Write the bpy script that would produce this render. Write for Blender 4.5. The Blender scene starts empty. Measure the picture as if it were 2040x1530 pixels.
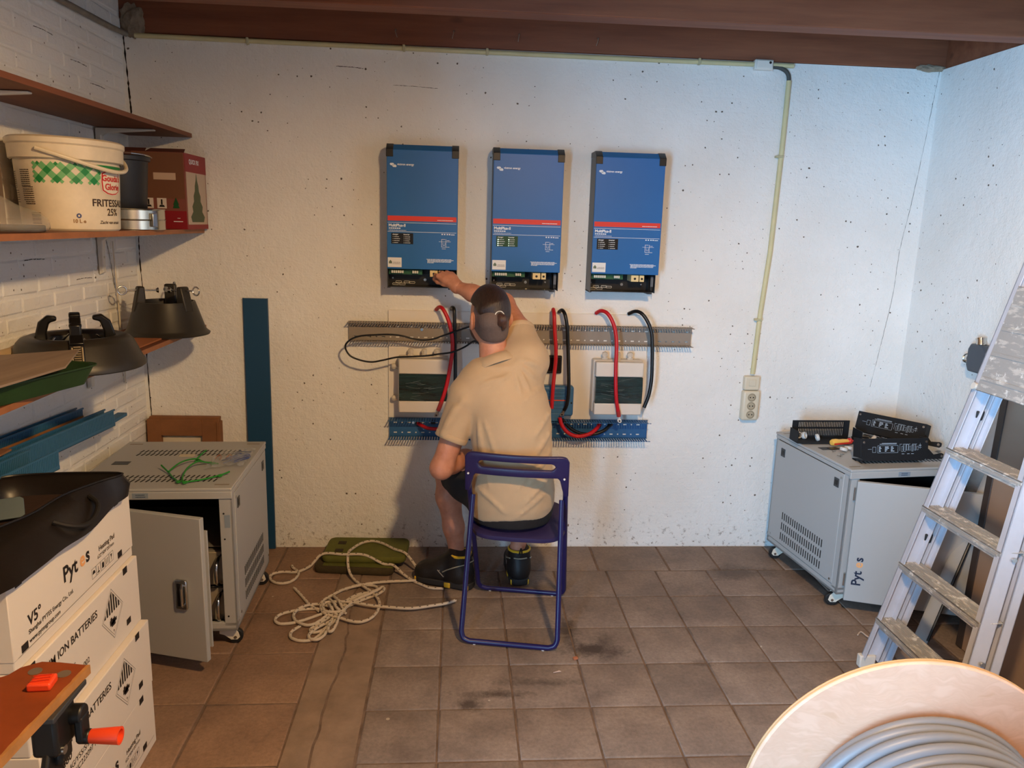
import bpy, bmesh, math, random
import numpy as np
from mathutils import Matrix, Vector, Euler
random.seed(7)
S = bpy.context.scene
COL = S.collection
PI = math.pi

# ------------------------------------------------------------------ camera
cam_d = bpy.data.cameras.new('camera'); cam = bpy.data.objects.new('camera', cam_d); COL.objects.link(cam)
CAMZ = 1.62
YAW, PITCH, ROLL, FPX = 0.0747158, 0.2053474, 0.0292520, 1531.585
def cam_axes():
    f = Vector((math.sin(YAW)*math.cos(PITCH), math.cos(YAW)*math.cos(PITCH), -math.sin(PITCH)))
    r0 = Vector((math.cos(YAW), -math.sin(YAW), 0)); u0 = r0.cross(f)
    r = math.cos(ROLL)*r0 + math.sin(ROLL)*u0
    return r, r.cross(f), f
_r, _u, _f = cam_axes()
cam.matrix_world = Matrix(((_r.x, _u.x, -_f.x, 0), (_r.y, _u.y, -_f.y, 0), (_r.z, _u.z, -_f.z, CAMZ), (0, 0, 0, 1)))
cam_d.sensor_fit = 'HORIZONTAL'; cam_d.sensor_width = 36.0; cam_d.lens = 36.0*FPX/2040.0
cam_d.clip_start = 0.05; cam_d.clip_end = 60
S.camera = cam

# ------------------------------------------------------------------ world, daylight, exposure
w = bpy.data.worlds.new('sky'); S.world = w; w.use_nodes = True
bg = w.node_tree.nodes['Background']; bg.inputs[0].default_value = (0.50, 0.68, 1.0, 1); bg.inputs[1].default_value = 0.6
S.view_settings.view_transform = 'Standard'; S.view_settings.look = 'None'
S.view_settings.exposure = 0.0; S.view_settings.gamma = 1.0; S.view_settings.use_curve_mapping = False
# daylight coming in through the open doorway in the left wall, behind the photographer
DOOR_Y0, DOOR_Y1, DOOR_Z1 = -2.2, -0.15, 2.10
ld = bpy.data.lights.new('doorway_daylight', 'AREA'); ld.shape = 'RECTANGLE'
ld.size = DOOR_Y1-DOOR_Y0-0.1; ld.size_y = DOOR_Z1-0.1; ld.energy = 607; ld.color = (0.30, 0.634, 1.0)
lo = bpy.data.objects.new('doorway_daylight', ld); COL.objects.link(lo)
lo.matrix_world = Matrix.Translation((-1.52, (DOOR_Y0+DOOR_Y1)/2, DOOR_Z1/2+0.02)) @ Euler((0, -PI/2, 0)).to_matrix().to_4x4() @ Matrix.Rotation(PI/2, 4, 'Z')

# ------------------------------------------------------------------ helpers
def lin(c):
    o = []
    for v in c[:3]:
        v = v/255.0
        o.append(v/12.92 if v <= 0.04045 else ((v+0.055)/1.055)**2.4)
    return tuple(o)+(1.0,)
class NT:
    def __init__(s, name):
        s.m = bpy.data.materials.new(name); s.m.use_nodes = True
        s.t = s.m.node_tree; s.b = s.t.nodes['Principled BSDF']; s.L = s.t.links
    def n(s, typ, **kw):
        o = s.t.nodes.new(typ)
        for k, v in kw.items():
            if k.startswith('i_'):
                key = k[2:]; key = int(key) if key.isdigit() else key.replace('_', ' ')
                o.inputs[key].default_value = v
            else: setattr(o, k, v)
        return o
    def l(s, a, b): s.L.new(a, b)
    def coord(s, kind='Object'):
        if kind == 'World': return s.n('ShaderNodeNewGeometry').outputs['Position']
        return s.n('ShaderNodeTexCoord').outputs[kind]
    def noise(s, vec, scale, detail=4, rough=0.5):
        o = s.n('ShaderNodeTexNoise'); o.inputs['Scale'].default_value = scale; o.inputs['Detail'].default_value = detail
        o.inputs['Roughness'].default_value = rough; s.l(vec, o.inputs['Vector']); return o.outputs[0]
    def ramp(s, fac, stops):
        o = s.n('ShaderNodeValToRGB'); e = o.color_ramp.elements
        e[0].position, e[0].color = stops[0]; e[1].position, e[1].color = stops[1]
        for p, c in stops[2:]:
            q = e.new(p); q.color = c
        s.l(fac, o.inputs[0]); return o.outputs[0]
    def mix(s, fac, a, b, mode='MIX'):
        o = s.n('ShaderNodeMix'); o.data_type = 'RGBA'; o.blend_type = mode
        for sock, v in ((o.inputs[0], fac), (o.inputs[6], a), (o.inputs[7], b)):
            if hasattr(v, 'links'): s.l(v, sock)
            else: sock.default_value = v
        return o.outputs[2]
    def math(s, op, a, b=0.0):
        o = s.n('ShaderNodeMath'); o.operation = op
        for sock, v in ((o.inputs[0], a), (o.inputs[1], b)):
            if hasattr(v, 'links'): s.l(v, sock)
            else: sock.default_value = v
        return o.outputs[0]
    def bump(s, h, strength, dist=0.01, prev=None):
        o = s.n('ShaderNodeBump'); o.inputs['Strength'].default_value = strength; o.inputs['Distance'].default_value = dist
        s.l(h, o.inputs['Height'])
        if prev is not None: s.l(prev, o.inputs['Normal'])
        return o.outputs[0]
    def out(s, col=None, rough=None, normal=None):
        if col is not None:
            if hasattr(col, 'links'): s.l(col, s.b.inputs['Base Color'])
            else: s.b.inputs['Base Color'].default_value = col
        if rough is not None:
            if hasattr(rough, 'links'): s.l(rough, s.b.inputs['Roughness'])
            else: s.b.inputs['Roughness'].default_value = rough
        if normal is not None: s.l(normal, s.b.inputs['Normal'])
        return s.m
BW = ((0, (0, 0, 0, 1)), (1, (1, 1, 1, 1)))
MATS = {}
def mat(name, col=None, rough=0.5, metal=0.0, var=0.0, vscale=8, bump=0.0, bscale=60, kind='Object', alpha=1.0, trans=0.0, ior=1.45, emit=0, sheen=0, spec=None):
    if name in MATS: return MATS[name]
    t = NT(name); c = lin(col); cc = c
    v = t.coord(kind)
    if var:
        f = t.noise(v, vscale, 5, 0.6)
        lo_ = tuple(x*(1-var) for x in c[:3])+(1,); hi = tuple(min(1, x*(1+var)) for x in c[:3])+(1,)
        cc = t.ramp(f, ((0.3, lo_), (0.7, hi)))
    nrm = t.bump(t.noise(v, bscale, 4, 0.6), bump, 0.004) if bump else None
    t.out(cc, rough, nrm)
    t.b.inputs['Metallic'].default_value = metal
    t.b.inputs['IOR'].default_value = ior
    if spec is not None: t.b.inputs['Specular IOR Level'].default_value = spec
    if alpha < 1: t.b.inputs['Alpha'].default_value = alpha
    if trans: t.b.inputs['Transmission Weight'].default_value = trans
    if sheen: t.b.inputs['Sheen Weight'].default_value = sheen; t.b.inputs['Sheen Roughness'].default_value = 0.5
    if emit:
        t.b.inputs['Emission Color'].default_value = c; t.b.inputs['Emission Strength'].default_value = emit
    MATS[name] = t.m
    return t.m

def catmull(pts, k=6, closed=False):
    P = [Vector(p) for p in pts]; n = len(P); o = []
    if n < 3: return P
    rng = range(n if closed else n-1)
    for i in rng:
        if closed: a, b, c, d = P[(i-1) % n], P[i], P[(i+1) % n], P[(i+2) % n]
        else: a, b, c, d = P[max(i-1, 0)], P[i], P[i+1], P[min(i+2, n-1)]
        for j in range(k):
            t = j/k; t2 = t*t; t3 = t2*t
            o.append(0.5*((2*b)+(c-a)*t+(2*a-5*b+4*c-d)*t2+(3*b-a-3*c+d)*t3))
    if not closed: o.append(P[-1])
    return o
def frame_z(d):
    d = Vector(d).normalized(); u = Vector((0, 0, 1)) if abs(d.z) < 0.95 else Vector((1, 0, 0))
    x = u.cross(d).normalized(); return x, d.cross(x)
def rotm(rx=0, ry=0, rz=0): return Euler((rx, ry, rz)).to_matrix().to_4x4()
def TR(loc=(0, 0, 0), rx=0, ry=0, rz=0): return Matrix.Translation(loc) @ rotm(rx, ry, rz)

class MB:
    def __init__(s): s.v = []; s.f = []; s.mi = []
    def add(s, vs, fs, M=None, mi=0):
        o = len(s.v)
        s.v += [tuple((M @ Vector(v)) if M is not None else v) for v in vs]
        s.f += [tuple(i+o for i in f) for f in fs]; s.mi += [mi]*len(fs); return s
    def box(s, c, size, M=None, mi=0, rz=0, rx=0, ry=0):
        x, y, z = (q/2 for q in size)
        vs = [(-x, -y, -z), (x, -y, -z), (x, y, -z), (-x, y, -z), (-x, -y, z), (x, -y, z), (x, y, z), (-x, y, z)]
        fs = [(0, 3, 2, 1), (4, 5, 6, 7), (0, 1, 5, 4), (1, 2, 6, 5), (2, 3, 7, 6), (3, 0, 4, 7)]
        T = TR(c, rx, ry, rz)
        return s.add(vs, fs, M @ T if M is not None else T, mi)
    def bb(s, a, b, M=None, mi=0):
        return s.box([(p+q)/2 for p, q in zip(a, b)], [abs(q-p) for p, q in zip(a, b)], M, mi)
    def cyl(s, p0, p1, r0, r1=None, n=16, M=None, mi=0, caps=True):
        r1 = r0 if r1 is None else r1; p0, p1 = Vector(p0), Vector(p1); x, y = frame_z(p1-p0)
        vs = []
        for p, r in ((p0, r0), (p1, r1)):
            for i in range(n):
                a = 2*PI*i/n; vs.append(tuple(p+x*(r*math.cos(a))+y*(r*math.sin(a))))
        fs = [(i, (i+1) % n, n+(i+1) % n, n+i) for i in range(n)]
        if caps: fs += [tuple(range(n-1, -1, -1)), tuple(range(n, 2*n))]
        return s.add(vs, fs, M, mi)
    def tube(s, pts, r, n=8, closed=False, M=None, mi=0, mark=None):
        P = [Vector(p) for p in pts]; m = len(P); vs = []; fs = []; mis = []
        rr = r if hasattr(r, '__len__') else [r]*m
        px = None
        for i in range(m):
            if closed: d = P[(i+1) % m]-P[i-1]
            else: d = P[min(i+1, m-1)]-P[max(i-1, 0)]
            d = d.normalized() if d.length > 1e-9 else Vector((0, 0, 1))
            if px is None: x, y = frame_z(d)
            else:
                x = px-d*px.dot(d)
                x = x.normalized() if x.length > 1e-6 else frame_z(d)[0]
                y = d.cross(x)
            px = x
            for k in range(n):
                a = 2*PI*k/n; vs.append(tuple(P[i]+x*(rr[i]*math.cos(a))+y*(rr[i]*math.sin(a))))
        for i in range(m if closed else m-1):
            j = (i+1) % m
            for k in range(n):
                fs.append((i*n+k, i*n+(k+1) % n, j*n+(k+1) % n, j*n+k)); mis.append(mark(i, k) if mark else mi)
        if not closed:
            fs += [tuple(range(n-1, -1, -1)), tuple((m-1)*n+k for k in range(n))]; mis += [mi, mi]
        o = len(s.f); s.add(vs, fs, M, mi); s.mi[o:] = mis; return s
    def lathe(s, prof, n=32, M=None, mi=0, sx=1, sy=1, a0=0, a1=2*PI):
        full = abs(a1-a0-2*PI) < 1e-6; m = len(prof); vs = []; fs = []
        k = n if full else n+1
        for i in range(k):
            a = a0+(a1-a0)*i/n
            for r, z in prof: vs.append((r*math.cos(a)*sx, r*math.sin(a)*sy, z))
        for i in range(n):
            j = (i+1) % k
            for q in range(m-1): fs.append((i*m+q, j*m+q, j*m+q+1, i*m+q+1))
        return s.add(vs, fs, M, mi)
    def prism(s, poly, z0, z1, M=None, mi=0):
        n = len(poly); A = sum(poly[i][0]*poly[(i+1) % n][1]-poly[(i+1) % n][0]*poly[i][1] for i in range(n))
        if A < 0: poly = poly[::-1]
        vs = [(x, y, z0) for x, y in poly]+[(x, y, z1) for x, y in poly]
        fs = [tuple(range(n-1, -1, -1)), tuple(range(n, 2*n))]+[(i, (i+1) % n, n+(i+1) % n, n+i) for i in range(n)]
        return s.add(vs, fs, M, mi)
    def mesh(s, me, M=None, mi=0):
        return s.add([tuple(v.co) for v in me.vertices], [tuple(p.vertices) for p in me.polygons], M, mi)
    def make(s, name, mats, smooth=True, angle=38):
        me = bpy.data.meshes.new(name); me.from_pydata(s.v, [], s.f)
        for m in (mats if isinstance(mats, (list, tuple)) else [mats]): me.materials.append(m)
        if len(me.polygons) == len(s.mi): me.polygons.foreach_set('material_index', s.mi)
        if smooth:
            me.polygons.foreach_set('use_smooth', [True]*len(me.polygons)); me.set_sharp_from_angle(angle=math.radians(angle))
        me.update(); return me
    def build(s, name, mats, parent=None, smooth=True, bevel=0, seg=2, loc=None, angle=38):
        o = bpy.data.objects.new(name, s.make(name, mats, smooth, angle)); COL.objects.link(o)
        if parent is not None: o.parent = parent
        if loc is not None: o.location = loc
        if bevel:
            b = o.modifiers.new('bevel', 'BEVEL'); b.width = bevel; b.segments = seg; b.limit_method = 'ANGLE'; b.angle_limit = math.radians(40)
            b.harden_normals = False
        return o
def tag(o, label=None, cat=None, group=None, kind=None):
    if label: o['label'] = label
    if cat: o['category'] = cat
    if group: o['group'] = group
    if kind: o['kind'] = kind
    return o
def thing(name, label, cat, loc=(0, 0, 0), rz=0, group=None):
    o = bpy.data.objects.new(name, None); COL.objects.link(o); o.location = loc; o.rotation_euler = (0, 0, rz)
    o.empty_display_size = 0.05
    return tag(o, label, cat, group)
def copy_tree(o, parent=None):
    c = o.copy(); COL.objects.link(c); c.parent = parent
    for ch in [q for q in COL.objects if q.parent == o]: copy_tree(ch, c)
    return c
_tc = {}
def text_me(txt, size=1.0, bold=0.0, align='LEFT', shear=0, spacing=1.0):
    key = (txt, size, bold, align, shear, spacing)
    if key in _tc: return _tc[key]
    cu = bpy.data.curves.new('lettering_curve', 'FONT'); cu.body = txt; cu.size = size; cu.align_x = align; cu.offset = bold; cu.shear = shear
    cu.space_character = spacing; cu.resolution_u = 3; cu.fill_mode = 'FRONT'
    o = bpy.data.objects.new('lettering_tmp', cu); COL.objects.link(o)
    dg = bpy.context.evaluated_depsgraph_get(); me = bpy.data.meshes.new_from_object(o.evaluated_get(dg))
    bpy.data.objects.remove(o); bpy.data.curves.remove(cu)
    _tc[key] = me; return me
def basis(o, x, y):
    "matrix taking local x,y,z to the given world directions, at origin o"
    x = Vector(x).normalized(); y = Vector(y).normalized(); z = x.cross(y)
    return Matrix(((x.x, y.x, z.x, o[0]), (x.y, y.y, z.y, o[1]), (x.z, y.z, z.z, o[2]), (0, 0, 0, 1)))

# signed-distance sculpting (smooth unions of tapered capsules), meshed by surface nets
class SDF:
    def __init__(s, lo, hi, h):
        s.lo = np.array(lo, float); s.h = h; s.n = np.ceil((np.array(hi)-s.lo)/h).astype(int)+1
        s.g = np.full(tuple(s.n), 0.25, np.float32)
    def sl(s, a, b):
        i0 = np.clip(np.floor((np.array(a)-s.lo)/s.h).astype(int), 0, s.n-1); i1 = np.clip(np.ceil((np.array(b)-s.lo)/s.h).astype(int)+1, 1, s.n)
        ax = [s.lo[k]+s.h*np.arange(i0[k], i1[k]) for k in range(3)]
        return (slice(i0[0], i1[0]), slice(i0[1], i1[1]), slice(i0[2], i1[2])), np.meshgrid(*ax, indexing='ij')
    def blend(s, sl, d, k, sub=False):
        a = s.g[sl]; s.g[sl] = np.minimum(a, d)-np.clip(k-np.abs(a-d), 0, None)**2/(4*k)
    def cone(s, p, q, r0, r1, k=0.02, sub=False, cut=False):
        p = np.array(p, float); q = np.array(q, float); m = max(r0, r1)+k+3*s.h+0.01
        sl, (X, Y, Z) = s.sl(np.minimum(p, q)-m, np.maximum(p, q)+m)
        d = q-p; L = max(float(d@d), 1e-9)
        t = np.clip(((X-p[0])*d[0]+(Y-p[1])*d[1]+(Z-p[2])*d[2])/L, 0, 1)
        D = np.sqrt((X-p[0]-t*d[0])**2+(Y-p[1]-t*d[1])**2+(Z-p[2]-t*d[2])**2)-(r0+(r1-r0)*t)
        if cut:
            u = d/math.sqrt(L); D = np.maximum(D, (X-q[0])*u[0]+(Y-q[1])*u[1]+(Z-q[2])*u[2])
        s.blend(sl, D.astype(np.float32), k, sub); return s
    def chain(s, pts, k=0.02):
        for (p, r), (q, r2) in zip(pts[:-1], pts[1:]): s.cone(p, q, r, r2, k)
        return s
    def ell(s, c, rad, R=None, k=0.02, sub=False):
        c = np.array(c, float); rad = np.array(rad, float); m = rad.max()+k+3*s.h+0.01
        sl, (X, Y, Z) = s.sl(c-m, c+m); V = np.stack([X-c[0], Y-c[1], Z-c[2]], -1)
        if R is not None: V = V @ np.array(R.to_3x3())
        k0 = np.sqrt(((V/rad)**2).sum(-1)); k1 = np.sqrt(((V/rad**2)**2).sum(-1))+1e-9
        s.blend(sl, (k0*(k0-1)/k1).astype(np.float32), k, sub); return s
    def stack(s, tab, k=0.03):
        "elliptic tube: rows of z, cx, cy, a, b, yaw"
        T = np.array(tab); z0, z1 = T[0, 0], T[-1, 0]; m = max(T[:, 3].max(), T[:, 4].max())+0.06
        sl, (X, Y, Z) = s.sl((T[:, 1].min()-m, T[:, 2].min()-m, z0-0.06), (T[:, 1].max()+m, T[:, 2].max()+m, z1+0.06))
        zz = np.clip(Z, z0, z1); I = lambda c: np.interp(zz, T[:, 0], T[:, c])
        cx, cy, a, b, w_ = I(1), I(2), I(3), I(4), I(5)
        dx = X-cx; dy = Y-cy; u = dx*np.cos(w_)+dy*np.sin(w_); v = -dx*np.sin(w_)+dy*np.cos(w_)
        q = np.sqrt((u/a)**2+(v/b)**2); d = (q-1)*np.minimum(a, b)
        d = np.maximum(d, np.maximum(Z-z1, z0-Z)); s.blend(sl, d.astype(np.float32), k); return s
    def front(s, x, z, out=0.0):
        "y of the first surface met from the -y side at this x, z"
        i = int(round((x-s.lo[0])/s.h)); k = int(round((z-s.lo[2])/s.h)); c = s.g[min(max(i, 0), s.n[0]-1), :, min(max(k, 0), s.n[2]-1)]
        j = int(np.argmax(c < 0)) if (c < 0).any() else len(c)//2
        t = c[j-1]/(c[j-1]-c[j]) if j > 0 and c[j] < 0 else 0
        return s.lo[1]+s.h*(j-1+t)-out
    def plane(s, p, n):
        "keep only the side the normal points away from"
        n = np.array(n, float); n /= np.linalg.norm(n); sl, (X, Y, Z) = s.sl(s.lo, s.lo+s.h*s.n)
        s.g = np.maximum(s.g, ((X-p[0])*n[0]+(Y-p[1])*n[1]+(Z-p[2])*n[2]).astype(np.float32)[:s.n[0], :s.n[1], :s.n[2]]); return s
    def mesh(s):
        g = s.g; neg = g < 0
        c = [neg[i:neg.shape[0]-1+i, j:neg.shape[1]-1+j, k:neg.shape[2]-1+k] for i in (0, 1) for j in (0, 1) for k in (0, 1)]
        cnt = sum(x.astype(np.uint8) for x in c); act = (cnt > 0) & (cnt < 8)
        I = np.argwhere(act); idx = np.full(act.shape, -1, np.int64); idx[act] = np.arange(len(I))
        acc = np.zeros((len(I), 3)); num = np.zeros(len(I))
        cor = [(i, j, k) for i in (0, 1) for j in (0, 1) for k in (0, 1)]
        val = {q: g[I[:, 0]+q[0], I[:, 1]+q[1], I[:, 2]+q[2]] for q in cor}
        for a in cor:
            for ax in range(3):
                if a[ax] == 0:
                    b = list(a); b[ax] = 1; b = tuple(b); va, vb = val[a], val[b]; x = (va < 0) != (vb < 0)
                    t = np.where(x, va/np.where(x, va-vb, 1), 0); p = np.array(a, float)[None].repeat(len(I), 0); p[:, ax] += t
                    acc[x] += p[x]; num[x] += 1
        V = s.lo+s.h*(I+acc/num[:, None]); F = []
        for ax in range(3):
            o = [(1, 2), (2, 0), (0, 1)][ax]
            sh = [slice(None)]*3; sh2 = [slice(None)]*3; sh[ax] = slice(0, -1); sh2[ax] = slice(1, None)
            A = neg[tuple(sh)]; B = neg[tuple(sh2)]; E = np.argwhere(A != B)
            ok = np.all((E[:, list(o)] >= 1) & (E[:, list(o)] < np.array(act.shape)[list(o)]), axis=1) & (E[:, ax] < act.shape[ax]); E = E[ok]
            u = np.zeros(3, int); u[o[0]] = 1; v_ = np.zeros(3, int); v_[o[1]] = 1
            q = [idx[tuple((E-d).T)] for d in (u*0, u, u+v_, v_)]; Q = np.stack(q, 1)
            Q = Q[(Q >= 0).all(1)] if (Q < 0).any() else Q
            if len(Q) == len(E):
                fl = ~A[tuple(E.T)]; Q[fl] = Q[fl][:, ::-1]
            F.append(Q)
        return V, np.concatenate(F)
    def obj(s, name, m, parent=None, org=(0, 0, 0), smooth_it=0):
        V, F = s.mesh()
        me = bpy.data.meshes.new(name); me.from_pydata((V-np.array(org)).tolist(), [], F.tolist())
        for q in (m if isinstance(m, (list, tuple)) else [m]): me.materials.append(q)
        bm = bmesh.new(); bm.from_mesh(me); bmesh.ops.recalc_face_normals(bm, faces=bm.faces)
        for _ in range(smooth_it): bmesh.ops.smooth_vert(bm, verts=bm.verts, factor=0.5, use_axis_x=True, use_axis_y=True, use_axis_z=True)
        bm.to_mesh(me); bm.free(); me.polygons.foreach_set('use_smooth', [True]*len(me.polygons))
        o = bpy.data.objects.new(name, me); COL.objects.link(o)
        if parent is not None: o.parent = parent
        return o
# ------------------------------------------------------------------ room shell
XL, XR, YB, YF, ZW, ZC = -1.468, 2.256, 3.689, -4.2, 2.384, 2.556
def wall_paint(name, axis, brick=0.35, rough=0.5):
    t = NT(name); p = t.coord('World')
    sep = t.n('ShaderNodeSeparateXYZ'); t.l(p, sep.inputs[0])
    cmb = t.n('ShaderNodeCombineXYZ'); t.l(sep.outputs[axis], cmb.inputs[0]); t.l(sep.outputs[2], cmb.inputs[1])
    nz = t.n('ShaderNodeTexNoise'); nz.inputs['Scale'].default_value = 9; t.l(p, nz.inputs['Vector'])
    wob = t.n('ShaderNodeVectorMath'); wob.operation = 'MULTIPLY_ADD'; t.l(nz.outputs[1], wob.inputs[0]); wob.inputs[1].default_value = (.02, .02, 0); t.l(cmb.outputs[0], wob.inputs[2])
    br = t.n('ShaderNodeTexBrick'); t.l(wob.outputs[0], br.inputs['Vector'])
    br.inputs['Scale'].default_value = 1; br.inputs['Brick Width'].default_value = .215; br.inputs['Row Height'].default_value = .062
    br.inputs['Mortar Size'].default_value = .005; br.inputs['Mortar Smooth'].default_value = .6
    n_big = t.noise(p, 2.2, 4, .55); n_mid = t.noise(p, 26, 5, .62); n_fine = t.noise(p, 110, 4, .65)
    base = t.ramp(n_big, ((.3, lin((228, 226, 222))), (.7, lin((238, 238, 236)))))
    # pits and specks where the paint has broken away
    vo = t.n('ShaderNodeTexVoronoi'); vo.voronoi_dimensions = '2D'; vo.inputs['Scale'].default_value = 25; t.l(cmb.outputs[0], vo.inputs['Vector'])
    vs = t.n('ShaderNodeSeparateColor'); t.l(vo.outputs['Color'], vs.inputs[0])
    pres = t.math('GREATER_THAN', vs.outputs[0], .42)
    cl = t.ramp(t.noise(p, 3.2, 3, .5), ((.40, (.12, .12, .12, 1)), (.56, (1, 1, 1, 1))))
    rad = t.math('MULTIPLY', t.math('POWER', vs.outputs[1], 3.5), t.math('MULTIPLY', cl, .115))
    nd = t.math('ADD', vo.outputs['Distance'], t.math('MULTIPLY', t.math('SUBTRACT', n_fine, .5), .26))
    pit = t.math('MULTIPLY', t.math('LESS_THAN', nd, rad), pres)
    col = t.mix(pit, base, lin((98, 88, 78)))
    # grime along the foot of the wall
    foot = t.ramp(sep.outputs[2], ((.0, (1, 1, 1, 1)), (.22, (0, 0, 0, 1))))
    gr = t.math('MULTIPLY', foot, t.ramp(t.noise(p, 38, 5, .7), ((.57, (0, 0, 0, 1)), (.66, (1, 1, 1, 1)))))
    col = t.mix(t.math('MULTIPLY', gr, .85), col, lin((105, 84, 66)))
    # bumps: brick joints under the paint, trowelled roughness, pits
    jm = t.math('MULTIPLY', br.outputs['Fac'], t.ramp(t.noise(p, 4.1, 3, .5), ((.40, (.06, .06, .06, 1)), (.62, (1, 1, 1, 1)))))
    nb = t.bump(t.math('MULTIPLY', jm, -1), brick, .006)
    nb = t.bump(n_mid, .50*rough, .012, nb); nb = t.bump(n_fine, .60*rough, .004, nb)
    nb = t.bump(t.math('MULTIPLY', pit, -1), .5, .006, nb)
    return t.out(col, .78, nb)
M_WB = wall_paint('white_painted_masonry', 0, .13, 1.0)
M_WS = wall_paint('white_painted_side_masonry', 1, .05, .85)
def stone_floor(name, c1, c2, stain=True):
    t = NT(name); p = t.coord('World'); oi = t.n('ShaderNodeObjectInfo')
    f = t.noise(p, 5.5, 6, .62); f2 = t.noise(p, 70, 5, .7)
    c = t.ramp(f, ((.28, lin(c1)), (.72, lin(c2))))
    c = t.mix(.5, c, t.ramp(f2, ((.3, (.30, .30, .30, 1)), (.72, (.72, .72, .72, 1)))), 'OVERLAY')
    rn = t.ramp(oi.outputs['Random'], ((0, (.90, .89, .88, 1)), (1, (1.07, 1.06, 1.05, 1))))
    c = t.mix(1.0, c, rn, 'MULTIPLY')
    rough = .72
    if stain:
        sp = t.n('ShaderNodeSeparateXYZ'); t.l(p, sp.inputs[0])
        tot = None
        warp = t.math('ADD', t.math('MULTIPLY', t.math('SUBTRACT', t.noise(p, 8, 6, .7), .5), 2.6), t.math('MULTIPLY', t.math('SUBTRACT', f2, .5), .7))
        for (x, y, rx, ry, a) in STAINS:
            ux = t.math('DIVIDE', t.math('SUBTRACT', sp.outputs[0], x), rx); uy = t.math('DIVIDE', t.math('SUBTRACT', sp.outputs[1], y), ry)
            d = t.math('ADD', t.math('SQRT', t.math('ADD', t.math('MULTIPLY', ux, ux), t.math('MULTIPLY', uy, uy))), warp)
            m = t.math('MULTIPLY', t.ramp(d, ((.25, (1, 1, 1, 1)), (1.2, (0, 0, 0, 1)))), a)
            tot = m if tot is None else t.math('MAXIMUM', tot, m)
        c = t.mix(tot, c, lin((58, 44, 36)))
    # spilled paint specks
    vo = t.n('ShaderNodeTexVoronoi'); vo.inputs['Scale'].default_value = 6.5; t.l(p, vo.inputs['Vector'])
    vs = t.n('ShaderNodeSeparateColor'); t.l(vo.outputs['Color'], vs.inputs[0])
    spk = t.math('MULTIPLY', t.math('LESS_THAN', vo.outputs['Distance'], t.math('MULTIPLY', vs.outputs[1], .052)), t.math('GREATER_THAN', vs.outputs[0], .62))
    c = t.mix(t.math('MULTIPLY', spk, .75), c, lin((196, 182, 162)))
    nb = t.bump(f, .35, .012); nb = t.bump(f2, .35, .003, nb)
    return t.out(c, t.ramp(f, ((.3, (.62, .62, .62, 1)), (.7, (.82, .82, .82, 1)))), nb)
STAINS = [(.55, 2.70, .15, .06, .9), (.47, 2.84, .06, .17, .8), (.60, 2.72, .05, .12, .6), (.18, 2.42, .16, .035, .75), (.06, 2.36, .05, .05, .8), (.30, 2.49, .17, .03, .5), (.96, 2.60, .06, .035, .55), (.24, 3.28, .17, .09, .55), (1.38, 3.37, .20, .09, .5), (.42, 3.22, .09, .09, .4), (1.10, 3.05, .35, .25, .18), (.60, 3.05, .20, .16, .22)]
M_TILE = stone_floor('concrete_floor_tile', (112, 97, 88), (150, 133, 121))
M_SLAB = stone_floor('smooth_brown_slab', (122, 96, 78), (150, 120, 98))
M_MORT = mat('sandy_joint_filling', (116, 96, 83), .95, var=.35, vscale=14, bump=.8, bscale=90, kind='World')
M_CEM = mat('patched_cement', (140, 118, 100), .9, var=.22, vscale=9, bump=.7, bscale=60, kind='World')

def st(o): o['kind'] = 'structure'; return o
fl = st(MB().bb((XL-.1, YF-.1, -.12), (XR+.1, YB+.1, -.0055)).build('floor', M_MORT, smooth=False))
def tile_mesh(sx, sy, m):
    "one slab with worn, rounded arrises (top at z=0)"
    g = MB(); x, y = sx/2, sy/2
    ring = lambda dx, z: [(-x+dx, -y+dx, z), (x-dx, -y+dx, z), (x-dx, y-dx, z), (-x+dx, y-dx, z)]
    vs = ring(0, -.03)+ring(0, -.005)+ring(.0022, -.0010)+ring(.0060, 0)
    fs = [(a*4+i, a*4+(i+1) % 4, a*4+4+(i+1) % 4, a*4+4+i) for a in range(3) for i in range(4)]+[(12, 13, 14, 15)]
    return g.add(vs, fs).make('tile', m, True, 60)
def lay_tile(me, x, y, rng):
    o = bpy.data.objects.new('tile', me); COL.objects.link(o); o.parent = fl
    o.location = (x, y, rng.uniform(-.0025, .0)); o.rotation_euler = (rng.uniform(-.004, .004), rng.uniform(-.004, .004), rng.uniform(-.008, .008))
rng = random.Random(3)
cols = [-.290, -.042, .215, .478, .732, .973, 1.225, 1.479, 1.732, 1.985, 2.252]
rows = [1.02, 1.285, 1.55, 1.815, 2.079, 2.339, 2.602, 2.869, 3.137, 3.400]
tcache = {}
def tile_at(x0, x1, y0, y1, m, gap=.006):
    sx, sy = round(x1-x0-gap, 3), round(y1-y0-gap, 3); k = (sx, sy, m.name)
    if k not in tcache: tcache[k] = tile_mesh(sx, sy, m)
    lay_tile(tcache[k], (x0+x1)/2, (y0+y1)/2, rng)
for a, b in zip(cols[:-1], cols[1:]):
    for c, d in zip(rows[:-1], rows[1:]): tile_at(a, b, c, d, M_TILE)
# the odd row against the back wall
bx = [-.52, -.13, .10, .36, .70, 1.05, 1.30, 1.62, 1.95, 2.252]
for a, b in zip(bx[:-1], bx[1:]): tile_at(a, b, 3.400, 3.687, M_TILE, .010)
# the smooth slabs along the left wall
lc = [-1.455, -1.14, -.83, -.52]; lr = [1.14, 1.454, 1.766, 2.078, 2.39, 2.702, 3.014, 3.326, 3.685]
for a, b in zip(lc[:-1], lc[1:]):
    for c, d in zip(lr[:-1], lr[1:]): tile_at(a, b, c, d, M_SLAB, .007)
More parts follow.
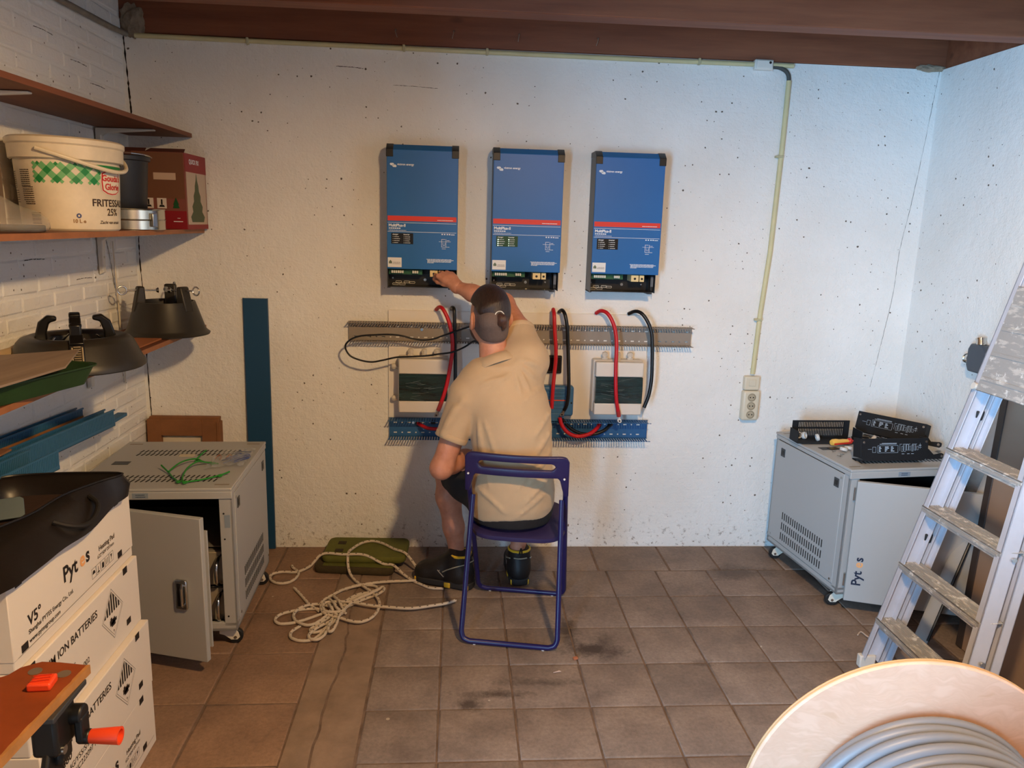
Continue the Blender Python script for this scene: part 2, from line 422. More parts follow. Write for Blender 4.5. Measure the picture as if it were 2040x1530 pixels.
# cement strips between slabs and tiles, broken by a ragged crack
def ragged(x0, x1, y0, y1, seed, amp=.012, n=60):
    r = random.Random(seed); L = []; R_ = []; o1 = o2 = 0
    for i in range(n+1):
        o1 = o1*.8+r.uniform(-1, 1)*amp*.5; o2 = o2*.8+r.uniform(-1, 1)*amp*.5
        y = y0+(y1-y0)*i/n; L.append((x0, y)); R_.append((x1+o2, y))
    return L+R_[::-1], R_
pl, edge = ragged(-.517, -.425, 1.02, 3.40, 4)
MB().prism(pl, -.03, -.002).build('cement_strip', M_CEM, fl)
pl2 = [(x+.008, y) for x, y in edge]+[(-.296, edge[-1][1]), (-.296, edge[0][1])]
MB().prism(pl2, -.03, -.004).build('cement_strip', M_CEM, fl)
# unseen part of the floor behind the photographer
MB().bb((XL, YF, -.03), (XR, 1.015, -.002)).build('slab_field', M_TILE, fl, smooth=False)

# back wall
wb = st(MB().bb((XL-.12, YB, -.12), (XR+.12, YB+.14, ZW)).build('wall_back', M_WB, smooth=False))
wr = st(MB().bb((XR, .9, -.12), (XR+.14, YB, ZW)).build('wall_right', M_WS, smooth=False))
st(MB().bb((XR, YF, -.12), (XR+.14, .9, ZW)).build('wall_right_rear', mat('bounce_absorbing_brown', (112, 74, 58), .9, var=.2, vscale=12, kind='World'), smooth=False))  # unseen stretch of wall, given an invented dark tone to cut bounced light
wf = st(MB().bb((XL-.12, YF-.14, -.12), (XR+.14, YF, ZC)).build('wall_front', mat('bounce_absorbing_front', (70, 56, 46), .8), smooth=False))  # unseen; set far back and darkened to swallow bounced light
# left wall with the doorway behind the photographer, its near part laid up in single painted bricks
SHADE_STUB = .42    # unseen wall stub, added to keep doorway daylight off the left side
g = MB()
g.bb((XL-.14, YF, -.12), (XL-.004, DOOR_Y0, ZC)).bb((XL-.14, DOOR_Y1, -.12), (XL-.004, YB, ZC)).bb((XL-.14, DOOR_Y0, DOOR_Z1), (XL-.004, DOOR_Y1, ZC)).bb((XL-.01, DOOR_Y1+.03, -.12), (XL+SHADE_STUB, DOOR_Y1+.25, ZC))
wl = st(g.build('wall_left', M_WS, smooth=False))
g = MB()
for y in (DOOR_Y0, DOOR_Y1): g.bb((XL-.15, y-.03, 0), (XL+.012, y+.03, DOOR_Z1+.03))
g.bb((XL-.15, DOOR_Y0, DOOR_Z1-.03), (XL+.012, DOOR_Y1, DOOR_Z1+.03))
st(g.build('door_1', mat('grey_door_frame', (150, 150, 148), .5), smooth=False))
def brick_mesh(L, h, seed):
    r = random.Random(seed); e = lambda q: q+r.uniform(-.003, .003)
    y, z = L/2, h/2; b = .007; pr = .0034
    vs = [(-.01, -y, -z), (-.01, y, -z), (-.01, y, z), (-.01, -y, z), (0, e(-y), e(-z)), (0, e(y), e(-z)), (0, e(y), e(z)), (0, e(-y), e(z)),
          (pr, e(-y+b), e(-z+b)), (pr, e(y-b), e(-z+b)), (pr, e(y-b), e(z-b)), (pr, e(-y+b), e(z-b))]
    fs = [(a*4+i, a*4+(i+1) % 4, a*4+4+(i+1) % 4, a*4+4+i) for a in range(2) for i in range(4)]+[(8, 9, 10, 11)]
    return MB().add(vs, fs).make('brick', M_WS, True, 16)
bricks = [brick_mesh(.207, .053, s) for s in range(5)]; halves = [brick_mesh(.10, .053, s+50) for s in range(3)]
rng = random.Random(11); nb_ = 0; i = 0; rest = MB()
spots = []
z = .62
while z < 2.5:
    y = YB-.004
    if i % 2: spots.append((y-.052, z, 1)); y -= .109
    while y > 2.02: spots.append((y-.1065, z, 0)); y -= .216
    z += .062; i += 1
spots.sort(key=lambda s: abs(s[1]-1.5))
for k, (y, z, hf) in enumerate(spots):
    me = rng.choice(halves if hf else bricks)
    T = Matrix.Translation((XL-.0038+rng.uniform(-.0008, .0012), y+rng.uniform(-.006, .006), z)) @ rotm(rng.uniform(-.012, .012), rng.uniform(-.01, .01), rng.uniform(-.006, .006))
    if k < 300:
        o = bpy.data.objects.new('brick', me); COL.objects.link(o); o.parent = wl; o.matrix_world = T
    else: rest.mesh(me, T)
if rest.v: rest.build('brick_courses', M_WS, wl)['kind'] = 'stuff'
# cracks that run down both corners, and hairline joints
M_CRACK = mat('dark_crack', (38, 28, 22), .95)
def crack(pts, parent, n, wid=.004, seed=1):
    "thin ragged gash lying on a wall whose normal is n"
    r = random.Random(seed); P = catmull(pts, 14); n = Vector(n); vs = []; fs = []
    for i, p in enumerate(P):
        d = (P[min(i+1, len(P)-1)]-P[max(i-1, 0)]).normalized(); sd = d.cross(n).normalized()
        j = sd*r.uniform(-.0007, .0007); h = wid*r.uniform(.2, 1)*.42
        for q in (p+j+sd*h+n*.0009, p+j-sd*h+n*.0009): vs.append(tuple(q))
    for i in range(len(P)-1): fs.append((2*i, 2*i+1, 2*i+3, 2*i+2))
    return MB().add(vs, fs).build('crack', M_CRACK, parent, smooth=False)
NB = (0, -1, 0)
crack([(XL+.006, YB, 2.38), (XL+.013, YB, 2.2), (XL+.018, YB, 2.05), (XL+.014, YB, 1.98)], wb, NB, .011, 2)
crack([(XL+.014, YB, 1.54), (XL+.011, YB, 1.4), (XL+.017, YB, 1.2), (XL+.012, YB, .95), (XL+.016, YB, .66)], wb, NB, .008, 3)
crack([(2.246, YB, 2.38), (2.235, YB, 2.25), (2.215, YB, 2.0), (2.19, YB, 1.75), (2.165, YB, 1.55), (2.16, YB, 1.35), (2.145, YB, 1.2), (2.12, YB, 1.0), (2.10, YB, .86)], wb, NB, .0022, 5)
crack([(-.55, YB, 2.285), (-.47, YB, 2.283), (-.43, YB, 2.279)], wb, NB, .004, 6)
crack([(-.30, YB, 2.215), (-.20, YB, 2.213), (-.10, YB, 2.208)], wb, NB, .003, 7)
crack([(XL, 3.36, 1.55), (XL, 3.40, 1.45), (XL, 3.43, 1.3)], wl, (1, 0, 0), .006, 8)
crack([(XL, 3.42, 1.07), (XL, 3.44, 1.0), (XL, 3.45, .88)], wl, (1, 0, 0), .006, 9)
for k, (y, z) in enumerate([(2.95, 2.24), (3.2, 2.18), (3.35, 2.12), (3.05, 2.02), (2.75, 1.45), (3.1, 1.36)]):
    crack([(XL, y, z), (XL, y+.06, z+.002), (XL, y+.13, z-.001)], wl, (1, 0, 0), .004, 20+k)
for k, (x, z) in enumerate([(2.21, .98), (1.98, .90)]): pass

# ceiling: dark boards on heavy joists
def wood(name, c1, c2, axis='X', knots=True, rough=.62, scale=1.0):
    t = NT(name); p = t.coord('Object'); mp = t.n('ShaderNodeMapping'); t.l(p, mp.inputs[0])
    s = {'X': (1.1, 14, 14), 'Y': (14, 1.1, 14), 'Z': (14, 14, 1.1)}[axis]; mp.inputs['Scale'].default_value = tuple(q*scale for q in s)
    f = t.noise(mp.outputs[0], 1.7, 6, .6); f2 = t.noise(p, 1.6*scale, 3, .5)
    c = t.ramp(f, ((.25, lin(c1)), (.75, lin(c2))))
    c = t.mix(t.math('MULTIPLY', f2, .45), c, lin(tuple(q*.72 for q in c1)))
    if knots:
        mk = t.n('ShaderNodeMapping'); t.l(p, mk.inputs[0]); mk.inputs['Scale'].default_value = {'X': (2.1, 5, 5), 'Y': (5, 2.1, 5), 'Z': (5, 5, 2.1)}[axis]
        vo = t.n('ShaderNodeTexVoronoi'); vo.inputs['Scale'].default_value = 1.3; t.l(mk.outputs[0], vo.inputs['Vector'])
        k = t.ramp(vo.outputs['Distance'], ((.05, (1, 1, 1, 1)), (.13, (0, 0, 0, 1)))); c = t.mix(t.math('MULTIPLY', k, .6), c, lin(tuple(q*.5 for q in c1)))
    return t.out(c, rough, t.bump(f, .25, .004))
M_BEAM = wood('stained_joist_timber', (122, 66, 42), (160, 96, 64))
M_BOARD = wood('dark_ceiling_boards', (74, 46, 36), (100, 66, 50))
ce = st(MB().bb((XL-.14, YF-.14, ZC), (XR+.14, YB+.2, ZC+.05)).build('ceiling', M_BOARD, smooth=False))
for k, (y0, y1) in enumerate([(YB-.004, YB+.075), (3.055, 3.155), (2.40, 2.50), (1.75, 1.85), (1.10, 1.20), (.45, .55), (-.2, -.1), (-.85, -.75), (-1.5, -1.4), (-2.15, -2.05), (-2.8, -2.7), (-3.45, -3.35)]):
    o = st(MB().bb((XL-.06 if k else XL-.1, y0, 2.386), (XR+.13, y1, ZC-.001)).build('trim_%d' % (k+1), M_BEAM, bevel=.004))
# timber plate on top of the right wall
st(MB().bb((XR+.012, YF, ZW+.002), (XR+.13, YB, ZC-.002)).build('trim_13', M_BEAM, smooth=False))
# lumps of plaster at the joist ends
M_PLAS = mat('crumbling_plaster', (150, 132, 112), .95, var=.3, vscale=30, bump=.8, bscale=60)
for c, r_, s_ in (((XL+.05, YB-.008, 2.43), (.05, .015, .07), 1), ((2.2, YB-.006, 2.388), (.07, .012, .016), 3)):
    bm_ = bmesh.new(); bmesh.ops.create_icosphere(bm_, subdivisions=3, radius=1); rr = random.Random(s_)
    for v in bm_.verts: v.co = Vector((v.co.x*r_[0], v.co.y*r_[1], v.co.z*r_[2]))*rr.uniform(.8, 1.2)
    me = bpy.data.meshes.new('plaster_lump'); bm_.to_mesh(me); bm_.free(); me.materials.append(M_PLAS)
    o = bpy.data.objects.new('plaster_lump', me); COL.objects.link(o); o.parent = wb; o.location = c
# warm ceiling lamp in the middle of the room (above and behind the frame)
lamp = thing('ceiling_lamp', 'round ceiling lamp between two joists above the photographer', 'lamp', (.60, .83, ZC))
MB().cyl((0, 0, -.03), (0, 0, .0), .05, .06, 24).build('ceiling_rose', mat('lamp_metal', (200, 196, 188), .4), lamp)
MB().cyl((0, 0, -.05), (0, 0, -.03), .02, .018, 12).build('lamp_holder', mat('lamp_metal', (200, 196, 188), .4), lamp)
MB().lathe([(.001, -.034), (.10, -.034), (.12, -.030), (.12, -.003), (.001, -.003)], 32).build('lamp_shade', mat('lamp_metal', (200, 196, 188), .4), lamp)
pl_ = bpy.data.lights.new('lamp_bulb', 'POINT'); pl_.energy = 198; pl_.color = (1.0, .662, .315); pl_.shadow_soft_size = .07
po = bpy.data.objects.new('lamp_bulb', pl_); COL.objects.link(po); po.parent = lamp; po.location = (0, 0, -.112)
# ------------------------------------------------------------------ electrics on the back wall
M_CREAM = mat('cream_conduit_plastic', (205, 196, 152), .45, var=.08)
M_WHP = mat('white_plastic', (226, 222, 214), .35)
M_IVORY = mat('ivory_plastic', (214, 204, 182), .38)
M_BLK = mat('black_plastic', (22, 21, 21), .42)
M_DGREY = mat('dark_grey_metal', (62, 64, 67), .42, .2)
M_STEEL = mat('bright_steel', (190, 190, 188), .25, 1.0)
M_RED = mat('red_cable_rubber', (190, 22, 34), .42)
M_BLKC = mat('black_cable_rubber', (16, 15, 16), .38)
M_PRINTW = mat('white_print', (226, 232, 238), .5)

# long horizontal conduit under the joist and the drop to the switch
c1 = thing('horizontal_conduit', 'cream plastic conduit running along the top of the back wall under the joist', 'conduit', (0, YB-.012, 2.37))
MB().tube([(XL+.06, 0, .003), (-.7, 0, .001), (0, .0, -.001), (.8, 0, -.002), (1.535, 0, .0)], .0105, 10).build('pipe', M_CREAM, c1)
for x in (-.93, -.25, .12, 1.09): MB().bb((x-.006, -.014, -.014), (x+.006, .010, .014)).build('clip', mat('clip_cream', (190, 182, 146), .5), c1, bevel=.003)
jb = thing('junction_box', 'small white junction box on the conduit under the joist', 'junction box', (1.39, YB, 2.367))
MB().box((0, -.016, 0), (.088, .03, .046)).build('housing', M_WHP, jb, bevel=.006)
MB().box((0, -.034, 0), (.076, .008, .036)).build('lid', M_WHP, jb, bevel=.004)
MB().cyl((.025, -.0385, .008), (.025, -.036, .008), .006).build('screw_hole', M_BLK, jb)
c2 = thing('vertical_conduit', 'cream conduit dropping down the back wall from junction box to switch', 'conduit', (1.5, YB-.012, .92))
MB().tube([(.02, 0, 1.385), (.018, 0, 1.1), (.008, 0, .60), (-.012, 0, .30), (-.022, 0, .0)], .0115, 10).build('pipe', M_CREAM, c2)
MB().tube(catmull([(-.065, .0, 1.443), (-.03, 0, 1.44), (.0, 0, 1.427), (.016, 0, 1.405), (.02, 0, 1.37)], 5), .0095, 10).build('grey_cable_bend', mat('grey_rubber', (72, 74, 72), .6), c2)
for x, z in ((.007, 1.045), (-.021, .273)): MB().box((x, -.002, z), (.036, .026, .010)).build('clip', mat('clip_cream', (190, 182, 146), .5), c2, bevel=.002)
sw = thing('light_switch', 'square ivory light switch above the triple socket', 'switch', (1.473, YB, .876))
MB().box((0, -.017, 0), (.076, .034, .070)).build('housing', M_IVORY, sw, bevel=.006)
MB().box((0, -.036, .004), (.034, .006, .034), rx=.06).build('rocker', M_IVORY, sw, bevel=.002)
so = thing('triple_socket', 'ivory triple wall socket below the light switch', 'socket', (1.473, YB, .763))
MB().box((0, -.022, 0), (.086, .044, .152)).build('housing', M_IVORY, so, bevel=.012, seg=3)
for k in (-1, 0, 1):
    z = k*.044
    a = MB().lathe([(.0212, -.001), (.0212, .0022), (.0180, .0022), (.0176, .0004), (.001, .0004)], 28, basis((0, -.0440, z), (1, 0, 0), (0, 0, 1))).build('socket_well', mat('shaded_well_ivory', (176, 164, 140), .45), so)  # flat disc; the shade inside the well is put into its darker ivory
    MB().lathe([(.0180, .0006), (.0180, .0012), (.0166, .0012), (.0166, .0006)], 28, basis((0, -.0440, z), (1, 0, 0), (0, 0, 1))).build('painted_shade_ring', mat('socket_shade_paint', (70, 60, 48), .7), a)  # dark ring painted where the well's edge would be in shade
    b = MB()
    for dx in (-.0075, .0075): b.cyl((dx, -.0456, z), (dx, -.0440, z), .0032, n=10)
    b.build('pin_hole', M_BLK, a)

# ---- three inverters
M_BLUE = mat('inverter_blue_coat', (22, 98, 164), .42, var=.04, vscale=3)
M_BLUE2 = mat('blue_pvc', (58, 106, 152), .45, var=.06, vscale=4)
M_REDP = mat('red_print', (214, 54, 44), .5)
M_PCB = mat('green_circuit_board', (26, 84, 56), .45, var=.3, vscale=60)
M_TERM = mat('pale_terminal_plastic', (206, 208, 196), .45)
M_CREAMT = mat('cream_terminal_block', (228, 204, 150), .4)
def inverter(label, x0, lit=False, paper='white'):
    W, Z0, Z1, Dp = .317, 1.317, 1.950, .139
    r = thing('inverter', label, 'inverter', (x0+W/2, YB, Z0), group='wall-mounted inverters in a row')
    H = Z1-Z0; hc = .088   # open wiring bay at the bottom
    yf = -Dp
    # back tray: side walls, back and bottom, open to the front in the wiring bay
    g = MB(); t_ = .003
    g.bb((-W/2, yf+.012, 0), (-W/2+t_, 0, H-.024)).bb((W/2-t_, yf+.012, .10), (W/2, 0, H-.024)).bb((W/2-t_, yf+.05, .0), (W/2, 0, .10)).bb((-W/2, -.004, 0), (W/2, 0, H))
    g.build('chassis', M_DGREY, r, smooth=False)
    # blue cover: profile in y/z extruded along x, chamfered at the top
    prof = [(-.004, hc), (yf, hc), (yf, H-.024), (yf+.030, H), (-.004, H)]
    g = MB(); n = len(prof); w_ = W/2-.0005
    vs = [(-w_, y, z) for y, z in prof]+[(w_, y, z) for y, z in prof]
    fs = [tuple(range(n)), tuple(range(2*n-1, n-1, -1))]+[(i, n+i, n+(i+1) % n, (i+1) % n) for i in range(n)]
    g.add(vs, fs).build('front_cover', M_BLUE, r, bevel=.002, smooth=False)
    for s in (-1, 1):   # black corner caps
        g = MB(); a, b = s*(W/2+.002), s*(W/2-.029)
        pr_ = [(-.003, H-.02), (-.003, H+.003), (yf+.031, H+.003), (yf-.003, H-.022), (yf-.003, H-.055), (yf+.004, H-.055), (yf+.02, H-.03)]
        vs = [(a, y, z) for y, z in pr_]+[(b, y, z) for y, z in pr_]; n = len(pr_)
        fs = [tuple(range(n)), tuple(range(2*n-1, n-1, -1))]+[(i, n+i, n+(i+1) % n, (i+1) % n) for i in range(n)]
        g.add(vs, fs).build('corner_cap', M_BLK, r, bevel=.0015)
    F = lambda x, z, d=.0006: basis((-W/2+x, yf-d, z), (1, 0, 0), (0, 0, 1))
    flat = lambda x0_, x1_, z0_, z1_, m_, nm, d=.0005: MB().bb((-W/2+x0_, yf-d, z0_), (-W/2+x1_, yf+.0004, z1_)).build(nm, m_, r, smooth=False)
    flat(.004, W-.006, .302, .324, M_REDP, 'red_stripe')
    g = MB()
    g.bb((-W/2+.004, yf-.0004, .2935), (W/2-.006, yf+.0003, .2950)).bb((-W/2+.004, yf-.0004, .2535), (W/2-.006, yf+.0003, .2550))
    g.mesh(text_me('MultiPlus-II', .017, .0006), F(.008, .2765)).mesh(text_me('victron energy', .0125, .0004), F(.047, .5425))
    # logo: two interlocking rounded waves
    for dx, dz in ((0, .0), (.0105, -.0072)):
        g.prism([(.014+dx, .546+dz), (.017+dx, .551+dz), (.029+dx, .5515+dz), (.033+dx, .548+dz), (.0335+dx, .543+dz), (.0305+dx, .5405+dz), (.019+dx, .541+dz)], 0, .0004, F(0, 0, .0004))
    rr = random.Random(5)
    x = .009
    while x < .062: l = rr.uniform(.003, .008); g.bb((-W/2+x, yf-.0004, .2665), (-W/2+x+l, yf+.0003, .2715)); x += l+.002
    x = .009
    while x < .085: l = rr.uniform(.003, .009); g.bb((-W/2+x, yf-.0004, .2595), (-W/2+x+l, yf+.0003, .2612)); x += l+.0015
    for k, dx in enumerate((.245, .256, .268, .278, .287, .295)): g.bb((-W/2+dx, yf-.0004, .2445), (-W/2+dx+(.006 if k < 4 else .009), yf+.0003, .2495-(.002 if k > 3 else 0)))
    for zz in (.118, .122, .126, .130, .1335):                       # block of small print
        x = .182 if zz < .133 else .178
        while x < (.29 if zz > .119 else .205): l = rr.uniform(.004, .014); g.bb((-W/2+x, yf-.0004, zz), (-W/2+x+l, yf+.0003, zz+.0020)); x += l+.0014
    x = .226                                                          # print on the red stripe
    while x < .292: l = rr.uniform(.003, .008); g.bb((-W/2+x, yf-.0008, .307), (-W/2+x+l, yf-.0004, .3095)); x += l+.001
    # little wiring diagram
    dx0, dz0 = .235, .190
    for (a, b, c, d) in ((.010, .026, .034, .0355), (.010, .046, .0, .0015), (.010, .0115, 0, .036), (.0295, .031, 0, .036), (-.002, .052, .024, .0252), (.016, .026, .008, .0095), (.016, .0172, .008, .020), (.025, .0262, .008, .020), (.034, .046, .029, .0305), (.012, .030, -.008, -.0065)):
        g.bb((-W/2+dx0+a, yf-.0004, dz0+c), (-W/2+dx0+b, yf+.0003, dz0+d))
    g.build('printed_lettering', M_PRINTW, r, smooth=False)
    # status panel with its two columns of lamps
    pm = mat('status_panel_black', (20, 20, 21), .3) if not lit else mat('status_panel_lit_green', (30, 70, 42), .3)
    sp = flat(.020, .118, .200, .248, pm, 'status_panel', .0012)
    g = MB(); lampg = MB()
    for cx, ttl in ((.025, 'charger'), (.074, 'inverter')):
        g.mesh(text_me(ttl, .0085, .0002), F(cx+.0005, .2395, .0016))
        for k in range(4):
            zz = .2315-k*.0088
            lampg.cyl((-W/2+cx+.003, yf-.0022, zz), (-W/2+cx+.003, yf-.001, zz), .0016 if not (lit and (cx < .05 or k == 0)) else .0024, n=10)
            x = cx+.008; xe = x+rr.uniform(.012, .026)
            while x < xe: l = rr.uniform(.003, .006); g.bb((-W/2+x, yf-.0016, zz-.0010), (-W/2+x+l, yf-.0010, zz+.0012)); x += l+.001
    g.build('panel_lettering', M_PRINTW, sp, smooth=False)
    lampg.build('status_lamps', mat('led_lit', (235, 255, 235), .3, emit=2.2) if lit else mat('led_off', (205, 210, 205), .3), sp)
    # installer sticker
    stt = flat(.004, .066, .096, .139, mat('white_sticker', (222, 222, 220), .45), 'installer_sticker', .0012)
    g = MB(); g.prism([(.009, .112), (.009, .120), (.016, .128), (.023, .120), (.023, .112)], .0, .0003, F(0, 0, .0014))
    g.build('sticker_house', mat('sticker_green', (96, 112, 92), .5), stt, smooth=False)
    g = MB()
    for zz, x0_, x1_ in ((.116, .028, .055), (.110, .026, .058)):
        x = x0_
        while x < x1_: l = rr.uniform(.003, .006); g.bb((-W/2+x, yf-.0017, zz), (-W/2+x+l, yf-.0011, zz+.0025)); x += l+.001
    g.build('sticker_lettering', mat('grey_print', (130, 132, 134), .5), stt, smooth=False)
    # wiring bay: floor panel with cut-outs, circuit board, terminals
    bay = MB().bb((-W/2+.003, -.03, .004), (W/2-.03, -.008, hc)).bb((-W/2+.003, yf+.02, .004), (W/2-.03, -.008, .0075)).build('wiring_bay', M_BLK, r, smooth=False)
    MB().bb((-W/2+.003, -.031-.002, .010), (W/2-.03, -.031, hc-.026)).build('bay_panel', mat('bay_panel_black', (26, 24, 24), .35), r)
    pcb = MB().bb((-W/2+.006, -.104, hc-.026), (-W/2+.158, -.034, hc-.004)).build('circuit_board', M_PCB, r, smooth=False)
    for x in (.018, .0275, .037, .0465, .056, .0655, .113, .1225, .132):
        MB().bb((-W/2+x, -.120, hc-.020), (-W/2+x+.0078, -.102, hc-.008)).build('terminal', M_TERM, pcb, bevel=.001)
    for x, w_ in ((.193, .036), (.233, .022)):
        o = MB().bb((-W/2+x, -.122, hc-.034), (-W/2+x+w_, -.034, hc-.003)).build('terminal_block', M_CREAMT, r, bevel=.002)
        MB().cyl((-W/2+x+w_/2, -.1228, hc-.020), (-W/2+x+w_/2, -.121, hc-.020), .0055, n=14).build('clamp_hole', M_BLK, o)
    g = MB()
    for x, z in ((.045, .022), (.062, .012), (.083, .022), (.030, .012), (.107, .020)):
        g.tube([(-W/2+x-.012, -.0335, z+.004), (-W/2+x+.012, -.0335, z+.004), (-W/2+x+.014, -.0335, z), (-W/2+x+.012, -.0335, z-.004), (-W/2+x-.012, -.0335, z-.004), (-W/2+x-.014, -.0335, z)], .0014, 6, closed=True)
    g.build('connector_frames', mat('connector_silver', (206, 202, 192), .4), r)
    for x, z, q in ((.168, .034, .0068), (.018, .040, .004), (.262, .036, .004)): MB().cyl((-W/2+x, -.037, z), (-W/2+x, -.032, z), q, n=16).build('screw', M_STEEL, r)
    MB().bb((W/2-.030, yf+.055, .004), (W/2-.026, -.004, hc)).bb((W/2-.024, -.085, .010), (W/2-.008, -.03, hc-.006)).build('breaker', M_BLK, r, bevel=.002)
    MB().bb((W/2-.022, -.090, .030), (W/2-.010, -.084, hc-.012)).build('breaker_label', mat('grey_label', (96, 98, 102), .4), r)
    MB().bb((-W/2, yf+.03, 0), (-W/2+.012, 0, .006)).bb((W/2-.04, yf+.03, -.004), (W/2-.018, 0, .006)).build('mounting_foot', M_DGREY, r, bevel=.001)
    return r
inverter('blue wall inverter whose wiring bay the man is reaching into, leftmost of three', -.318)
inverter('blue wall inverter with status panel glowing green, middle of three', .155, lit=True)
inverter('blue wall inverter with dark status panel, rightmost of three', .617)

# ---- white mounting panel
MP = .012
pn = tag(MB().bb((-.324, YB-MP, .566), (.935, YB, 1.203)).build('mounting_panel', mat('white_panel_laminate', (228, 222, 214), .5, var=.03), bevel=.001), 'white mounting panel on the wall behind the cable ducts and fuse boxes', 'panel')

# ---- slotted cable ducts
def duct(name, label, M, L, H, Dp, m, pitch=.0125, group=None, fing=.56, lipped=False):
    "U channel: base in the local xz plane at y=0, fingers towards -y"
    r = thing(name, label, 'cable duct', group=group); r.matrix_world = M
    th = .0018; g = MB(); zr = (H*.20, H*.73)
    bands = [(0, zr[0]-.003), (zr[0]+.003, zr[1]-.003), (zr[1]+.003, H)]
    for a, b in bands: g.bb((0, -th, a), (L, 0, b))
    for zc in zr:       # the slot rows: real openings between short bridges
        x = 0; k = 0; e = [0]
        while x < L-.05:
            x += .022; w_ = .016 if k % 2 == 0 else .007; e += [x, x+w_]; x += w_; k += 1
        e.append(L)
        for a, b in zip(e[0::2], e[1::2]): g.bb((a, -th, zc-.003), (b, 0, zc+.003))
    g.build('base', m, r, smooth=False)
    for z, nm in ((0, 'slotted_side'), (H-th, 'slotted_side')):
        g = MB(); g.bb((0, -.012, z), (L, 0, z+th)); x = .002; fw = pitch*fing
        while x+fw < L: g.bb((x, -Dp+.004, z), (x+fw, -.012, z+th)); x += pitch
        up = -1 if z > 0 else 1
        # finger heads joined by a snap-off lip
        x = .001 if not lipped else L
        if lipped: g.bb((0, -Dp-.001, z-.0015), (L, -Dp+.005, z+th+.0015))
        while x+fw < L: g.bb((x-.001, -Dp, z-.001*(up < 0)), (x+fw+.002, -Dp+.004, z+th+.001*(up > 0))); x += pitch
        g.build(nm, m, r, smooth=False)
    return r
M_GDUCT = mat('grey_pvc_duct', (142, 132, 122), .5, var=.05)
duct('grey_cable_duct', 'long grey slotted cable duct mounted across the white panel', Matrix.Translation((-.511, YB-MP, 1.056)), 1.662, .092, .058, M_GDUCT)
duct('blue_cable_duct', 'short blue slotted cable duct mounted along the bottom of the white panel', Matrix.Translation((-.322, YB-MP, .584)), 1.283, .094, .072, mat('blue_pvc_duct', (44, 94, 144), .45, var=.05))
g = MB().cyl((-.165, YB-MP-.004, 1.112), (-.165, YB-MP-.0018, 1.112), .007, n=16); tag(g.build('washer_screw', M_STEEL), 'steel washer screw in the left part of the grey cable duct', 'screw')
g = MB().cyl((-.205, YB-MP-.004, .652), (-.205, YB-MP-.0018, .652), .006, n=16); tag(g.build('washer_screw', M_STEEL), 'steel washer screw in the left part of the blue cable duct', 'screw')

# ---- fuse boxes
M_BOXW = mat('pale_grey_box_plastic', (218, 210, 200), .38)
def gland(p, d, parent, s=1.0):
    p, d = Vector(p), Vector(d).normalized(); b = MB()
    b.cyl(p, p+d*.008*s, .0165*s, n=6).cyl(p+d*.008*s, p+d*.016*s, .0125*s, n=20).cyl(p+d*.016*s, p+d*.030*s, .0155*s, n=6).cyl(p+d*.030*s, p+d*.036*s, .0145*s, .010*s, n=20)
    return b.build('cable_gland', mat('translucent_gland_nylon', (206, 198, 186), .3), parent)
def foil_mat():
    t = NT('cling_film_over_smoked_window'); p = t.coord('Object')
    mp = t.n('ShaderNodeMapping'); mp.inputs['Scale'].default_value = (6, 30, 38); mp.inputs['Rotation'].default_value = (0, .25, 0); t.l(p, mp.inputs[0])
    f = t.noise(mp.outputs[0], 1.0, 6, .72)
    t.out(t.ramp(f, ((.35, lin((14, 30, 32))), (.62, lin((30, 60, 62))), (.70, lin((88, 112, 112))))), .12, t.bump(f, .9, .02))
    return t.m
M_FOIL = foil_mat()
def fuse_box(label, x, z, glands_left):
    W, H, Dp = .232, .259, .105
    r = thing('fuse_box', label, 'fuse box', (x, YB-MP, z), group='fuse boxes on the mounting panel')
    MB().bb((-.006, -.062, .002), (W+.004, 0, H+.004)).build('housing', M_BOXW, r, bevel=.008)
    zt, zb = H-.072, .058
    MB().bb((0, -Dp, 0), (W, -.062, zb)).bb((0, -Dp, zt), (W, -.062, H)).bb((0, -.082, zb), (W, -.062, zt)).build('lid', M_BOXW, r, bevel=.006)
    # smoked door, slightly bulging
    g = MB(); n = 10; vs = []; fs = []
    for i in range(n+1):
        zz = zb+.001+(zt-zb-.002)*i/n; b = .006*math.sin(PI*i/n)
        vs += [(.002, -Dp-.001-b, zz), (W-.002, -Dp-.001-b, zz), (W-.002, -.082, zz), (.002, -.082, zz)]
    for i in range(n):
        for k in range(4): fs.append((i*4+k, i*4+(k+1) % 4, i*4+4+(k+1) % 4, i*4+4+k))
    fs += [(3, 2, 1, 0), (n*4, n*4+1, n*4+2, n*4+3)]
    w_ = g.add(vs, fs).build('smoked_window', M_FOIL, r)
    rr = random.Random(int(x*100)+40); cr = MB()      # creases in the protective film
    for k in range(11):
        x0, z0 = rr.uniform(.02, W-.09), rr.uniform(zb+.012, zt-.012); l = rr.uniform(.03, .09); s = rr.uniform(-.25, .25)
        y0 = -Dp-.0042-.003
        cr.tube(catmull([(x0, y0, z0), (x0+l*.5, y0-.0012, z0+s*l*.5+rr.uniform(-.004, .004)), (x0+l, y0, z0+s*l)], 4), .00045, 5)
    cr.build('film_creases', mat('clear_film', (120, 136, 136), .15), w_)
    for dx in (.052, .117, .176): gland((dx, -.035, H+.004), (0, 0, 1), r, .95)
    if glands_left:
        for dz in (.21, .055): gland((-.006, -.03, dz), (-1, 0, 0), r, .9)
    return r
fuse_box('pale fuse box with film-wrapped dark window above the left end of the blue duct', -.268, .727, True)
fuse_box('pale fuse box with film-wrapped dark window right of the blue charge controller', .668, .727, False)
ds = thing('display_panel', 'small square black display panel on the white panel beside the man', 'display', (.475, YB-MP, .955))
MB().box((0, -.009, 0), (.080, .018, .088)).build('bezel', M_BLK, ds, bevel=.006)
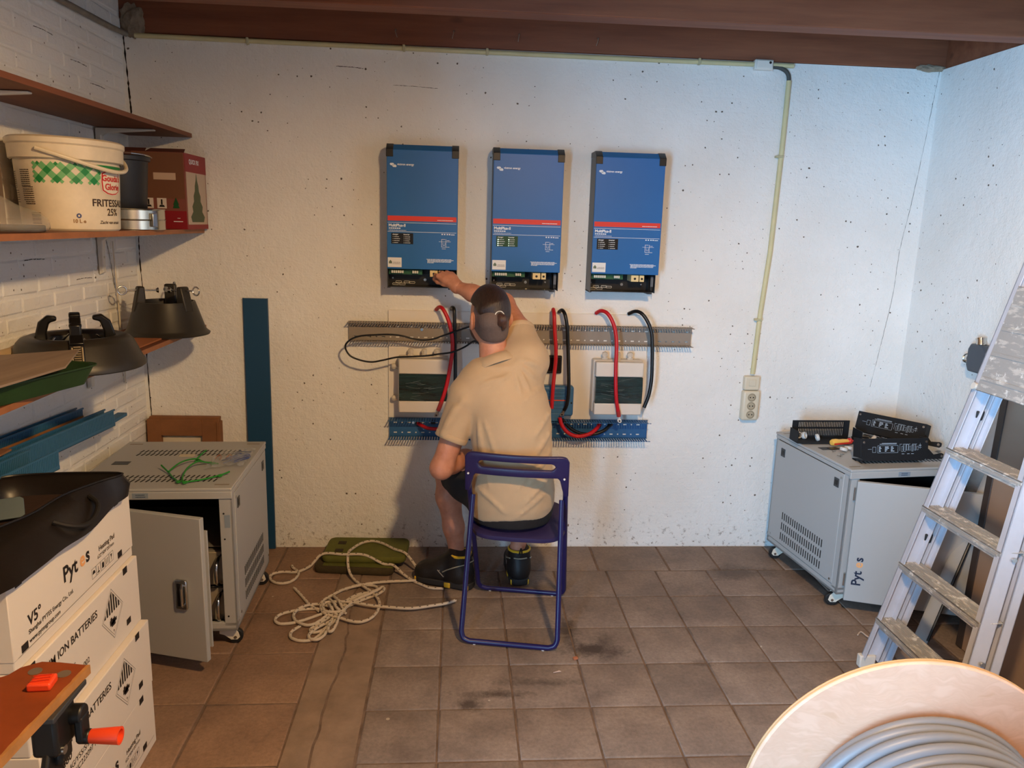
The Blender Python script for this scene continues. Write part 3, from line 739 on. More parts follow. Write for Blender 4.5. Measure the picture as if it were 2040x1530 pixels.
MB().box((0, -.0186, .002), (.066, .002, .066)).build('screen', mat('display_glass', (26, 20, 18), .12), ds)
cc_ = thing('charge_controller', 'blue finned charge controller with orange stripe right of the man', 'controller', (.50, YB-MP, .705))
MB().bb((-.10, -.055, .0), (.075, 0, .150)).build('body', M_BLUE2, cc_, bevel=.012, seg=3)
for z in (.040, .058, .094, .112, .128): MB().bb((-.095, -.0585, z), (.048, -.054, z+.004)).build('fin', M_BLUE2, cc_, bevel=.0012)
MB().bb((-.095, -.0572, .078), (.048, -.0548, .0825)).build('orange_stripe', mat('orange_print', (226, 84, 44), .5), cc_, smooth=False)
MB().cyl((.064, -.0565, .068), (.064, -.0545, .068), .0042, n=14).build('screw_hole', M_BLK, cc_)
MB().bb((-.095, -.062, -.024), (.030, -.008, .018)).build('terminal_cover', M_BLUE2, cc_, bevel=.004)

# ---- battery cables
C_red1=[(-0.097,3.665,1.211),(-0.080,3.625,1.227),(-0.061,3.595,1.217),(-0.037,3.585,1.168),(-0.022,3.580,1.109),(-0.017,3.570,1.041),(-0.025,3.560,0.967),(-0.042,3.555,0.869),(-0.065,3.555,0.788),(-0.081,3.560,0.743)]
C_blk1=[(-0.027,3.665,1.215),(-0.020,3.630,1.226),(-0.012,3.600,1.218),(-0.009,3.595,1.167),(-0.006,3.595,1.074),(-0.003,3.590,0.981),(-0.002,3.580,0.879),(-0.002,3.580,0.792)]
C_thin=[(0.10,3.57,1.15),(0.060,3.570,1.144),(0.005,3.570,1.125),(-0.054,3.57,1.103),(-0.109,3.570,1.083),(-0.159,3.570,1.078),(-0.205,3.570,1.084),(-0.259,3.570,1.097),(-0.314,3.570,1.101),(-0.373,3.570,1.098),(-0.440,3.570,1.092),(-0.485,3.570,1.076),(-0.511,3.570,1.050),(-0.509,3.570,1.023),(-0.487,3.570,0.995),(-0.442,3.570,0.977),(-0.392,3.570,0.970),(-0.342,3.570,0.979),(-0.278,3.570,0.994),(-0.214,3.570,0.998),(-0.145,3.570,1.003),(-0.076,3.56,1.015),(-0.017,3.548,1.027),(0.038,3.55,1.051),(0.084,3.570,1.077),(0.107,3.570,1.064)]
C_red2=[(0.461,3.660,1.217),(0.459,3.630,1.226),(0.460,3.600,1.200),(0.464,3.590,1.131),(0.471,3.585,1.061),(0.474,3.585,0.990),(0.469,3.580,0.919),(0.464,3.570,0.849),(0.462,3.570,0.757)]
C_blk2=[(0.491,3.665,1.212),(0.501,3.630,1.224),(0.512,3.605,1.205),(0.523,3.595,1.150),(0.531,3.595,1.060),(0.537,3.580,0.944),(0.540,3.570,0.850),(0.535,3.570,0.782),(0.524,3.580,0.746)]
C_red3=[(0.672,3.670,1.209),(0.690,3.640,1.224),(0.714,3.615,1.217),(0.736,3.600,1.186),(0.754,3.590,1.136),(0.761,3.575,1.068),(0.760,3.560,0.975),(0.763,3.552,0.880),(0.770,3.552,0.808),(0.782,3.556,0.753),(0.789,3.562,0.724)]
C_blk3=[(0.831,3.670,1.209),(0.857,3.640,1.225),(0.885,3.615,1.216),(0.913,3.600,1.176),(0.931,3.590,1.125),(0.936,3.580,1.056),(0.938,3.570,0.976),(0.938,3.565,0.904),(0.928,3.558,0.831),(0.908,3.556,0.770)]
C_red4=[(0.507,3.600,0.705),(0.509,3.600,0.698),(0.517,3.600,0.671),(0.541,3.600,0.637),(0.578,3.600,0.615),(0.617,3.600,0.612),(0.662,3.610,0.623),(0.694,3.630,0.640),(0.718,3.674,0.652)]
C_blk4=[(0.52,3.61,0.695),(0.539,3.615,0.673),(0.570,3.620,0.642),(0.621,3.625,0.618),(0.680,3.625,0.616),(0.729,3.630,0.631),(0.761,3.650,0.651),(0.772,3.674,0.656)]
C_red5=[(-0.181,3.674,0.648),(-0.160,3.630,0.649),(-0.131,3.615,0.641),(-0.083,3.610,0.638),(-0.026,3.610,0.643)]
def cable(label, pts, m, r=.0092, lug=None, shrink=False):
    t = thing('battery_cable' if r > .005 else 'thin_cable', label, 'cable', pts[0], group='cables hanging on the mounting panel')
    o = Vector(pts[0]); P = [p-o for p in catmull(pts, 7)]
    MB().tube(P, r, 12).build('sheath', m, t)
    if lug:
        d = (P[-1]-P[-3]).normalized()
        if shrink: MB().tube([P[-8], P[-5], P[-1]], r*1.12, 12).build('shrink_sleeve', mat('faded_red_sleeve', (168, 52, 48), .5) if m == M_RED else M_BLKC, t)
        g = MB().cyl(P[-1], P[-1]+d*.012, .0062, n=12); sd = Vector((1, 0, 0)); c = P[-1]+d*.024; Mx = basis(c, sd, -d)
        ring = [(.0105*math.cos(a), .0125*math.sin(a)) for a in [2*PI*i/20 for i in range(20)]]
        g.prism(ring, -.0014, .0014, Mx)
        L_ = g.build('cable_lug', lug, t); MB().cyl(Mx @ Vector((0, -.002, .0015)), Mx @ Vector((0, -.002, .0020)), .0045, n=12).cyl(Mx @ Vector((0, -.002, -.0020)), Mx @ Vector((0, -.002, -.0015)), .0045, n=12).build('lug_hole', M_BLK, L_)
    return t
M_LUG = mat('tinned_lug', (186, 176, 164), .3, .9); M_LUGW = mat('white_lug', (228, 226, 222), .4)
cable('thick red cable hanging over the left fuse box, beside the man', C_red1, M_RED, lug=M_LUG, shrink=True)
cable('thick black cable hanging right of the leftmost red cable behind the man', C_blk1, M_BLKC, .0088)
cable('thick red cable hanging beside the square black display', C_red2, M_RED)
cable('thick black cable ending on the blue charge controller', C_blk2, M_BLKC, .0088, lug=M_LUG)
cable('thick red cable hanging across the right fuse box, ending in a white lug', C_red3, M_RED, lug=M_LUGW, shrink=True)
cable('thick black cable arching over the right end of the panel', C_blk3, M_BLKC, .0088)
cable('short red cable sagging from the charge controller into the blue duct', C_red4, M_RED, .0095)
cable('short black cable sagging behind the red one in the blue duct', C_blk4, M_BLKC, .0085)
cable('short red cable poking out of the left part of the blue duct', C_red5, M_RED, .0085)
cable('thin black cable looping left across the grey duct to the man', C_thin, M_BLKC, .0042)
# grommets where the cables pass through the blue duct
for x, z, lb in ((.718, .652, 'dark grommet hole in the blue duct where the sagging red cable enters'), (.772, .656, 'dark grommet hole in the blue duct where the sagging black cable enters'), (-.181, .648, 'dark grommet hole in the blue duct at the left red cable end')):
    tag(MB().lathe([(.0145, 0), (.0145, .003), (.0115, .003), (.0115, -.0005), (.001, -.0005)], 20, basis((x, YB-MP-.0022, z), (1, 0, 0), (0, 0, 1))).build('cable_grommet', mat('brown_grommet', (58, 40, 36), .6)), lb, 'grommet')
tag(MB().bb((-.118, YB-MP-.003, .645), (-.096, YB-MP-.0016, .668)).build('duct_cutout', M_BLK, smooth=False), 'square dark cutout in the blue duct left of the man', 'cutout')
# blue duct cover standing on end against the wall
pk = thing('blue_duct_cover', 'tall flat blue cable-duct cover leaning upright against the back wall', 'duct cover', (-.942, YB-.03, 0)); pk.rotation_euler = (math.radians(-.9), 0, 0)
MB().bb((-.056, -.004, 0), (.056, 0, 1.245)).build('face', mat('blue_cover_pvc', (28, 70, 104), .42), pk, bevel=.001)
for s in (-1, 1): MB().bb((s*.056-.001, -.001, 0), (s*.056+.001, .012, 1.245)).build('edge_lip', mat('blue_cover_pvc', (28, 70, 104), .42), pk)
# nails left in the joist
for k, (x, z, a) in enumerate(((-.287, 2.435, .25), (-.03, 2.44, -.2), (.262, 2.44, -.15), (.62, 2.438, -.3))):
    t = thing('bent_nail', ('bent pale nail hanging from the rear joist, leftmost of four', 'bent pale nail in the rear joist, second from the left', 'bent pale nail in the rear joist, third from the left', 'bent pale nail in the rear joist, rightmost of four')[k], 'nail', (x, YB-.006, z), group='nails in the rear joist')
    MB().tube([(0, .004, .012), (0, -.008, .010), (-.001, -.012, .002), (a*.03, -.012, -.022)], .0016, 6).build('shank', mat('pale_nail', (178, 160, 142), .4, .3), t)
    MB().cyl((0, -.001, .012), (0, .003, .012), .005, n=10).build('head', mat('nail_brown', (110, 76, 58), .5), t)
# ------------------------------------------------------------------ battery cabinets
M_CAB = mat('grey_powder_coat', (170, 170, 169), .45, bump=.05, bscale=500)
M_CABD = mat('cabinet_inside_dark', (40, 38, 36), .6)
M_CHROME = mat('chrome', (205, 204, 200), .14, 1.0)
M_TYRE = mat('black_tyre', (24, 23, 23), .6)
M_CASW = mat('white_caster_nylon', (214, 206, 190), .45)
def slots(name, rows, n, p0, du, dv, ln, wd, M, parent, tilt=0.0):
    g = MB()
    for r_ in range(rows):
        for k in range(n):
            g.box((p0[0]+k*du, p0[1]+r_*dv, 0), (wd, ln, .0012), M, rz=tilt)
    return g.build(name, mat('painted_slot_shade', (26, 24, 22), .8), parent, smooth=False)  # solid bars on the panel; the openings' shade is put into their colour
def cabinet(label, loc, rz, door_ang, hinge_front, lettering, W=.565, Dp=.60, cast=0.0):
    r = thing('battery_cabinet', label, 'cabinet', loc, rz, group='battery cabinets on casters')
    z0, z1 = .080, .650; x0, x1 = -W/2, W/2; p = .045
    # top with folded lip
    tp = MB().bb((x0-.004, -.006, z1-.012), (x1+.004, Dp+.006, z1)).bb((x0-.004, -.006, z1-.042), (x1+.004, .006, z1-.012)).bb((x0-.004, .0, z1-.030), (x0+.002, Dp, z1-.012)).bb((x1-.002, 0, z1-.030), (x1+.004, Dp, z1-.012)).build('top_panel', M_CAB, r, bevel=.003)
    T = TR((0, 0, z1+.0004))
    for yy in (.085, .128, .415, .458): slots('vent_slots', 1, 22, (x0+.10, yy), .0185, 0, .032, .0055, T, tp, tilt=-.18)
    MB().box((x0+.075, .30, z1+.0002), (.062, .040, .003)).build('latch_plate', M_DGREY, tp, bevel=.001)
    for cx in (x0+.04, x1-.04):
        for cy in (.035, Dp-.035): MB().box((cx, cy, z1+.0003), (.052, .012, .001)).build('fixing_mark', mat('cab_mark', (140, 130, 118), .5), tp)
    MB().bb((-.060, -.0072, z1-.036), (-.005, -.0058, z1-.016)).build('label_sticker', mat('blue_grey_label', (134, 146, 158), .5), tp, smooth=False)
    g = MB()
    for k in range(2):
        x = -.048
        while x < -.018: l = random.uniform(.003, .007); g.bb((x, -.0078, z1-.024-k*.0075), (x+l, -.0070, z1-.0215-k*.0075)); x += l+.001
    g.build('label_lettering', mat('print_blue_dark', (44, 60, 84), .5), tp, smooth=False)
    # frame posts, base, back and interior
    g = MB()
    for cx in (x0+p/2, x1-p/2): g.bb((cx-p/2, .0, z0+.02), (cx+p/2, .012, z1-.030))
    g.bb((x0, 0, z0), (x1, .016, z0+.034)).bb((x0, 0, z0), (x1, Dp, z0+.012)).bb((x0, Dp-.012, z0), (x1, Dp, z1-.012))
    for cx in (x0, x1-.006): g.bb((cx, 0, z0), (cx+.006, Dp, z0+.03)).bb((cx, .0, z0+.02), (cx+.006, .042, z1-.03)).bb((cx, Dp-.02, z0+.02), (cx+.006, Dp, z1-.03))
    g.build('frame', M_CAB, r, bevel=.0015)
    MB().bb((x0+.04, .05, z0+.014), (x1-.04, Dp-.02, z0+.018)).bb((x0+.008, .05, z0+.02), (x0+.012, Dp-.02, z1-.02)).bb((x1-.012, .05, z0+.02), (x1-.008, Dp-.02, z1-.02)).bb((x0+.01, Dp-.02, z0+.02), (x1-.01, Dp-.014, z1-.02)).build('liner', M_CABD, r, smooth=False)
    # side panels with latches and slots
    for s, xs in ((-1, x0), (1, x1)):
        sp = MB().bb((xs-.003 if s < 0 else xs-.003, .04, z0+.034), (xs+.003, Dp-.012, z1-.034)).build('side_panel', M_CAB, r, bevel=.0015)
        Ms = basis((xs+s*.0036, 0, 0), (0, s, 0), (0, 0, 1))
        g = MB()
        for r_ in range(3):
            for k in range(19): g.box((s*(.14+k*.0185), z0+.075+r_*.052, 0), (.0058, .036, .001), Ms)
        g.build('vent_slots', mat('painted_slot_shade', (26, 24, 22), .8), sp, smooth=False)  # side slots likewise are bars coloured dark for the shade inside
        for yy in (.085, Dp-.075):
            q = MB().box((s*yy, z1-.085, 0), (.034, .040, .004), Ms).build('latch', M_DGREY, sp, bevel=.001)
            MB().box((s*yy, z1-.085, .0022), (.018, .020, .002), Ms).build('latch_button', M_BLK, q)
        for yy, zz in ((.055, z0+.05), (.055, z1-.055), (Dp-.03, z0+.05)): MB().cyl((xs+s*.003, yy, zz), (xs+s*.006, yy, zz), .005, n=12).build('screw', M_STEEL, sp)
    # post stickers and holes
    for zz in (z1-.10, z1-.20, z0+.06): MB().cyl((x1-.03, -.0008, zz), (x1-.03, .002, zz), .0035, n=10).build('post_hole', M_BLK, r)
    MB().bb((x1-.028, -.0012, z1-.155), (x1-.008, .0, z1-.105)).build('post_sticker', mat('blue_grey_label', (134, 146, 158), .5), r, smooth=False)
    # casters
    for cx in (x0+.050, x1-.050):
        for cy in (.055, Dp-.055):
            Mc = TR((cx, cy, 0), rz=cast)
            c = MB().box((0, 0, z0-.004), (.055, .055, .008), Mc).cyl((0, 0, z0-.014), (0, 0, z0-.006), .028, n=20, M=Mc)
            for s in (-1, 1): c.prism([(-.030, .0), (.018, .004), (.038, -.018), (.044, -.040), (.034, -.050), (.012, -.048), (-.012, -.026), (-.030, -.018)], -.002, .002, Mc @ basis((s*.0165, 0, z0-.012), (0, 1, 0), (0, 0, 1)))
            c = c.build('caster', M_CASW, r, bevel=.0015)
            MB().cyl((-.012, .027, .0292), (.012, .027, .0292), .0290, n=28, M=Mc).build('caster_wheel', M_TYRE, c, bevel=.004)
            MB().cyl((-.021, .027, .0292), (.021, .027, .0292), .006, n=12, M=Mc).build('axle', M_STEEL, c)
    # door
    hx = x0+.030; Md = TR((hx, -.004, 0), rz=door_ang); dw = W-.055; dz0, dz1 = z0-.015, z1-.046
    d = MB().bb((0, -.022, dz0), (dw, 0, dz1), Md).build('door', M_CAB, r, bevel=.0025)
    MB().bb((dw-.004, 0, dz0+.05), (dw+.008, .006, dz1-.05), Md).build('door_return', M_CAB, d)
    for zz in (dz0+.09, dz1-.06): MB().cyl(Md @ Vector((-.004, -.006, zz-.028)), Md @ Vector((-.004, -.006, zz+.028)), .0055, n=10).build('hinge', M_CHROME, d)
    if lettering:
        Mt = Md @ basis((.058, -.0228, dz0+.075), (0, 0, 1), (-1, 0, 0))
        MB().mesh(text_me('Pyt', .052, .0012), Mt).mesh(text_me('s', .052, .0012), Mt @ Matrix.Translation((.110, 0, 0))).build('logo_lettering', mat('logo_navy', (34, 44, 66), .5), d, smooth=False)
        MB().mesh(text_me('e', .052, .0012), Mt @ Matrix.Translation((.082, 0, 0))).build('logo_orange_letter', mat('logo_orange', (236, 170, 110), .5), d, smooth=False)
    if hinge_front:
        hc_ = Md @ Matrix.Translation((dw-.082, -.022, .318))
        h = MB().prism([(-.022, -.056), (.018, -.056), (.022, -.048), (.022, .048), (.018, .056), (-.022, .056), (-.024, .05), (-.024, -.05)], 0, .012, hc_ @ basis((0, 0, 0), (1, 0, 0), (0, 0, 1))).build('door_handle', M_CHROME, d, bevel=.003)
        MB().box((-.006, -.0125, .0), (.016, .002, .084), hc_).build('grip_recess', M_BLK, h)
        MB().tube([(.004, -.010, -.042), (.010, -.022, -.030), (.010, -.022, .030), (.004, -.010, .042)], .005, 8, M=hc_).build('grip', M_CHROME, h)
    return r
cabL = cabinet('grey battery cabinet with open door at left, green wire offcuts on its top', (-1.094, 2.716, 0), .039, -.33, True, False, cast=-1.4)
cabR = cabinet('grey battery cabinet at right, black covers and screwdriver on its top', (1.945, 3.016, 0), .119, -.45, False, True, cast=1.2)
# battery modules just visible inside the open left cabinet
for k, (zz, lb) in enumerate(((.1005, 'lower silver battery module inside the open left cabinet'), (.2465, 'upper silver battery module inside the open left cabinet'))):
    b = thing('battery_module', lb, 'battery', (-1.094, 2.716, zz), .039, group='battery modules in the left cabinet')
    MB().bb((-.222, .055, 0), (.222, .50, .135)).build('case', mat('battery_case_grey', (120, 116, 110), .45), b, bevel=.002)
    MB().bb((-.235, .045, .002), (.235, .055, .133)).build('faceplate', mat('battery_face', (168, 158, 142), .4, .3), b, bevel=.002)
    for s in (-1, 1):
        MB().tube(catmull([(s*.215, .045, .012), (s*.215, .012, .022), (s*.215, .0, .040), (s*.215, .0, .085), (s*.215, .012, .105), (s*.215, .045, .115)], 5), .0075, 10).build('handle', M_CHROME, b)
        MB().cyl((s*.226, .0435, .122), (s*.226, .046, .122), .0055, n=12).build('screw', M_BLK, b)
sh = tag(MB().bb((-1.094-.225, 2.79, .392), (-1.094+.215, 3.2, .396)).build('cabinet_shelf', mat('cabinet_shelf_steel', (120, 116, 110), .45)), 'thin steel shelf inside the open left cabinet above the batteries', 'shelf')

# ------------------------------------------------------------------ things on the left cabinet
M_GREEN = mat('green_insulation', (38, 132, 44), .45)
Zc = .6535
def wire(name, label, cat, paths, m, r, zz=Zc, knots=(), group=None):
    t = thing(name, label, cat, (paths[0][0][0], paths[0][0][1], zz), group=group); o = Vector((paths[0][0][0], paths[0][0][1], 0))
    g = MB()
    for p in paths: g.tube(catmull([Vector((q[0], q[1], (q[2] if len(q) > 2 else r)))-o for q in p], 6), r, 7)
    g.build('strand', m, t)
    for q in knots: MB().tube(catmull([Vector((q[0]+.008*math.cos(a), q[1]+.011*math.sin(a), r*1.5+.003*math.sin(2*a)))-o for a in (0, 1.57, 3.14, 4.71)], 4, True), r*.9, 7, True).build('knot', m, t)
    return t
wire('green_wire', 'knotted green wire offcut on the left cabinet, the forked one', 'wire', [[(-1.126, 2.919, .018), (-1.083, 2.871, .006), (-1.05, 2.82, .004), (-1.01, 2.766, .004)], [(-1.083, 2.871, .008), (-1.067, 2.93, .02), (-1.05, 2.98, .02), (-1.027, 3.022, .012), (-.99, 3.0, .006), (-.933, 2.986, .004)], [(-1.027, 3.022, .012), (-1.02, 3.06, .02), (-1.012, 3.095, .026)]], M_GREEN, .0032, knots=((-1.01, 2.768), (-1.025, 3.02)))
wire('green_wire', 'knotted green wire offcut on the left cabinet, nearest its front edge', 'wire', [[(-.991, 2.756, .006), (-.94, 2.79, .004), (-.883, 2.838, .006), (-.854, 2.865, .012)], [(-.991, 2.756, .008), (-1.006, 2.80, .014), (-1.013, 2.878, .022), (-1.0, 2.95, .024), (-.98, 2.985, .010), (-.945, 2.99, .006)]], M_GREEN, .0032, knots=((-.985, 2.76), (-.883, 2.838), (-.955, 2.988)))
M_CLEAR = mat('clear_polythene', (205, 208, 214), .18, alpha=.32)
bgz = thing('plastic_bag', 'small crumpled clear plastic bag with blue ties on the left cabinet', 'bag', (-.90, 3.05, Zc))
nx, ny = 12, 10; vs = []; fs = []; rr = random.Random(8)
for j in range(ny+1):
    for i in range(nx+1):
        u, v_ = i/nx-.5, j/ny-.5; e = 1-max(abs(u), abs(v_))*1.6
        vs.append((u*.13+rr.uniform(-.006, .006), v_*.22+rr.uniform(-.006, .006)+u*.05, max(.001, .018*max(0, e)+rr.uniform(0, .012))))
for j in range(ny):
    for i in range(nx): a = j*(nx+1)+i; fs.append((a, a+1, a+nx+2, a+nx+1))
MB().add(vs, fs).build('film', M_CLEAR, bgz)
g = MB(); rr = random.Random(3)
for k in range(14):
    x, y = rr.uniform(-.03, .04), rr.uniform(-.08, -.02); g.tube([(x, y, .004+k*.0008), (x+.045, y+.06+rr.uniform(-.01, .01), .008+k*.0006)], .0014, 5)
for k in range(10):
    x, y = rr.uniform(-.02, .01), rr.uniform(.05, .09); g.tube([(x, y, .006+k*.001), (x+.05, y-.02+rr.uniform(-.02, .02), .010)], .0013, 5)
g.build('blue_tie', mat('blue_ties', (44, 66, 130), .5), bgz)
tag(MB().bb((-1.125, 3.10, .6507), (-1.065, 3.125, .6535)).build('paper_label', mat('cream_paper', (206, 194, 172), .7), smooth=False), 'small cream paper label lying on the left cabinet between its vents', 'label')
for k, (x, y) in enumerate(((-.965, 3.055), (-.925, 3.06))):
    tag(MB().tube(catmull([(x, y, .656), (x+.012, y+.012, .668), (x+.024, y, .664), (x+.02, y-.012, .656)], 5), .0035, 7).build('copper_offcut', mat('pinkish_copper', (196, 140, 112), .35, .7)), ('curled copper offcut on the left cabinet, left of the pair', 'curled copper offcut on the left cabinet, right of the pair')[k], 'offcut', 'copper offcuts on the left cabinet')

# cardboard packing frame behind the left cabinet
M_CARD = mat('brown_cardboard', (132, 88, 56), .85, var=.12, vscale=12, bump=.15, bscale=200)
cb = thing('cardboard_packing', 'brown cardboard packing frame leaning behind the left cabinet', 'cardboard', (-1.29, 3.635, 0)); cb.rotation_euler = (math.radians(-2), 0, 0)
g = MB(); g.bb((-.168, -.02, 0), (-.105, .02, .665)).bb((.085, -.02, 0), (.165, .02, .665)).bb((-.105, -.02, .585), (.085, .02, .665)).build('frame', M_CARD, cb, bevel=.002)
MB().bb((-.160, -.010, .662), (.165, .024, .676)).build('torn_top_flap', M_CARD, cb, bevel=.003)
MB().bb((.155, -.024, .02), (.172, .02, .655)).build('side_flap', M_CARD, cb, bevel=.002)
MB().bb((-.105, .005, 0), (.085, .015, .585)).build('inner_board', mat('white_board', (214, 204, 186), .7), cb)

# ------------------------------------------------------------------ shelves on the left wall
M_SHELF = wood('reddish_shelf_board', (108, 60, 36), (138, 80, 50), 'Y', False, .6)
SH = [(1.955, -1.188, 'top reddish wooden wall shelf, empty, on the left wall'), (1.539, -1.160, 'middle reddish wooden wall shelf carrying the buckets on the left wall'), (1.097, -1.174, 'lowest reddish wooden wall shelf carrying the tree stands on the left wall')]
def bracket(y, z, parent_label):
    t = thing('shelf_bracket', parent_label, 'bracket', (XL+.001, y, z), group='white shelf brackets')
    # pressed steel arm, tapering to the tip, and wall leg
    prof = [(0, 0), (.23, 0), (.23, -.006), (.04, -.020), (.022, -.032), (.018, -.16), (0, -.17)]
    MB().prism(prof, -.013, .013, basis((.003, 0, -.001), (1, 0, 0), (0, 0, 1))).build('arm', mat('white_bracket_enamel', (222, 216, 204), .4), t, bevel=.004)
    MB().cyl((.003, 0, -.10), (.024, 0, -.10), .005, n=10).build('screw', M_STEEL, t)
    return t
for k, (z, xf, lb) in enumerate(SH):
    o = thing('wall_shelf', lb, 'shelf', (XL, 0, z), group='wooden wall shelves')
    MB().bb((.0055, .85, 0), (xf-XL, 3.683 if k else 3.672, .018)).build('board', M_SHELF, o, bevel=.001)
    if k: MB().bb((xf-XL-.0005, .85, .0), (xf-XL+.0015, 3.683, .018)).build('edge_band', mat('worn_edge_band', (150, 94, 58), .5, var=.15, vscale=20), o, smooth=False)
bracket(3.36, 1.954, 'white steel bracket under the far end of the top shelf')
bracket(2.43, 1.954, 'white steel bracket under the near end of the top shelf')
bracket(3.30, 1.538, 'white steel bracket under the far end of the middle shelf'); bracket(1.70, 1.538, 'white steel bracket under the near end of the middle shelf')
bracket(3.12, 1.096, 'white steel bracket under the far end of the lowest shelf'); bracket(1.70, 1.096, 'white steel bracket under the near end of the lowest shelf')
tag(MB().tube([(XL+.02, 2.6, 2.362), (XL+.02, 3.1, 2.367), (XL+.018, 3.55, 2.374), (XL+.03, 3.66, 2.374)], .0115, 10).build('wall_pipe', mat('grey_pipe', (128, 120, 108), .5, var=.2, vscale=30)), 'thin grey pipe along the top of the left wall', 'pipe')
tag(MB().tube([(XL+.012, 3.415, 1.50), (XL+.012, 3.425, 1.3), (XL+.012, 3.43, 1.13)], .0035, 7).tube([(XL+.012, 3.435, 1.09), (XL+.012, 3.44, .95), (XL+.012, 3.44, .885)], .0035, 7).build('wall_wire', mat('white_wire', (214, 204, 188), .5)), 'thin white wire running down the left wall near the corner', 'wire')

# ---- bucket of sauce
zs = 1.5575
bk = thing('sauce_bucket', 'large oval white sauce bucket with green checked label on the middle shelf', 'bucket', (-1.290, 2.735, zs), group=None)
M_BUCK = mat('dirty_white_bucket', (214, 200, 176), .45, var=.12, vscale=9)
BA, BB, BH = .137, .170, .285
def bucket_pt(th, z, off=0.0):
    k = 1+.10*(z/BH)
    return Vector(((BA*k+off)*math.cos(th), (BB*k+off)*math.sin(th), z))
def oval(prof, n=56): 
    g = MB(); vs = []; fs = []; m = len(prof)
    for i in range(n):
        a = 2*PI*i/n
        for off, z in prof: vs.append(tuple(bucket_pt(a, z, off) if off > -.5 else (0, 0, z)))
    for i in range(n):
        j = (i+1) % n
        for q in range(m-1): fs.append((i*m+q, j*m+q, j*m+q+1, i*m+q+1))
    return g.add(vs, fs)
oval([(-1, .0), (-.006, .0), (0, .006), (0, .215), (.0, .222)]).build('tub', M_BUCK, bk)
oval([(.004, .218), (.012, .222), (.012, .262), (.006, .266), (.006, .268)]).build('rim_band', M_BUCK, bk)
oval([(.010, .262), (.016, .268), (.016, .282), (.008, .288), (-.02, .289), (-.03, .283), (-1, .283)]).build('lid', M_BUCK, bk)
hp = []
for i in range(17):
    a = -1.25+2.5*i/16; s = math.cos(a/1.25*PI/2)
    p = bucket_pt(a-.30, .248-.055*s*(1+.3*math.sin(a)), .020); hp.append(p)
MB().tube(catmull(hp, 3), .0065, 8).build('handle', mat('cream_handle_plastic', (218, 204, 178), .4), bk)
def wrap(g, me, th0, z0, off=.0012, mi=0):
    "lay flat print round the bucket: x runs along the surface to the right as seen from outside"
    R_ = .5*(BA+BB)
    def f(v):
        # seen from outside, moving right means increasing angle
        return bucket_pt(th0+v.x/R_, z0+v.y, off)
    o = len(g.v); g.v += [tuple(f(v.co)) for v in me.vertices]; g.f += [tuple(i+o for i in p.vertices) for p in me.polygons]; g.mi += [mi]*len(me.polygons)
def wrap_rect(g, th0, z0, x0, x1, y0, y1, off=.0010, n=None, mi=0):
    R_ = .5*(BA+BB); n = n or max(1, int((x1-x0)/.01)); vs = []; fs = []
    for i in range(n+1):
        x = x0+(x1-x0)*i/n
        vs += [tuple(bucket_pt(th0+x/R_, z0+y0, off)), tuple(bucket_pt(th0+x/R_, z0+y1, off))]
    for i in range(n): fs.append((2*i, 2*i+2, 2*i+3, 2*i+1))
    g.add(vs, fs, None, mi)
TH = -.62       # middle of the printed front, facing the room
R_ = .5*(BA+BB)
PM = [M_BUCK, mat('label_green_dark', (28, 124, 60), .5), mat('label_green_light', (104, 168, 110), .5), mat('label_red', (196, 44, 44), .5), mat('label_cream', (224, 212, 192), .5), mat('label_brown_print', (62, 46, 36), .5), mat('label_gold_print', (150, 110, 60), .5), mat('label_blue_print', (50, 64, 120), .5)]
def wrap_poly(g, pts, mi, off):
    n = len(pts); cx_, cy_ = sum(p[0] for p in pts)/n, sum(p[1] for p in pts)/n; vs = []; fs = []
    for t_ in (1, .75, .5, .25): vs += [tuple(bucket_pt(TH+(cx_+(x-cx_)*t_)/R_, cy_+(y-cy_)*t_, off)) for x, y in pts]
    vs.append(tuple(bucket_pt(TH+cx_/R_, cy_, off)))
    for a_ in range(3):
        for i in range(n): fs.append((a_*n+i, a_*n+(i+1) % n, (a_+1)*n+(i+1) % n, (a_+1)*n+i))
    for i in range(n): fs.append((3*n+i, 3*n+(i+1) % n, 4*n))
    g.add(vs, fs, None, mi)
prt = MB(); c45 = .0092     # green gingham set on the diagonal
for i in range(-14, 15):
    for j in range(-14, 15):
        x = -.072+(i-j)*c45*.72; y = .178+(i+j)*c45*.72
        if not (-.165 < x < .03 and .146 < y < .207): continue
        a_, b_ = i % 4 < 2, j % 4 < 2
        if a_ and b_: mi_ = 1
        elif a_ or b_: mi_ = 2
        else: continue
        d = c45*.73; wrap_poly(prt, [(x, y-d), (x+d, y), (x, y+d), (x-d, y)], mi_, .0009)
wrap_rect(prt, TH, 0, .02, .16, .192, .210, .0008, 10, 1)
prt.build('checked_band', PM, bk, smooth=False)
cart = lambda s: [(.078+s*(x-.078), .158+s*(y-.158)) for x, y in [(.034, .186), (.055, .195), (.078, .199), (.101, .195), (.122, .186), (.124, .158), (.121, .130), (.101, .120), (.078, .117), (.055, .120), (.035, .130), (.032, .158)]]
lg = MB(); wrap_poly(lg, cart(1.05), 4, .0013); wrap_poly(lg, cart(.99), 3, .0018); wrap_poly(lg, cart(.90), 4, .0023)
wrap(lg, text_me("Gouda's", .0275, .0008, 'CENTER'), TH+.078/R_, .161, .0032, 3); wrap(lg, text_me('Glorie', .0275, .0008, 'CENTER'), TH+.080/R_, .134, .0032, 3)
lg.build('label_logo', PM, bk, smooth=False)
tl = MB(); wrap(tl, text_me('FRITESSAUS', .032, .0006, 'CENTER'), TH+.080/R_, .080, .0012, 5); wrap(tl, text_me('25%', .032, .0004, 'CENTER'), TH+.078/R_, .051, .0012, 5)
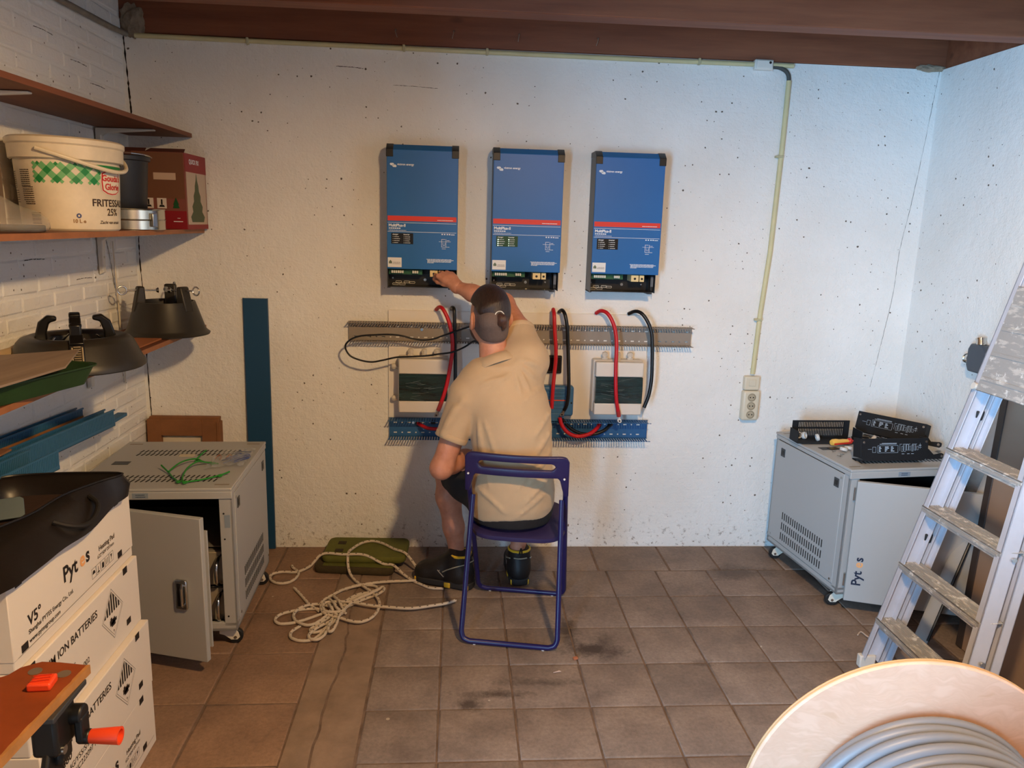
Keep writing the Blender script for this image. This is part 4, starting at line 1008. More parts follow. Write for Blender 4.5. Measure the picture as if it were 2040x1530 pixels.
tl.build('title_lettering', PM, bk, smooth=False)
vl = MB(); wrap(vl, text_me('10 L e', .016, .0005, 'CENTER'), TH-.045/R_, .026, .0012, 6)
for i in range(10):
    a = 2*PI*i/10; wrap_rect(vl, TH, 0, -.045+.0055*math.cos(a)-.002, -.045+.0055*math.cos(a)+.002, .048+.0055*math.sin(a)-.002, .048+.0055*math.sin(a)+.002, .0010, 1, 7)
vl.build('volume_mark', PM, bk, smooth=False)
sl_ = MB(); wrap(sl_, text_me('Zacht van smaak', .014, .0002, 'CENTER', .3), TH+.068/R_, .024, .0012, 5); sl_.build('slogan_lettering', PM, bk, smooth=False)
rr = random.Random(6)
for (bx, by, bw, nl, st_) in ((-.225, .135, .040, 9, .006), (-.222, .092, .046, 7, .0065), (-.290, .13, .032, 9, .006), (-.280, .085, .030, 6, .007), (-.215, .080, .04, 2, .006)):
    g = MB()
    for q in range(nl):
        x = bx
        while x < bx+bw: l = rr.uniform(.003, .009); wrap_rect(g, TH, 0, x, min(x+l, bx+bw), by+q*st_, by+q*st_+.0026, .0010, 1, 5); x += l+.0015
    g.build('small_print', PM, bk, smooth=False)
g = MB()
for q in range(9): wrap_rect(g, TH, 0, -.195, -.160, .020+q*.0042, .020+q*.0042+(.0014 if q % 3 else .0026), .0010, 2, 5)
g.build('barcode', PM, bk, smooth=False)
# ---- shiny tin, dark bucket, red box, clear bag, carton behind
tn = thing('baking_tin', 'round shiny metal tin on the middle shelf under the black bucket', 'tin', (-1.268, 3.12, zs))
MB().lathe([(.001, 0), (.130, 0), (.134, .002), (.134, .034), (.137, .037), (.134, .040), (.134, .072), (.137, .075), (.136, .078), (.132, .076), (.131, .004), (.001, .004)], 48).build('ring', mat('tin_plate', (200, 198, 186), .22, 1.0), tn)
MB().cyl((0, 0, .003), (0, 0, .006), .130, n=40).build('base_plate', mat('tin_plate', (200, 198, 186), .22, 1.0), tn)
MB().box((.124, -.066, .037), (.012, .022, .05), rz=-.45).build('clasp', M_STEEL, tn, bevel=.002)
bb_ = thing('black_bucket', 'black plastic bucket standing in the round tin on the middle shelf', 'bucket', (-1.295, 3.115, zs+.0075))
MB().lathe([(.001, .003), (.092, .0), (.095, .004), (.112, .245), (.120, .248), (.121, .262), (.116, .266), (.110, .262), (.107, .246), (.092, .010), (.001, .010)], 40).build('tub', mat('black_bucket_plastic', (34, 34, 38), .45), bb_)
MB().tube(catmull([(-.10, -.06, .262), (-.02, -.113, .268), (.07, -.10, .270), (.118, -.02, .268), (.118, .04, .262)], 6), .0030, 7).build('wire_handle', M_STEEL, bb_)
MB().cyl((.03, -.116, .270), (.092, -.084, .270), .007, n=12).build('handle_grip', mat('dark_brown_wood_grip', (64, 36, 28), .5), bb_)
rb = thing('red_carton', 'tall red and brown tree-stand carton at the wall end of the middle shelf', 'box', (-1.455, 3.40, zs), group=None)
W_, D_, H_ = .318, .27, .312
MB().bb((0, 0, 0), (W_, D_, H_)).build('carton', mat('carton_red_brown', (126, 70, 58), .6), rb, bevel=.001)
MB().bb((.0, -.0012, .21-.085), (W_-.005, -.0002, H_-.002)).build('brown_panel', mat('carton_brown', (110, 70, 46), .7), rb, smooth=False)
MB().bb((.0, -.0012, 0), (W_-.001, -.0002, .075)).build('red_base_band', mat('carton_red', (134, 22, 30), .5), rb, smooth=False)
MB().bb((W_-.0002, .0, H_-.075), (W_+.0012, D_, H_)).bb((W_-.0002, .0, 0), (W_+.0012, D_, .02)).build('red_side_band', mat('carton_red', (134, 22, 30), .5), rb, smooth=False)
MB().bb((W_-.0002, .012, .02), (W_+.001, D_-.012, H_-.075)).build('side_picture_panel', mat('carton_side_cream', (186, 166, 146), .6), rb, smooth=False)
rr = random.Random(2); tr_ = []
for i in range(9): tr_ += [(.135-.10*(1-i/9)*(1 if i % 2 else .75), .03+i*.022)]
tr2 = tr_+[(.135, .235)]+[(.27-x, y) for x, y in tr_[::-1]]
MB().prism(tr2, 0, .0008, basis((W_+.001, 0, .0), (0, 1, 0), (0, 0, 1))).build('tree_picture', mat('tree_print_green', (74, 84, 54), .6), rb, smooth=False)
MB().mesh(text_me('QUICK FIX', .026, .0006), basis((W_+.0016, .05, H_-.04), (0, 1, 0), (0, 0, 1))).build('side_lettering', M_PRINTW, rb, smooth=False)
MB().box((.235, -.0014, .215), (.09, .001, .028)).build('carrying_slot', mat('carton_slot', (196, 168, 146), .6), rb, bevel=.0)
for cx in (.165, .218):
    q = MB().box((cx, -.0016, .105), (.038, .001, .042)).build('pictogram', mat('pictogram_white', (214, 200, 188), .6), rb, smooth=False)
    MB().box((cx, -.0024, .110), (.006, .001, .022)).prism([(cx-.012, .090), (cx+.012, .090), (cx+.008, .098), (cx-.008, .098)], 0, .0006, basis((0, -.0022, 0), (1, 0, 0), (0, 0, 1))).build('pictogram_mark', M_BLK, q, smooth=False)
MB().prism([(.262, .086), (.290, .086), (.284, .100), (.288, .100), (.276, .130), (.264, .100), (.268, .100)], 0, .0008, basis((0, -.0014, 0), (1, 0, 0), (0, 0, 1))).build('tree_logo', mat('tree_logo_green', (18, 74, 34), .6), rb, smooth=False)
MB().bb((.262, -.002, .03), (.30, -.0012, .033)).bb((.278, -.002, .044), (.290, -.0012, .046)).build('small_print', M_PRINTW, rb, smooth=False)
g = MB()
for s in (0, 1): g.prism([(0, 0), (.16, 0), (.15, .05), (.01, .05)], -.001, .001, basis((W_*s+(.0 if s == 0 else -.16), .001, H_), (1, 0, 0), (0, .93, .34)))
g.build('open_flap', mat('carton_flap', (96, 52, 44), .7), rb)
pb = thing('clear_plastic_bag', 'crumpled clear plastic bag at the near end of the middle shelf', 'bag', (-1.22, 2.26, zs))
sd = SDF((-.20, -.20, -.01), (.20, .26, .16), .011)
sd.ell((-.03, .0, .02), (.10, .15, .055), k=.02).ell((-.05, .10, .015), (.07, .13, .03), k=.03).ell((-.06, -.05, .06), (.07, .09, .05), k=.03).plane((0, 0, .0015), (0, 0, -1))
ob = sd.obj('film', mat('clear_bag_film', (196, 188, 176), .15, alpha=.30, bump=1.0, bscale=26), pb)
MB().box((-.02, .02, .012), (.16, .05, .018), rz=.5).build('dark_strip', M_BLK, pb, bevel=.003)
tag(MB().bb((-1.46, 2.34, zs), (-1.385, 2.52, zs+.20)).build('brown_box', mat('drab_cardboard', (104, 84, 66), .85), bevel=.002), 'brown cardboard box behind the sauce bucket on the middle shelf', 'box')

# ---- tree stands on the lowest shelf
z3 = 1.1165
M_STAND = mat('dark_green_black_plastic', (42, 38, 32), .42)
M_STANDD = mat('black_gloss_plastic', (20, 18, 17), .3)
sa = thing('tree_stand', 'low wide black tree stand with claw grips and foot pedal on lowest shelf', 'tree stand', (-1.250, 2.605, z3), rz=0, group='christmas tree stands')
MB().lathe([(.20, 0), (.205, .004), (.204, .018), (.196, .030), (.172, .085), (.160, .098), (.140, .106), (.118, .104), (.100, .092), (.094, .07), (.092, .03), (.001, .03)], 64).build('bowl', M_STAND, sa)
vd = Vector((1.25, -2.605, 0)).normalized(); sdv = Vector((-vd.y, vd.x, 0))   # towards the room / sideways
for k in range(4):
    a = math.atan2(vd.y, vd.x)+PI*.5*k+.0; d = Vector((math.cos(a), math.sin(a), 0)); sx = Vector((-d.y, d.x, 0))
    g = MB().prism([(.095, .055), (.118, .100), (.104, .150), (.078, .172), (.052, .168), (.050, .155), (.072, .148), (.082, .115), (.080, .055)], -.017, .017, basis((0, 0, 0), d, (0, 0, 1)))
    c = g.build('claw', M_STANDD, sa, bevel=.005)
    MB().cyl(d*.06+sx*.02+Vector((0, 0, .10)), d*.092+sx*.05+Vector((0, 0, .062)), .003, n=8).build('claw_wire', M_STEEL, c)
pb_ = vd
pd = MB()
for (r0, z0_, r1, z1_) in ((.128, .112, .170, .092), (.170, .092, .196, .034), (.196, .034, .207, .004)):
    p0 = vd*r0+Vector((0, 0, z0_)); p1 = vd*r1+Vector((0, 0, z1_)); dd = (p1-p0); L_ = dd.length; up = dd.cross(sdv).normalized()
    pd.bb((-.020, 0, -.006), (.020, L_+.003, .012), basis(p0, -sdv, dd))
pdl = pd.build('pedal_channel', M_STANDD, sa, bevel=.003)
g = MB()
for k in range(7):
    t_ = k/6; p = vd*(.176+.016*t_)+Vector((0, 0, .092-.040*t_))+vd*.010
    g.box(p, (.010, .020, .003), rz=math.atan2(vd.y, vd.x))
for s in (-1, 1): g.cyl(vd*.186+sdv*.014*s+Vector((0, 0, .090)), vd*.208+sdv*.014*s+Vector((0, 0, .040)), .0025, n=8)
g.build('ratchet_teeth', mat('worn_brass', (190, 168, 132), .35, .6), pdl)
MB().box(vd*.118+Vector((0, 0, .150)), (.03, .036, .014), rz=math.atan2(vd.y, vd.x)).bb((-.016, .0, -.01), (.016, .05, .012), basis(vd*.125+Vector((0, 0, .155)), sdv, Vector((0, 0, -1)))).build('pedal', M_STANDD, sa, bevel=.005)
sb = thing('tree_stand', 'taller conical dark tree stand with eye bolts at the wall end of lowest shelf', 'tree stand', (-1.238, 3.37, z3), group='christmas tree stands')
MB().lathe([(.172, 0), (.174, .006), (.162, .016), (.156, .024), (.122, .130), (.118, .140), (.110, .140), (.108, .130), (.120, .02), (.001, .02)], 64).build('cone', M_STAND, sb)
for k, a in enumerate((-.42, -.42+2*PI/3, -.42+4*PI/3)):
    d = Vector((math.cos(a), math.sin(a), 0)); q = math.atan2(d.y, d.x)
    g = MB().prism([(.132, .10), (.108, .205), (.084, .205), (.080, .10)], -.024, .024, basis((0, 0, 0), d, (0, 0, 1))); pst = g.build('post', M_STAND, sb, bevel=.006)
    zz = .187
    MB().cyl(d*.030+Vector((0, 0, zz)), d*.150+Vector((0, 0, zz+.003)), .0036, n=10).cyl(d*.026+Vector((0, 0, zz)), d*.034+Vector((0, 0, zz)), .012, .007, n=12).build('bolt', M_STEEL, pst)
    ring = [d*(.166+.017*math.cos(t_))+Vector((0, 0, zz+.003+.017*math.sin(t_))) for t_ in [2*PI*i/20 for i in range(20)]]
    MB().tube(ring, .0034, 8, True).build('eye', M_STEEL, pst)
# green tray with a board on it, rods behind
tr = thing('green_tray', 'shallow green plastic tray under a grey board on the lowest shelf', 'tray', (-1.235, 2.16, z3), rz=-.28)
g = MB(); o_ = []
def rrect(a, b, r_, n=5): return [(sx*(a-r_)+r_*math.cos(t_), sy*(b-r_)+r_*math.sin(t_)) for (sx, sy, t0) in ((1, 1, 0), (-1, 1, PI/2), (-1, -1, PI), (1, -1, 3*PI/2)) for t_ in [t0+PI/2*i/n for i in range(n+1)]]
def loft(rings, closed_ends=(True, False)):
    g = MB(); n = len(rings[0][0]); vs = []; fs = []
    for ring, z in rings: vs += [(x, y, z) for x, y in ring]
    for a in range(len(rings)-1):
        for i in range(n): fs.append((a*n+i, a*n+(i+1) % n, (a+1)*n+(i+1) % n, (a+1)*n+i))
    if closed_ends[0]: fs.append(tuple(range(n-1, -1, -1)))
    if closed_ends[1]: fs.append(tuple((len(rings)-1)*n+i for i in range(n)))
    return g.add(vs, fs)
loft([(rrect(.085, .21, .03), 0), (rrect(.105, .235, .04), .052), (rrect(.112, .242, .042), .054), (rrect(.112, .242, .042), .058), (rrect(.103, .232, .04), .056), (rrect(.083, .208, .03), .004)], (True, True)).build('tub', mat('faded_green_plastic', (34, 62, 30), .5, var=.2, vscale=14), tr)
gb = thing('grey_board', 'weathered grey board lying tilted across the green tray', 'board', (-1.225, 2.17, z3+.069), rz=-.22)
MB().prism([(-.14, -.42), (.12, -.42), (.13, .05), (.02, .25), (-.14, .10)], 0, .006, TR((0, 0, .004), rx=.045, ry=.02)).build('plank', wood('weathered_grey_wood', (128, 108, 92), (160, 138, 118), 'Y', False, .8), gb)
for k, (x, z, r_, y0, y1, lb) in enumerate(((-1.425, 1.160, .026, 1.5, 2.98, 'thick beige cardboard tube lying along the wall behind the tree stand'), (-1.435, 1.121+.008, .011, 1.5, 2.80, 'thin beige rod lying under the beige tube on the lowest shelf'), (-1.395, 1.118+.010, .010, 1.5, 2.6, 'thin yellowish rod lying on the lowest shelf by the wall'))):
    g = MB().cyl((x, y0, z), (x, y1, z), r_, n=20); tag(g.build('cardboard_tube' if k == 0 else 'thin_rod', mat('beige_tube_%d' % k, ((188, 160, 122), (176, 148, 108), (190, 160, 100))[k], .7, var=.1), smooth=True), lb, 'tube' if k == 0 else 'rod')
tag(MB().bb((-1.33, 2.86, z3), (-1.20, 3.20, z3+.006)).build('thin_offcut', mat('offcut_wood', (158, 96, 58), .6)), 'thin wooden offcut lying under the conical tree stand', 'offcut')
# ------------------------------------------------------------------ stacked white battery cartons
M_CTN = mat('white_carton', (226, 216, 204), .55, bump=.06, bscale=300)
M_INK = mat('black_ink', (34, 28, 26), .55)
LABS = ['white battery carton with brand print under the black tool case, topmost of the stack', 'white battery carton with hazard diamond, second from the top of the stack', 'white battery carton with hazard diamond, third from the top of the stack', 'white battery carton at the bottom of the stack on the floor']
xs_ = [-.952, -.940, -.920, -.922]; zb_ = [.6235, .4155, .2075, .0]; hh_ = [.207, .207, .207, .2065]
def umbrella_row(g, F, x, z):
    for k in range(5):
        for (a, b, c, d) in ((0, .024, 0, .0008), (0, .024, .0272, .028), (0, .0008, 0, .028), (.0232, .024, 0, .028)): g.add([(x+k*.026+a, z+c, 0), (x+k*.026+b, z+c, 0), (x+k*.026+b, z+d, 0), (x+k*.026+a, z+d, 0)], [(0, 1, 2, 3)], F)
    ic = [[(.004, .012), (.020, .012), (.017, .020), (.012, .022), (.007, .020)], [(.006, .004), (.018, .004), (.018, .007), (.013, .008), (.013, .022), (.011, .022), (.011, .008), (.006, .007)], [(.007, .005), (.018, .005), (.019, .016), (.015, .022), (.008, .020)], [(.006, .005), (.008, .005), (.008, .022), (.006, .022)], [(.007, .022), (.017, .022), (.013, .013), (.0125, .005), (.0115, .005), (.011, .013)]]
    for k, q in enumerate(ic): g.add([(x+k*.026+a, z+b, 0) for a, b in q], [tuple(range(len(q)))], F)
    g.add([(x+3*.026+a, z+b, 0) for a, b in [(.015, .005), (.017, .005), (.017, .022), (.015, .022)]], [(0, 1, 2, 3)], F)
for k in range(4):
    L, Wd, Hc = .622, .504, hh_[k]; y0 = 2.207-L; 
    c = thing('battery_carton', LABS[k], 'box', (xs_[k], 2.207-L/2, zb_[k]), group='stack of white battery cartons')
    MB().bb((-Wd, -L/2, 0), (0, L/2, Hc)).build('carton', M_CTN, c, bevel=.003)
    if k == 0: MB().bb((-Wd-.0015, -L/2-.0015, .028), (.0018, L/2+.0015, Hc+.0015)).build('lid', M_CTN, c, bevel=.002)
    off = .0026 if k == 0 else .0008
    F = lambda y, z: basis((off, y-(2.207-L/2), z-zb_[k]), (0, 1, 0), (0, 0, 1))
    for yy in (y0+.03, 2.107):          # strap slots
        for zz, b in ((zb_[k]+Hc-.008, .010), (zb_[k]+.042, .009)):
            MB().bb((yy-(2.207-L/2), zz-zb_[k]-b, 0), (yy-(2.207-L/2)+.026, zz-zb_[k]+b, .0006), Matrix(((0, 0, 1, off), (1, 0, 0, 0), (0, 1, 0, 0), (0, 0, 0, 1)))).build('strap_slot', M_INK, c, smooth=False)
    def pr_(nm, *items):
        g = MB()
        for t_, sz, bo, y, z in items: g.mesh(text_me(t_, sz, bo), F(y, z))
        return g.build(nm, M_INK, c, smooth=False)
    if k in (0, 3):
        dz = 0 if k == 0 else -.6235
        pr_('brand_lettering', ('Pyt', .056, .0014, 1.812, .728+dz), ('s', .056, .0014, 1.928, .728+dz))
        MB().mesh(text_me('e', .056, .0014), F(1.897, .728+dz)).build('logo_orange_letter', mat('logo_orange', (236, 170, 110), .5), c, smooth=False)
        pr_('model_lettering', ('V5\u00b0', .038, .0008, 1.650, .703+dz)); pr_('maker_lettering', ('Shanghai PYTES Energy Co., Ltd.', .0155, .0002, 1.648, .684+dz)); pr_('website_lettering', ('www.pytesgroup.com', .0155, .0002, 1.648, .663+dz))
        pr_('heating_pad_lettering', ('Heating Pad', .020, .0003, 2.000, .727+dz)); pr_('size_lettering', ('622*504*207mm', .0145, .0, 1.990, .709+dz))
        g = MB(); umbrella_row(g, F(0, 0), 1.952, .668+dz); g.build('handling_symbols', M_INK, c, smooth=False)
        MB().add([(1.60, .6535+dz, 0), (2.19, .6535+dz, 0), (2.19, .6545+dz, 0), (1.60, .6545+dz, 0)], [(0, 1, 2, 3)], F(0, 0)).build('printed_line', M_INK, c, smooth=False)
    else:
        dz = 0 if k == 1 else -.211
        pr_('content_lettering', ('LITHIUM ION BATTERIES', .030, .0004, 1.612, .568+dz)); pr_('un_number', ('UN3480', .030, .0006, 1.612, .528+dz))
        pr_('packing_code', ('4G/Y55/S/25', .022, .0, 1.70, .500+dz)); pr_('packing_code', ('CN/C222097 PI:002', .022, .0, 1.70, .475+dz))
        # class 9 diamond: thin outline, bold stripes in the upper half, battery pictogram below
        cy, cz, R_ = 2.027, .531+dz, .066; Mx = F(cy, cz); g = MB()
        for s in (1.0, .88):
            q = [(R_*s, 0), (0, R_*s*1.12), (-R_*s, 0), (0, -R_*s*1.12)]; p = [(x*.985, y*.985) for x, y in q]
            g.add([(x, y, 0) for x, y in q]+[(x, y, 0) for x, y in p], [(i, (i+1) % 4, 4+(i+1) % 4, 4+i) for i in range(4)], Mx)
        for i in range(7):
            x = -.050+i*.0142; w_ = .0078; top = lambda t_: .87*R_*1.12*(1-abs(t_)/(.87*R_))
            y1a, y1b = max(.002, top(x)), max(.002, top(x+w_)); yb = .004
            if max(y1a, y1b) > .008: g.add([(x, yb, 0), (x+w_, yb, 0), (x+w_, y1b, 0), (x, y1a, 0)], [(0, 1, 2, 3)], Mx)
        for (a, b, c_, d) in ((-.020, .004, -.030, -.014), (-.012, .012, -.036, -.022), (-.004, .020, -.028, -.018), (-.016, -.006, -.014, -.008), (.004, .010, -.020, -.012)): g.add([(a, c_, 0), (b, c_, 0), (b, d, 0), (a, d, 0)], [(0, 1, 2, 3)], Mx)
        g.mesh(text_me('9', .012, 0, 'CENTER'), Mx @ Matrix.Translation((0, -.056, 0))).build('hazard_diamond', M_INK, c, smooth=False)

# ---- loose cable ducts lying on the stack and reaching along the wall
def lay_duct(label, x, y0, y1, zoff, H, Dp, m, tilt=-.052):
    d = Vector((0, math.cos(tilt), math.sin(tilt))); up = Vector((0, -math.sin(tilt), math.cos(tilt)))
    z0 = .834-.052*(y0-2.207)+zoff
    return duct('loose_cable_duct', label, basis((x, y0, z0), d, -up), y1-y0, H, Dp, m, pitch=.0095, group='loose cable ducts beside the left wall', fing=.72, lipped=True)
M_DB = mat('blue_loose_duct', (46, 100, 138), .42, var=.06)
lay_duct('blue slotted duct lying nearest the left wall, back of the loose ducts', -1.432, 1.75, 2.99, .022, .026, .062, M_DB)
lay_duct('narrow tan slotted duct lying between the loose blue ducts', -1.400, 1.75, 2.96, .004, .022, .055, mat('tan_duct', (164, 112, 66), .5))
lay_duct('longest loose blue slotted duct, reaching furthest along the left wall', -1.342, 1.75, 3.05, .002, .038, .066, M_DB)
lay_duct('wide loose blue slotted duct lying open nearest the black tool case', -1.235, 1.62, 2.40, .002, .088, .062, M_DB)
tag(MB().bb((-1.383, 2.95, .802), (-1.345, 3.17, .816)).build('duct_strip', M_DB, bevel=.002), 'blue duct lid strip poking out beyond the longest loose duct', 'strip')
tag(MB().bb((-1.41, 1.9, .906), (-1.335, 2.33, .912)).build('cardboard_strip', M_CARD), 'small brown cardboard strip lying on the loose blue ducts', 'cardboard')

# ---- open black tool case slumped over the edge of the stack
bg_ = thing('black_tool_case', 'slumped open black tool case lying on the white carton stack', 'tool case', (-1.15, 1.83, .834))
M_BAG = mat('black_vinyl', (27, 22, 20), .38, bump=.25, bscale=14)
rim = [(-.928, 2.128, .902), (-.962, 2.06, .902), (-1.005, 1.95, .902), (-1.010, 1.83, .904), (-1.030, 1.75, .906), (-1.07, 1.65, .908), (-1.14, 1.55, .908), (-1.23, 1.50, .908), (-1.26, 1.62, .908), (-1.26, 1.82, .905), (-1.255, 2.0, .903), (-1.23, 2.10, .900), (-1.14, 2.135, .898), (-1.03, 2.14, .900)]
low = [(-.924, 2.142, .838), (-.924, 2.05, .836), (-.916, 1.90, .828), (-.918, 1.77, .838), (-.920, 1.66, .838), (-.930, 1.53, .842), (-1.02, 1.44, .842), (-1.18, 1.42, .838), (-1.275, 1.60, .836), (-1.275, 1.8, .836), (-1.27, 1.98, .836), (-1.25, 2.10, .836), (-1.15, 2.15, .836), (-1.03, 2.155, .836)]
n = len(rim); K = 4
def dense(P): return catmull(P, K, True)
rimd, lowd = dense(rim), dense(low); cen = Vector((-1.12, 1.82, 0))
mid = [(a*.5+b*.5)+((a*.5+b*.5)-Vector((cen.x, cen.y, (a.z+b.z)/2)))*.045 for a, b in zip(rimd, lowd)]
inn = [Vector((cen.x+(p.x-cen.x)*.90, cen.y+(p.y-cen.y)*.93, p.z-.004)) for p in rimd]
inn2 = [Vector((cen.x+(p.x-cen.x)*.80, cen.y+(p.y-cen.y)*.87, .852)) for p in rimd]
und = [Vector((cen.x+(p.x-cen.x)*.86, cen.y+(p.y-cen.y)*.9, .837)) for p in lowd]
rings = [und, lowd, mid, rimd, inn, inn2]; N = len(rimd); vs = []; fs = []
org = Vector((-1.15, 1.83, .834))
for R_ in rings: vs += [tuple(p-org) for p in R_]
for a in range(len(rings)-1):
    for i in range(N): fs.append((a*N+i, a*N+(i+1) % N, (a+1)*N+(i+1) % N, (a+1)*N+i))
fs.append(tuple(range(N-1, -1, -1)))
MB().add(vs, fs).build('shell', M_BAG, bg_, angle=60)
MB().add([tuple(p-org) for p in inn2], [tuple(range(N))]).build('lining', mat('brown_lining', (52, 34, 26), .8, bump=.3, bscale=60), bg_)
MB().tube([p-org+Vector((0, 0, .001)) for p in rimd], .0035, 6, True).build('piping', mat('black_piping', (20, 17, 16), .4), bg_)
st_ = [Vector(p)-org for p in ((-.962, 2.0, .884), (-.930, 1.975, .872), (-.914, 1.92, .858), (-.914, 1.87, .856), (-.935, 1.835, .868), (-.965, 1.82, .884))]
MB().tube(catmull(st_, 6), .0065, 8).build('carry_strap', mat('black_webbing', (22, 19, 18), .7), bg_)
# bits in the case
t = thing('steel_plate', 'folded steel bracket plate sticking out of the black tool case', 'plate', (-1.13, 1.88, .862), rz=.5)
MB().prism([(-.06, 0), (.05, 0), (.06, .006), (.06, .05), (.052, .056), (-.06, .056)], -.0012, .0012, TR((0, 0, .0), rx=.9)).bb((-.06, .0, -.001), (.055, .03, .001)).build('blade', mat('dull_steel', (120, 140, 148), .3, .9), t, bevel=.002)
for x in (-.045, -.038, -.03): MB().cyl((x, .004, .012), (x, -.003, .018), .004, n=10).build('rivet', M_CHROME, t)
t = thing('chisel', 'flat steel tool with pale handle at the near end of the black tool case', 'tool', (-1.11, 1.66, .868), rz=1.9)
MB().box((0, .05, 0), (.016, .12, .003)).build('blade', M_STEEL, t); MB().cyl((0, -.005, 0), (0, -.07, 0), .010, .012, n=12).build('handle', mat('pale_wood_handle', (206, 184, 140), .5), t)
tag(MB().bb((-1.20, 1.66, .853), (-1.13, 1.74, .895)).build('white_socket', M_IVORY, bevel=.008), 'cream plastic fitting lying in the black tool case', 'fitting')

# ------------------------------------------------------------------ folding workbench at the lower left
wbn = thing('folding_workbench', 'folding workbench with worn brown jaw and orange crank at the lower left', 'workbench', (-.95, 1.05, 0))
o = Vector((-.95, 1.05, 0)); W3 = lambda x, y, z: tuple(Vector((x, y, z))-o)
poly = [(-.708, 1.415), (-.722, 1.22), (-.736, 1.04), (-.745, .80), (-1.10, .80), (-1.10, 1.20), (-.93, 1.30), (-.885, 1.33), (-.862, 1.372), (-.845, 1.385), (-.835, 1.41), (-.805, 1.430), (-.77, 1.427)]
MB().prism([(x-o.x, y-o.y) for x, y in poly], .733, .750).build('jaw_board', mat('worn_brown_board', (136, 64, 28), .5, var=.18, vscale=10), wbn, bevel=.0015)
e = []; g = MB(); rr = random.Random(5); N = 40; vs = []; fs = []
for i in range(N+1):
    t_ = i/N; p = Vector((-.708, 1.415, 0)).lerp(Vector((-.722, 1.22, 0)), min(1, t_*2)) if t_ < .5 else Vector((-.722, 1.22, 0)).lerp(Vector((-.745, .80, 0)), (t_-.5)*2)
    j = rr.uniform(0, .002)
    vs += [W3(p.x+.0012, p.y, .7325), W3(p.x+.0012, p.y, .7505), W3(p.x-.004-j, p.y, .7506), ]
for i in range(N):
    for q in (0, 1): a = i*3+q; fs.append((a, a+3, a+4, a+1))
MB().add(vs, fs).build('raw_edge', mat('raw_ply_edge', (170, 118, 66), .65, var=.15, vscale=25), wbn)
dg = MB().prism([(-.022, -.016), (.020, -.022), (.024, .016), (-.012, .020)], 0, .016, TR(W3(-.762, 1.345, .750), rz=.2)).build('clamp_dog', mat('orange_plastic', (238, 74, 34), .4), wbn, bevel=.004)
g = MB()
for k in range(3): g.box((0, -.008+k*.009, .0165), (.030, .003, .002), TR(W3(-.762, 1.345, .750), rz=.2))
g.build('dog_ribs', mat('orange_dark', (206, 54, 26), .5), dg)
for x, y in ((-.80, 1.395), (-.742, 1.385)): MB().cyl(W3(x, y, .7495), W3(x, y, .7507), .0125, n=18).build('dog_hole', mat('hole_grey', (110, 96, 84), .6), wbn)
cl_ = MB().bb(W3(-.760, 1.285, .640), W3(-.712, 1.360, .733)).bb(W3(-.75, 1.30, .610), W3(-.715, 1.345, .65)).build('clamp_housing', M_BLK, wbn, bevel=.008)
MB().bb(W3(-.760, 1.27, .722), W3(-.706, 1.395, .733)).build('clamp_rail', M_DGREY, wbn, bevel=.002)
cr_ = MB().cyl(W3(-.720, 1.345, .692), W3(-.690, 1.345, .692), .019, n=20).bb(W3(-.704, 1.328, .640), W3(-.688, 1.358, .692)).cyl(W3(-.704, 1.343, .645), W3(-.680, 1.343, .645), .014, n=18).build('crank', M_BLK, wbn, bevel=.004)
MB().lathe([(.0125, .0), (.0135, .004), (.0165, .052), (.0168, .056), (.0125, .056), (.010, .036), (.001, .036)], 24, basis(W3(-.683, 1.343, .645), (0, 1, 0), (0, 0, 1))).build('crank_knob', mat('orange_plastic', (238, 74, 34), .4), cr_)
for (p, q) in ((((-.735, 1.31, .665)), (-.74, 1.00, .02)), ((-.752, 1.32, .66), (-.76, 1.52, .02)), ((-1.05, 1.20, .70), (-1.06, .95, .02)), ((-1.05, 1.2, .70), (-1.06, 1.45, .02))):
    p, q = Vector(p), Vector(q); d = q-p; MB().bb((-.016, 0, -.007), (.016, d.length, .007), basis(p-o, Vector((1, 0, 0)).cross(d), d)).build('leg', M_BLK, wbn, bevel=.005)
for y in (1.0, 1.5): MB().bb(W3(-1.08, y-.04, .0), W3(-.72, y-.0, .03)).build('foot_bar', M_BLK, wbn, bevel=.006)
MB().cyl(W3(-.716, 1.302, .648), W3(-.708, 1.302, .648), .0085, n=16).build('leg_rivet', M_STEEL, wbn)

# ------------------------------------------------------------------ kneeling pads and rope on the floor
def pad(label, loc, rz, sx, sy, h, m, under=None):
    t = thing('kneeling_pad', label, 'pad', loc, rz, group='kneeling pads by the back wall')
    loft([(rrect(sx/2-.006, sy/2-.006, .03), 0), (rrect(sx/2, sy/2, .034), .008), (rrect(sx/2, sy/2, .034), h-.008), (rrect(sx/2-.006, sy/2-.006, .03), h)], (True, True)).build('foam', m, t, angle=50)
    return t
M_PAD = mat('olive_foam', (92, 94, 36), .85, var=.15, vscale=14, bump=.4, bscale=160)
p2 = pad('dirty dark kneeling pad lying underneath the olive green one', (-.455, 3.465, 0), -.10, .375, .21, .034, mat('dirty_olive_foam', (62, 52, 30), .9, var=.3, vscale=12, bump=.5, bscale=120))
MB().box((.02, .0, .0345), (.33, .18, .002)).build('green_face', M_PAD, p2)
p1 = pad('olive green kneeling pad with a hand slot, on top of the dark pad', (-.418, 3.520, .037), -.035, .395, .235, .032, M_PAD)
for y in (.045, -.045): MB().box((-.125, y, .0325), (.038, .034, .002)).build('hand_slot', mat('pad_slot', (50, 42, 24), .9), p1)
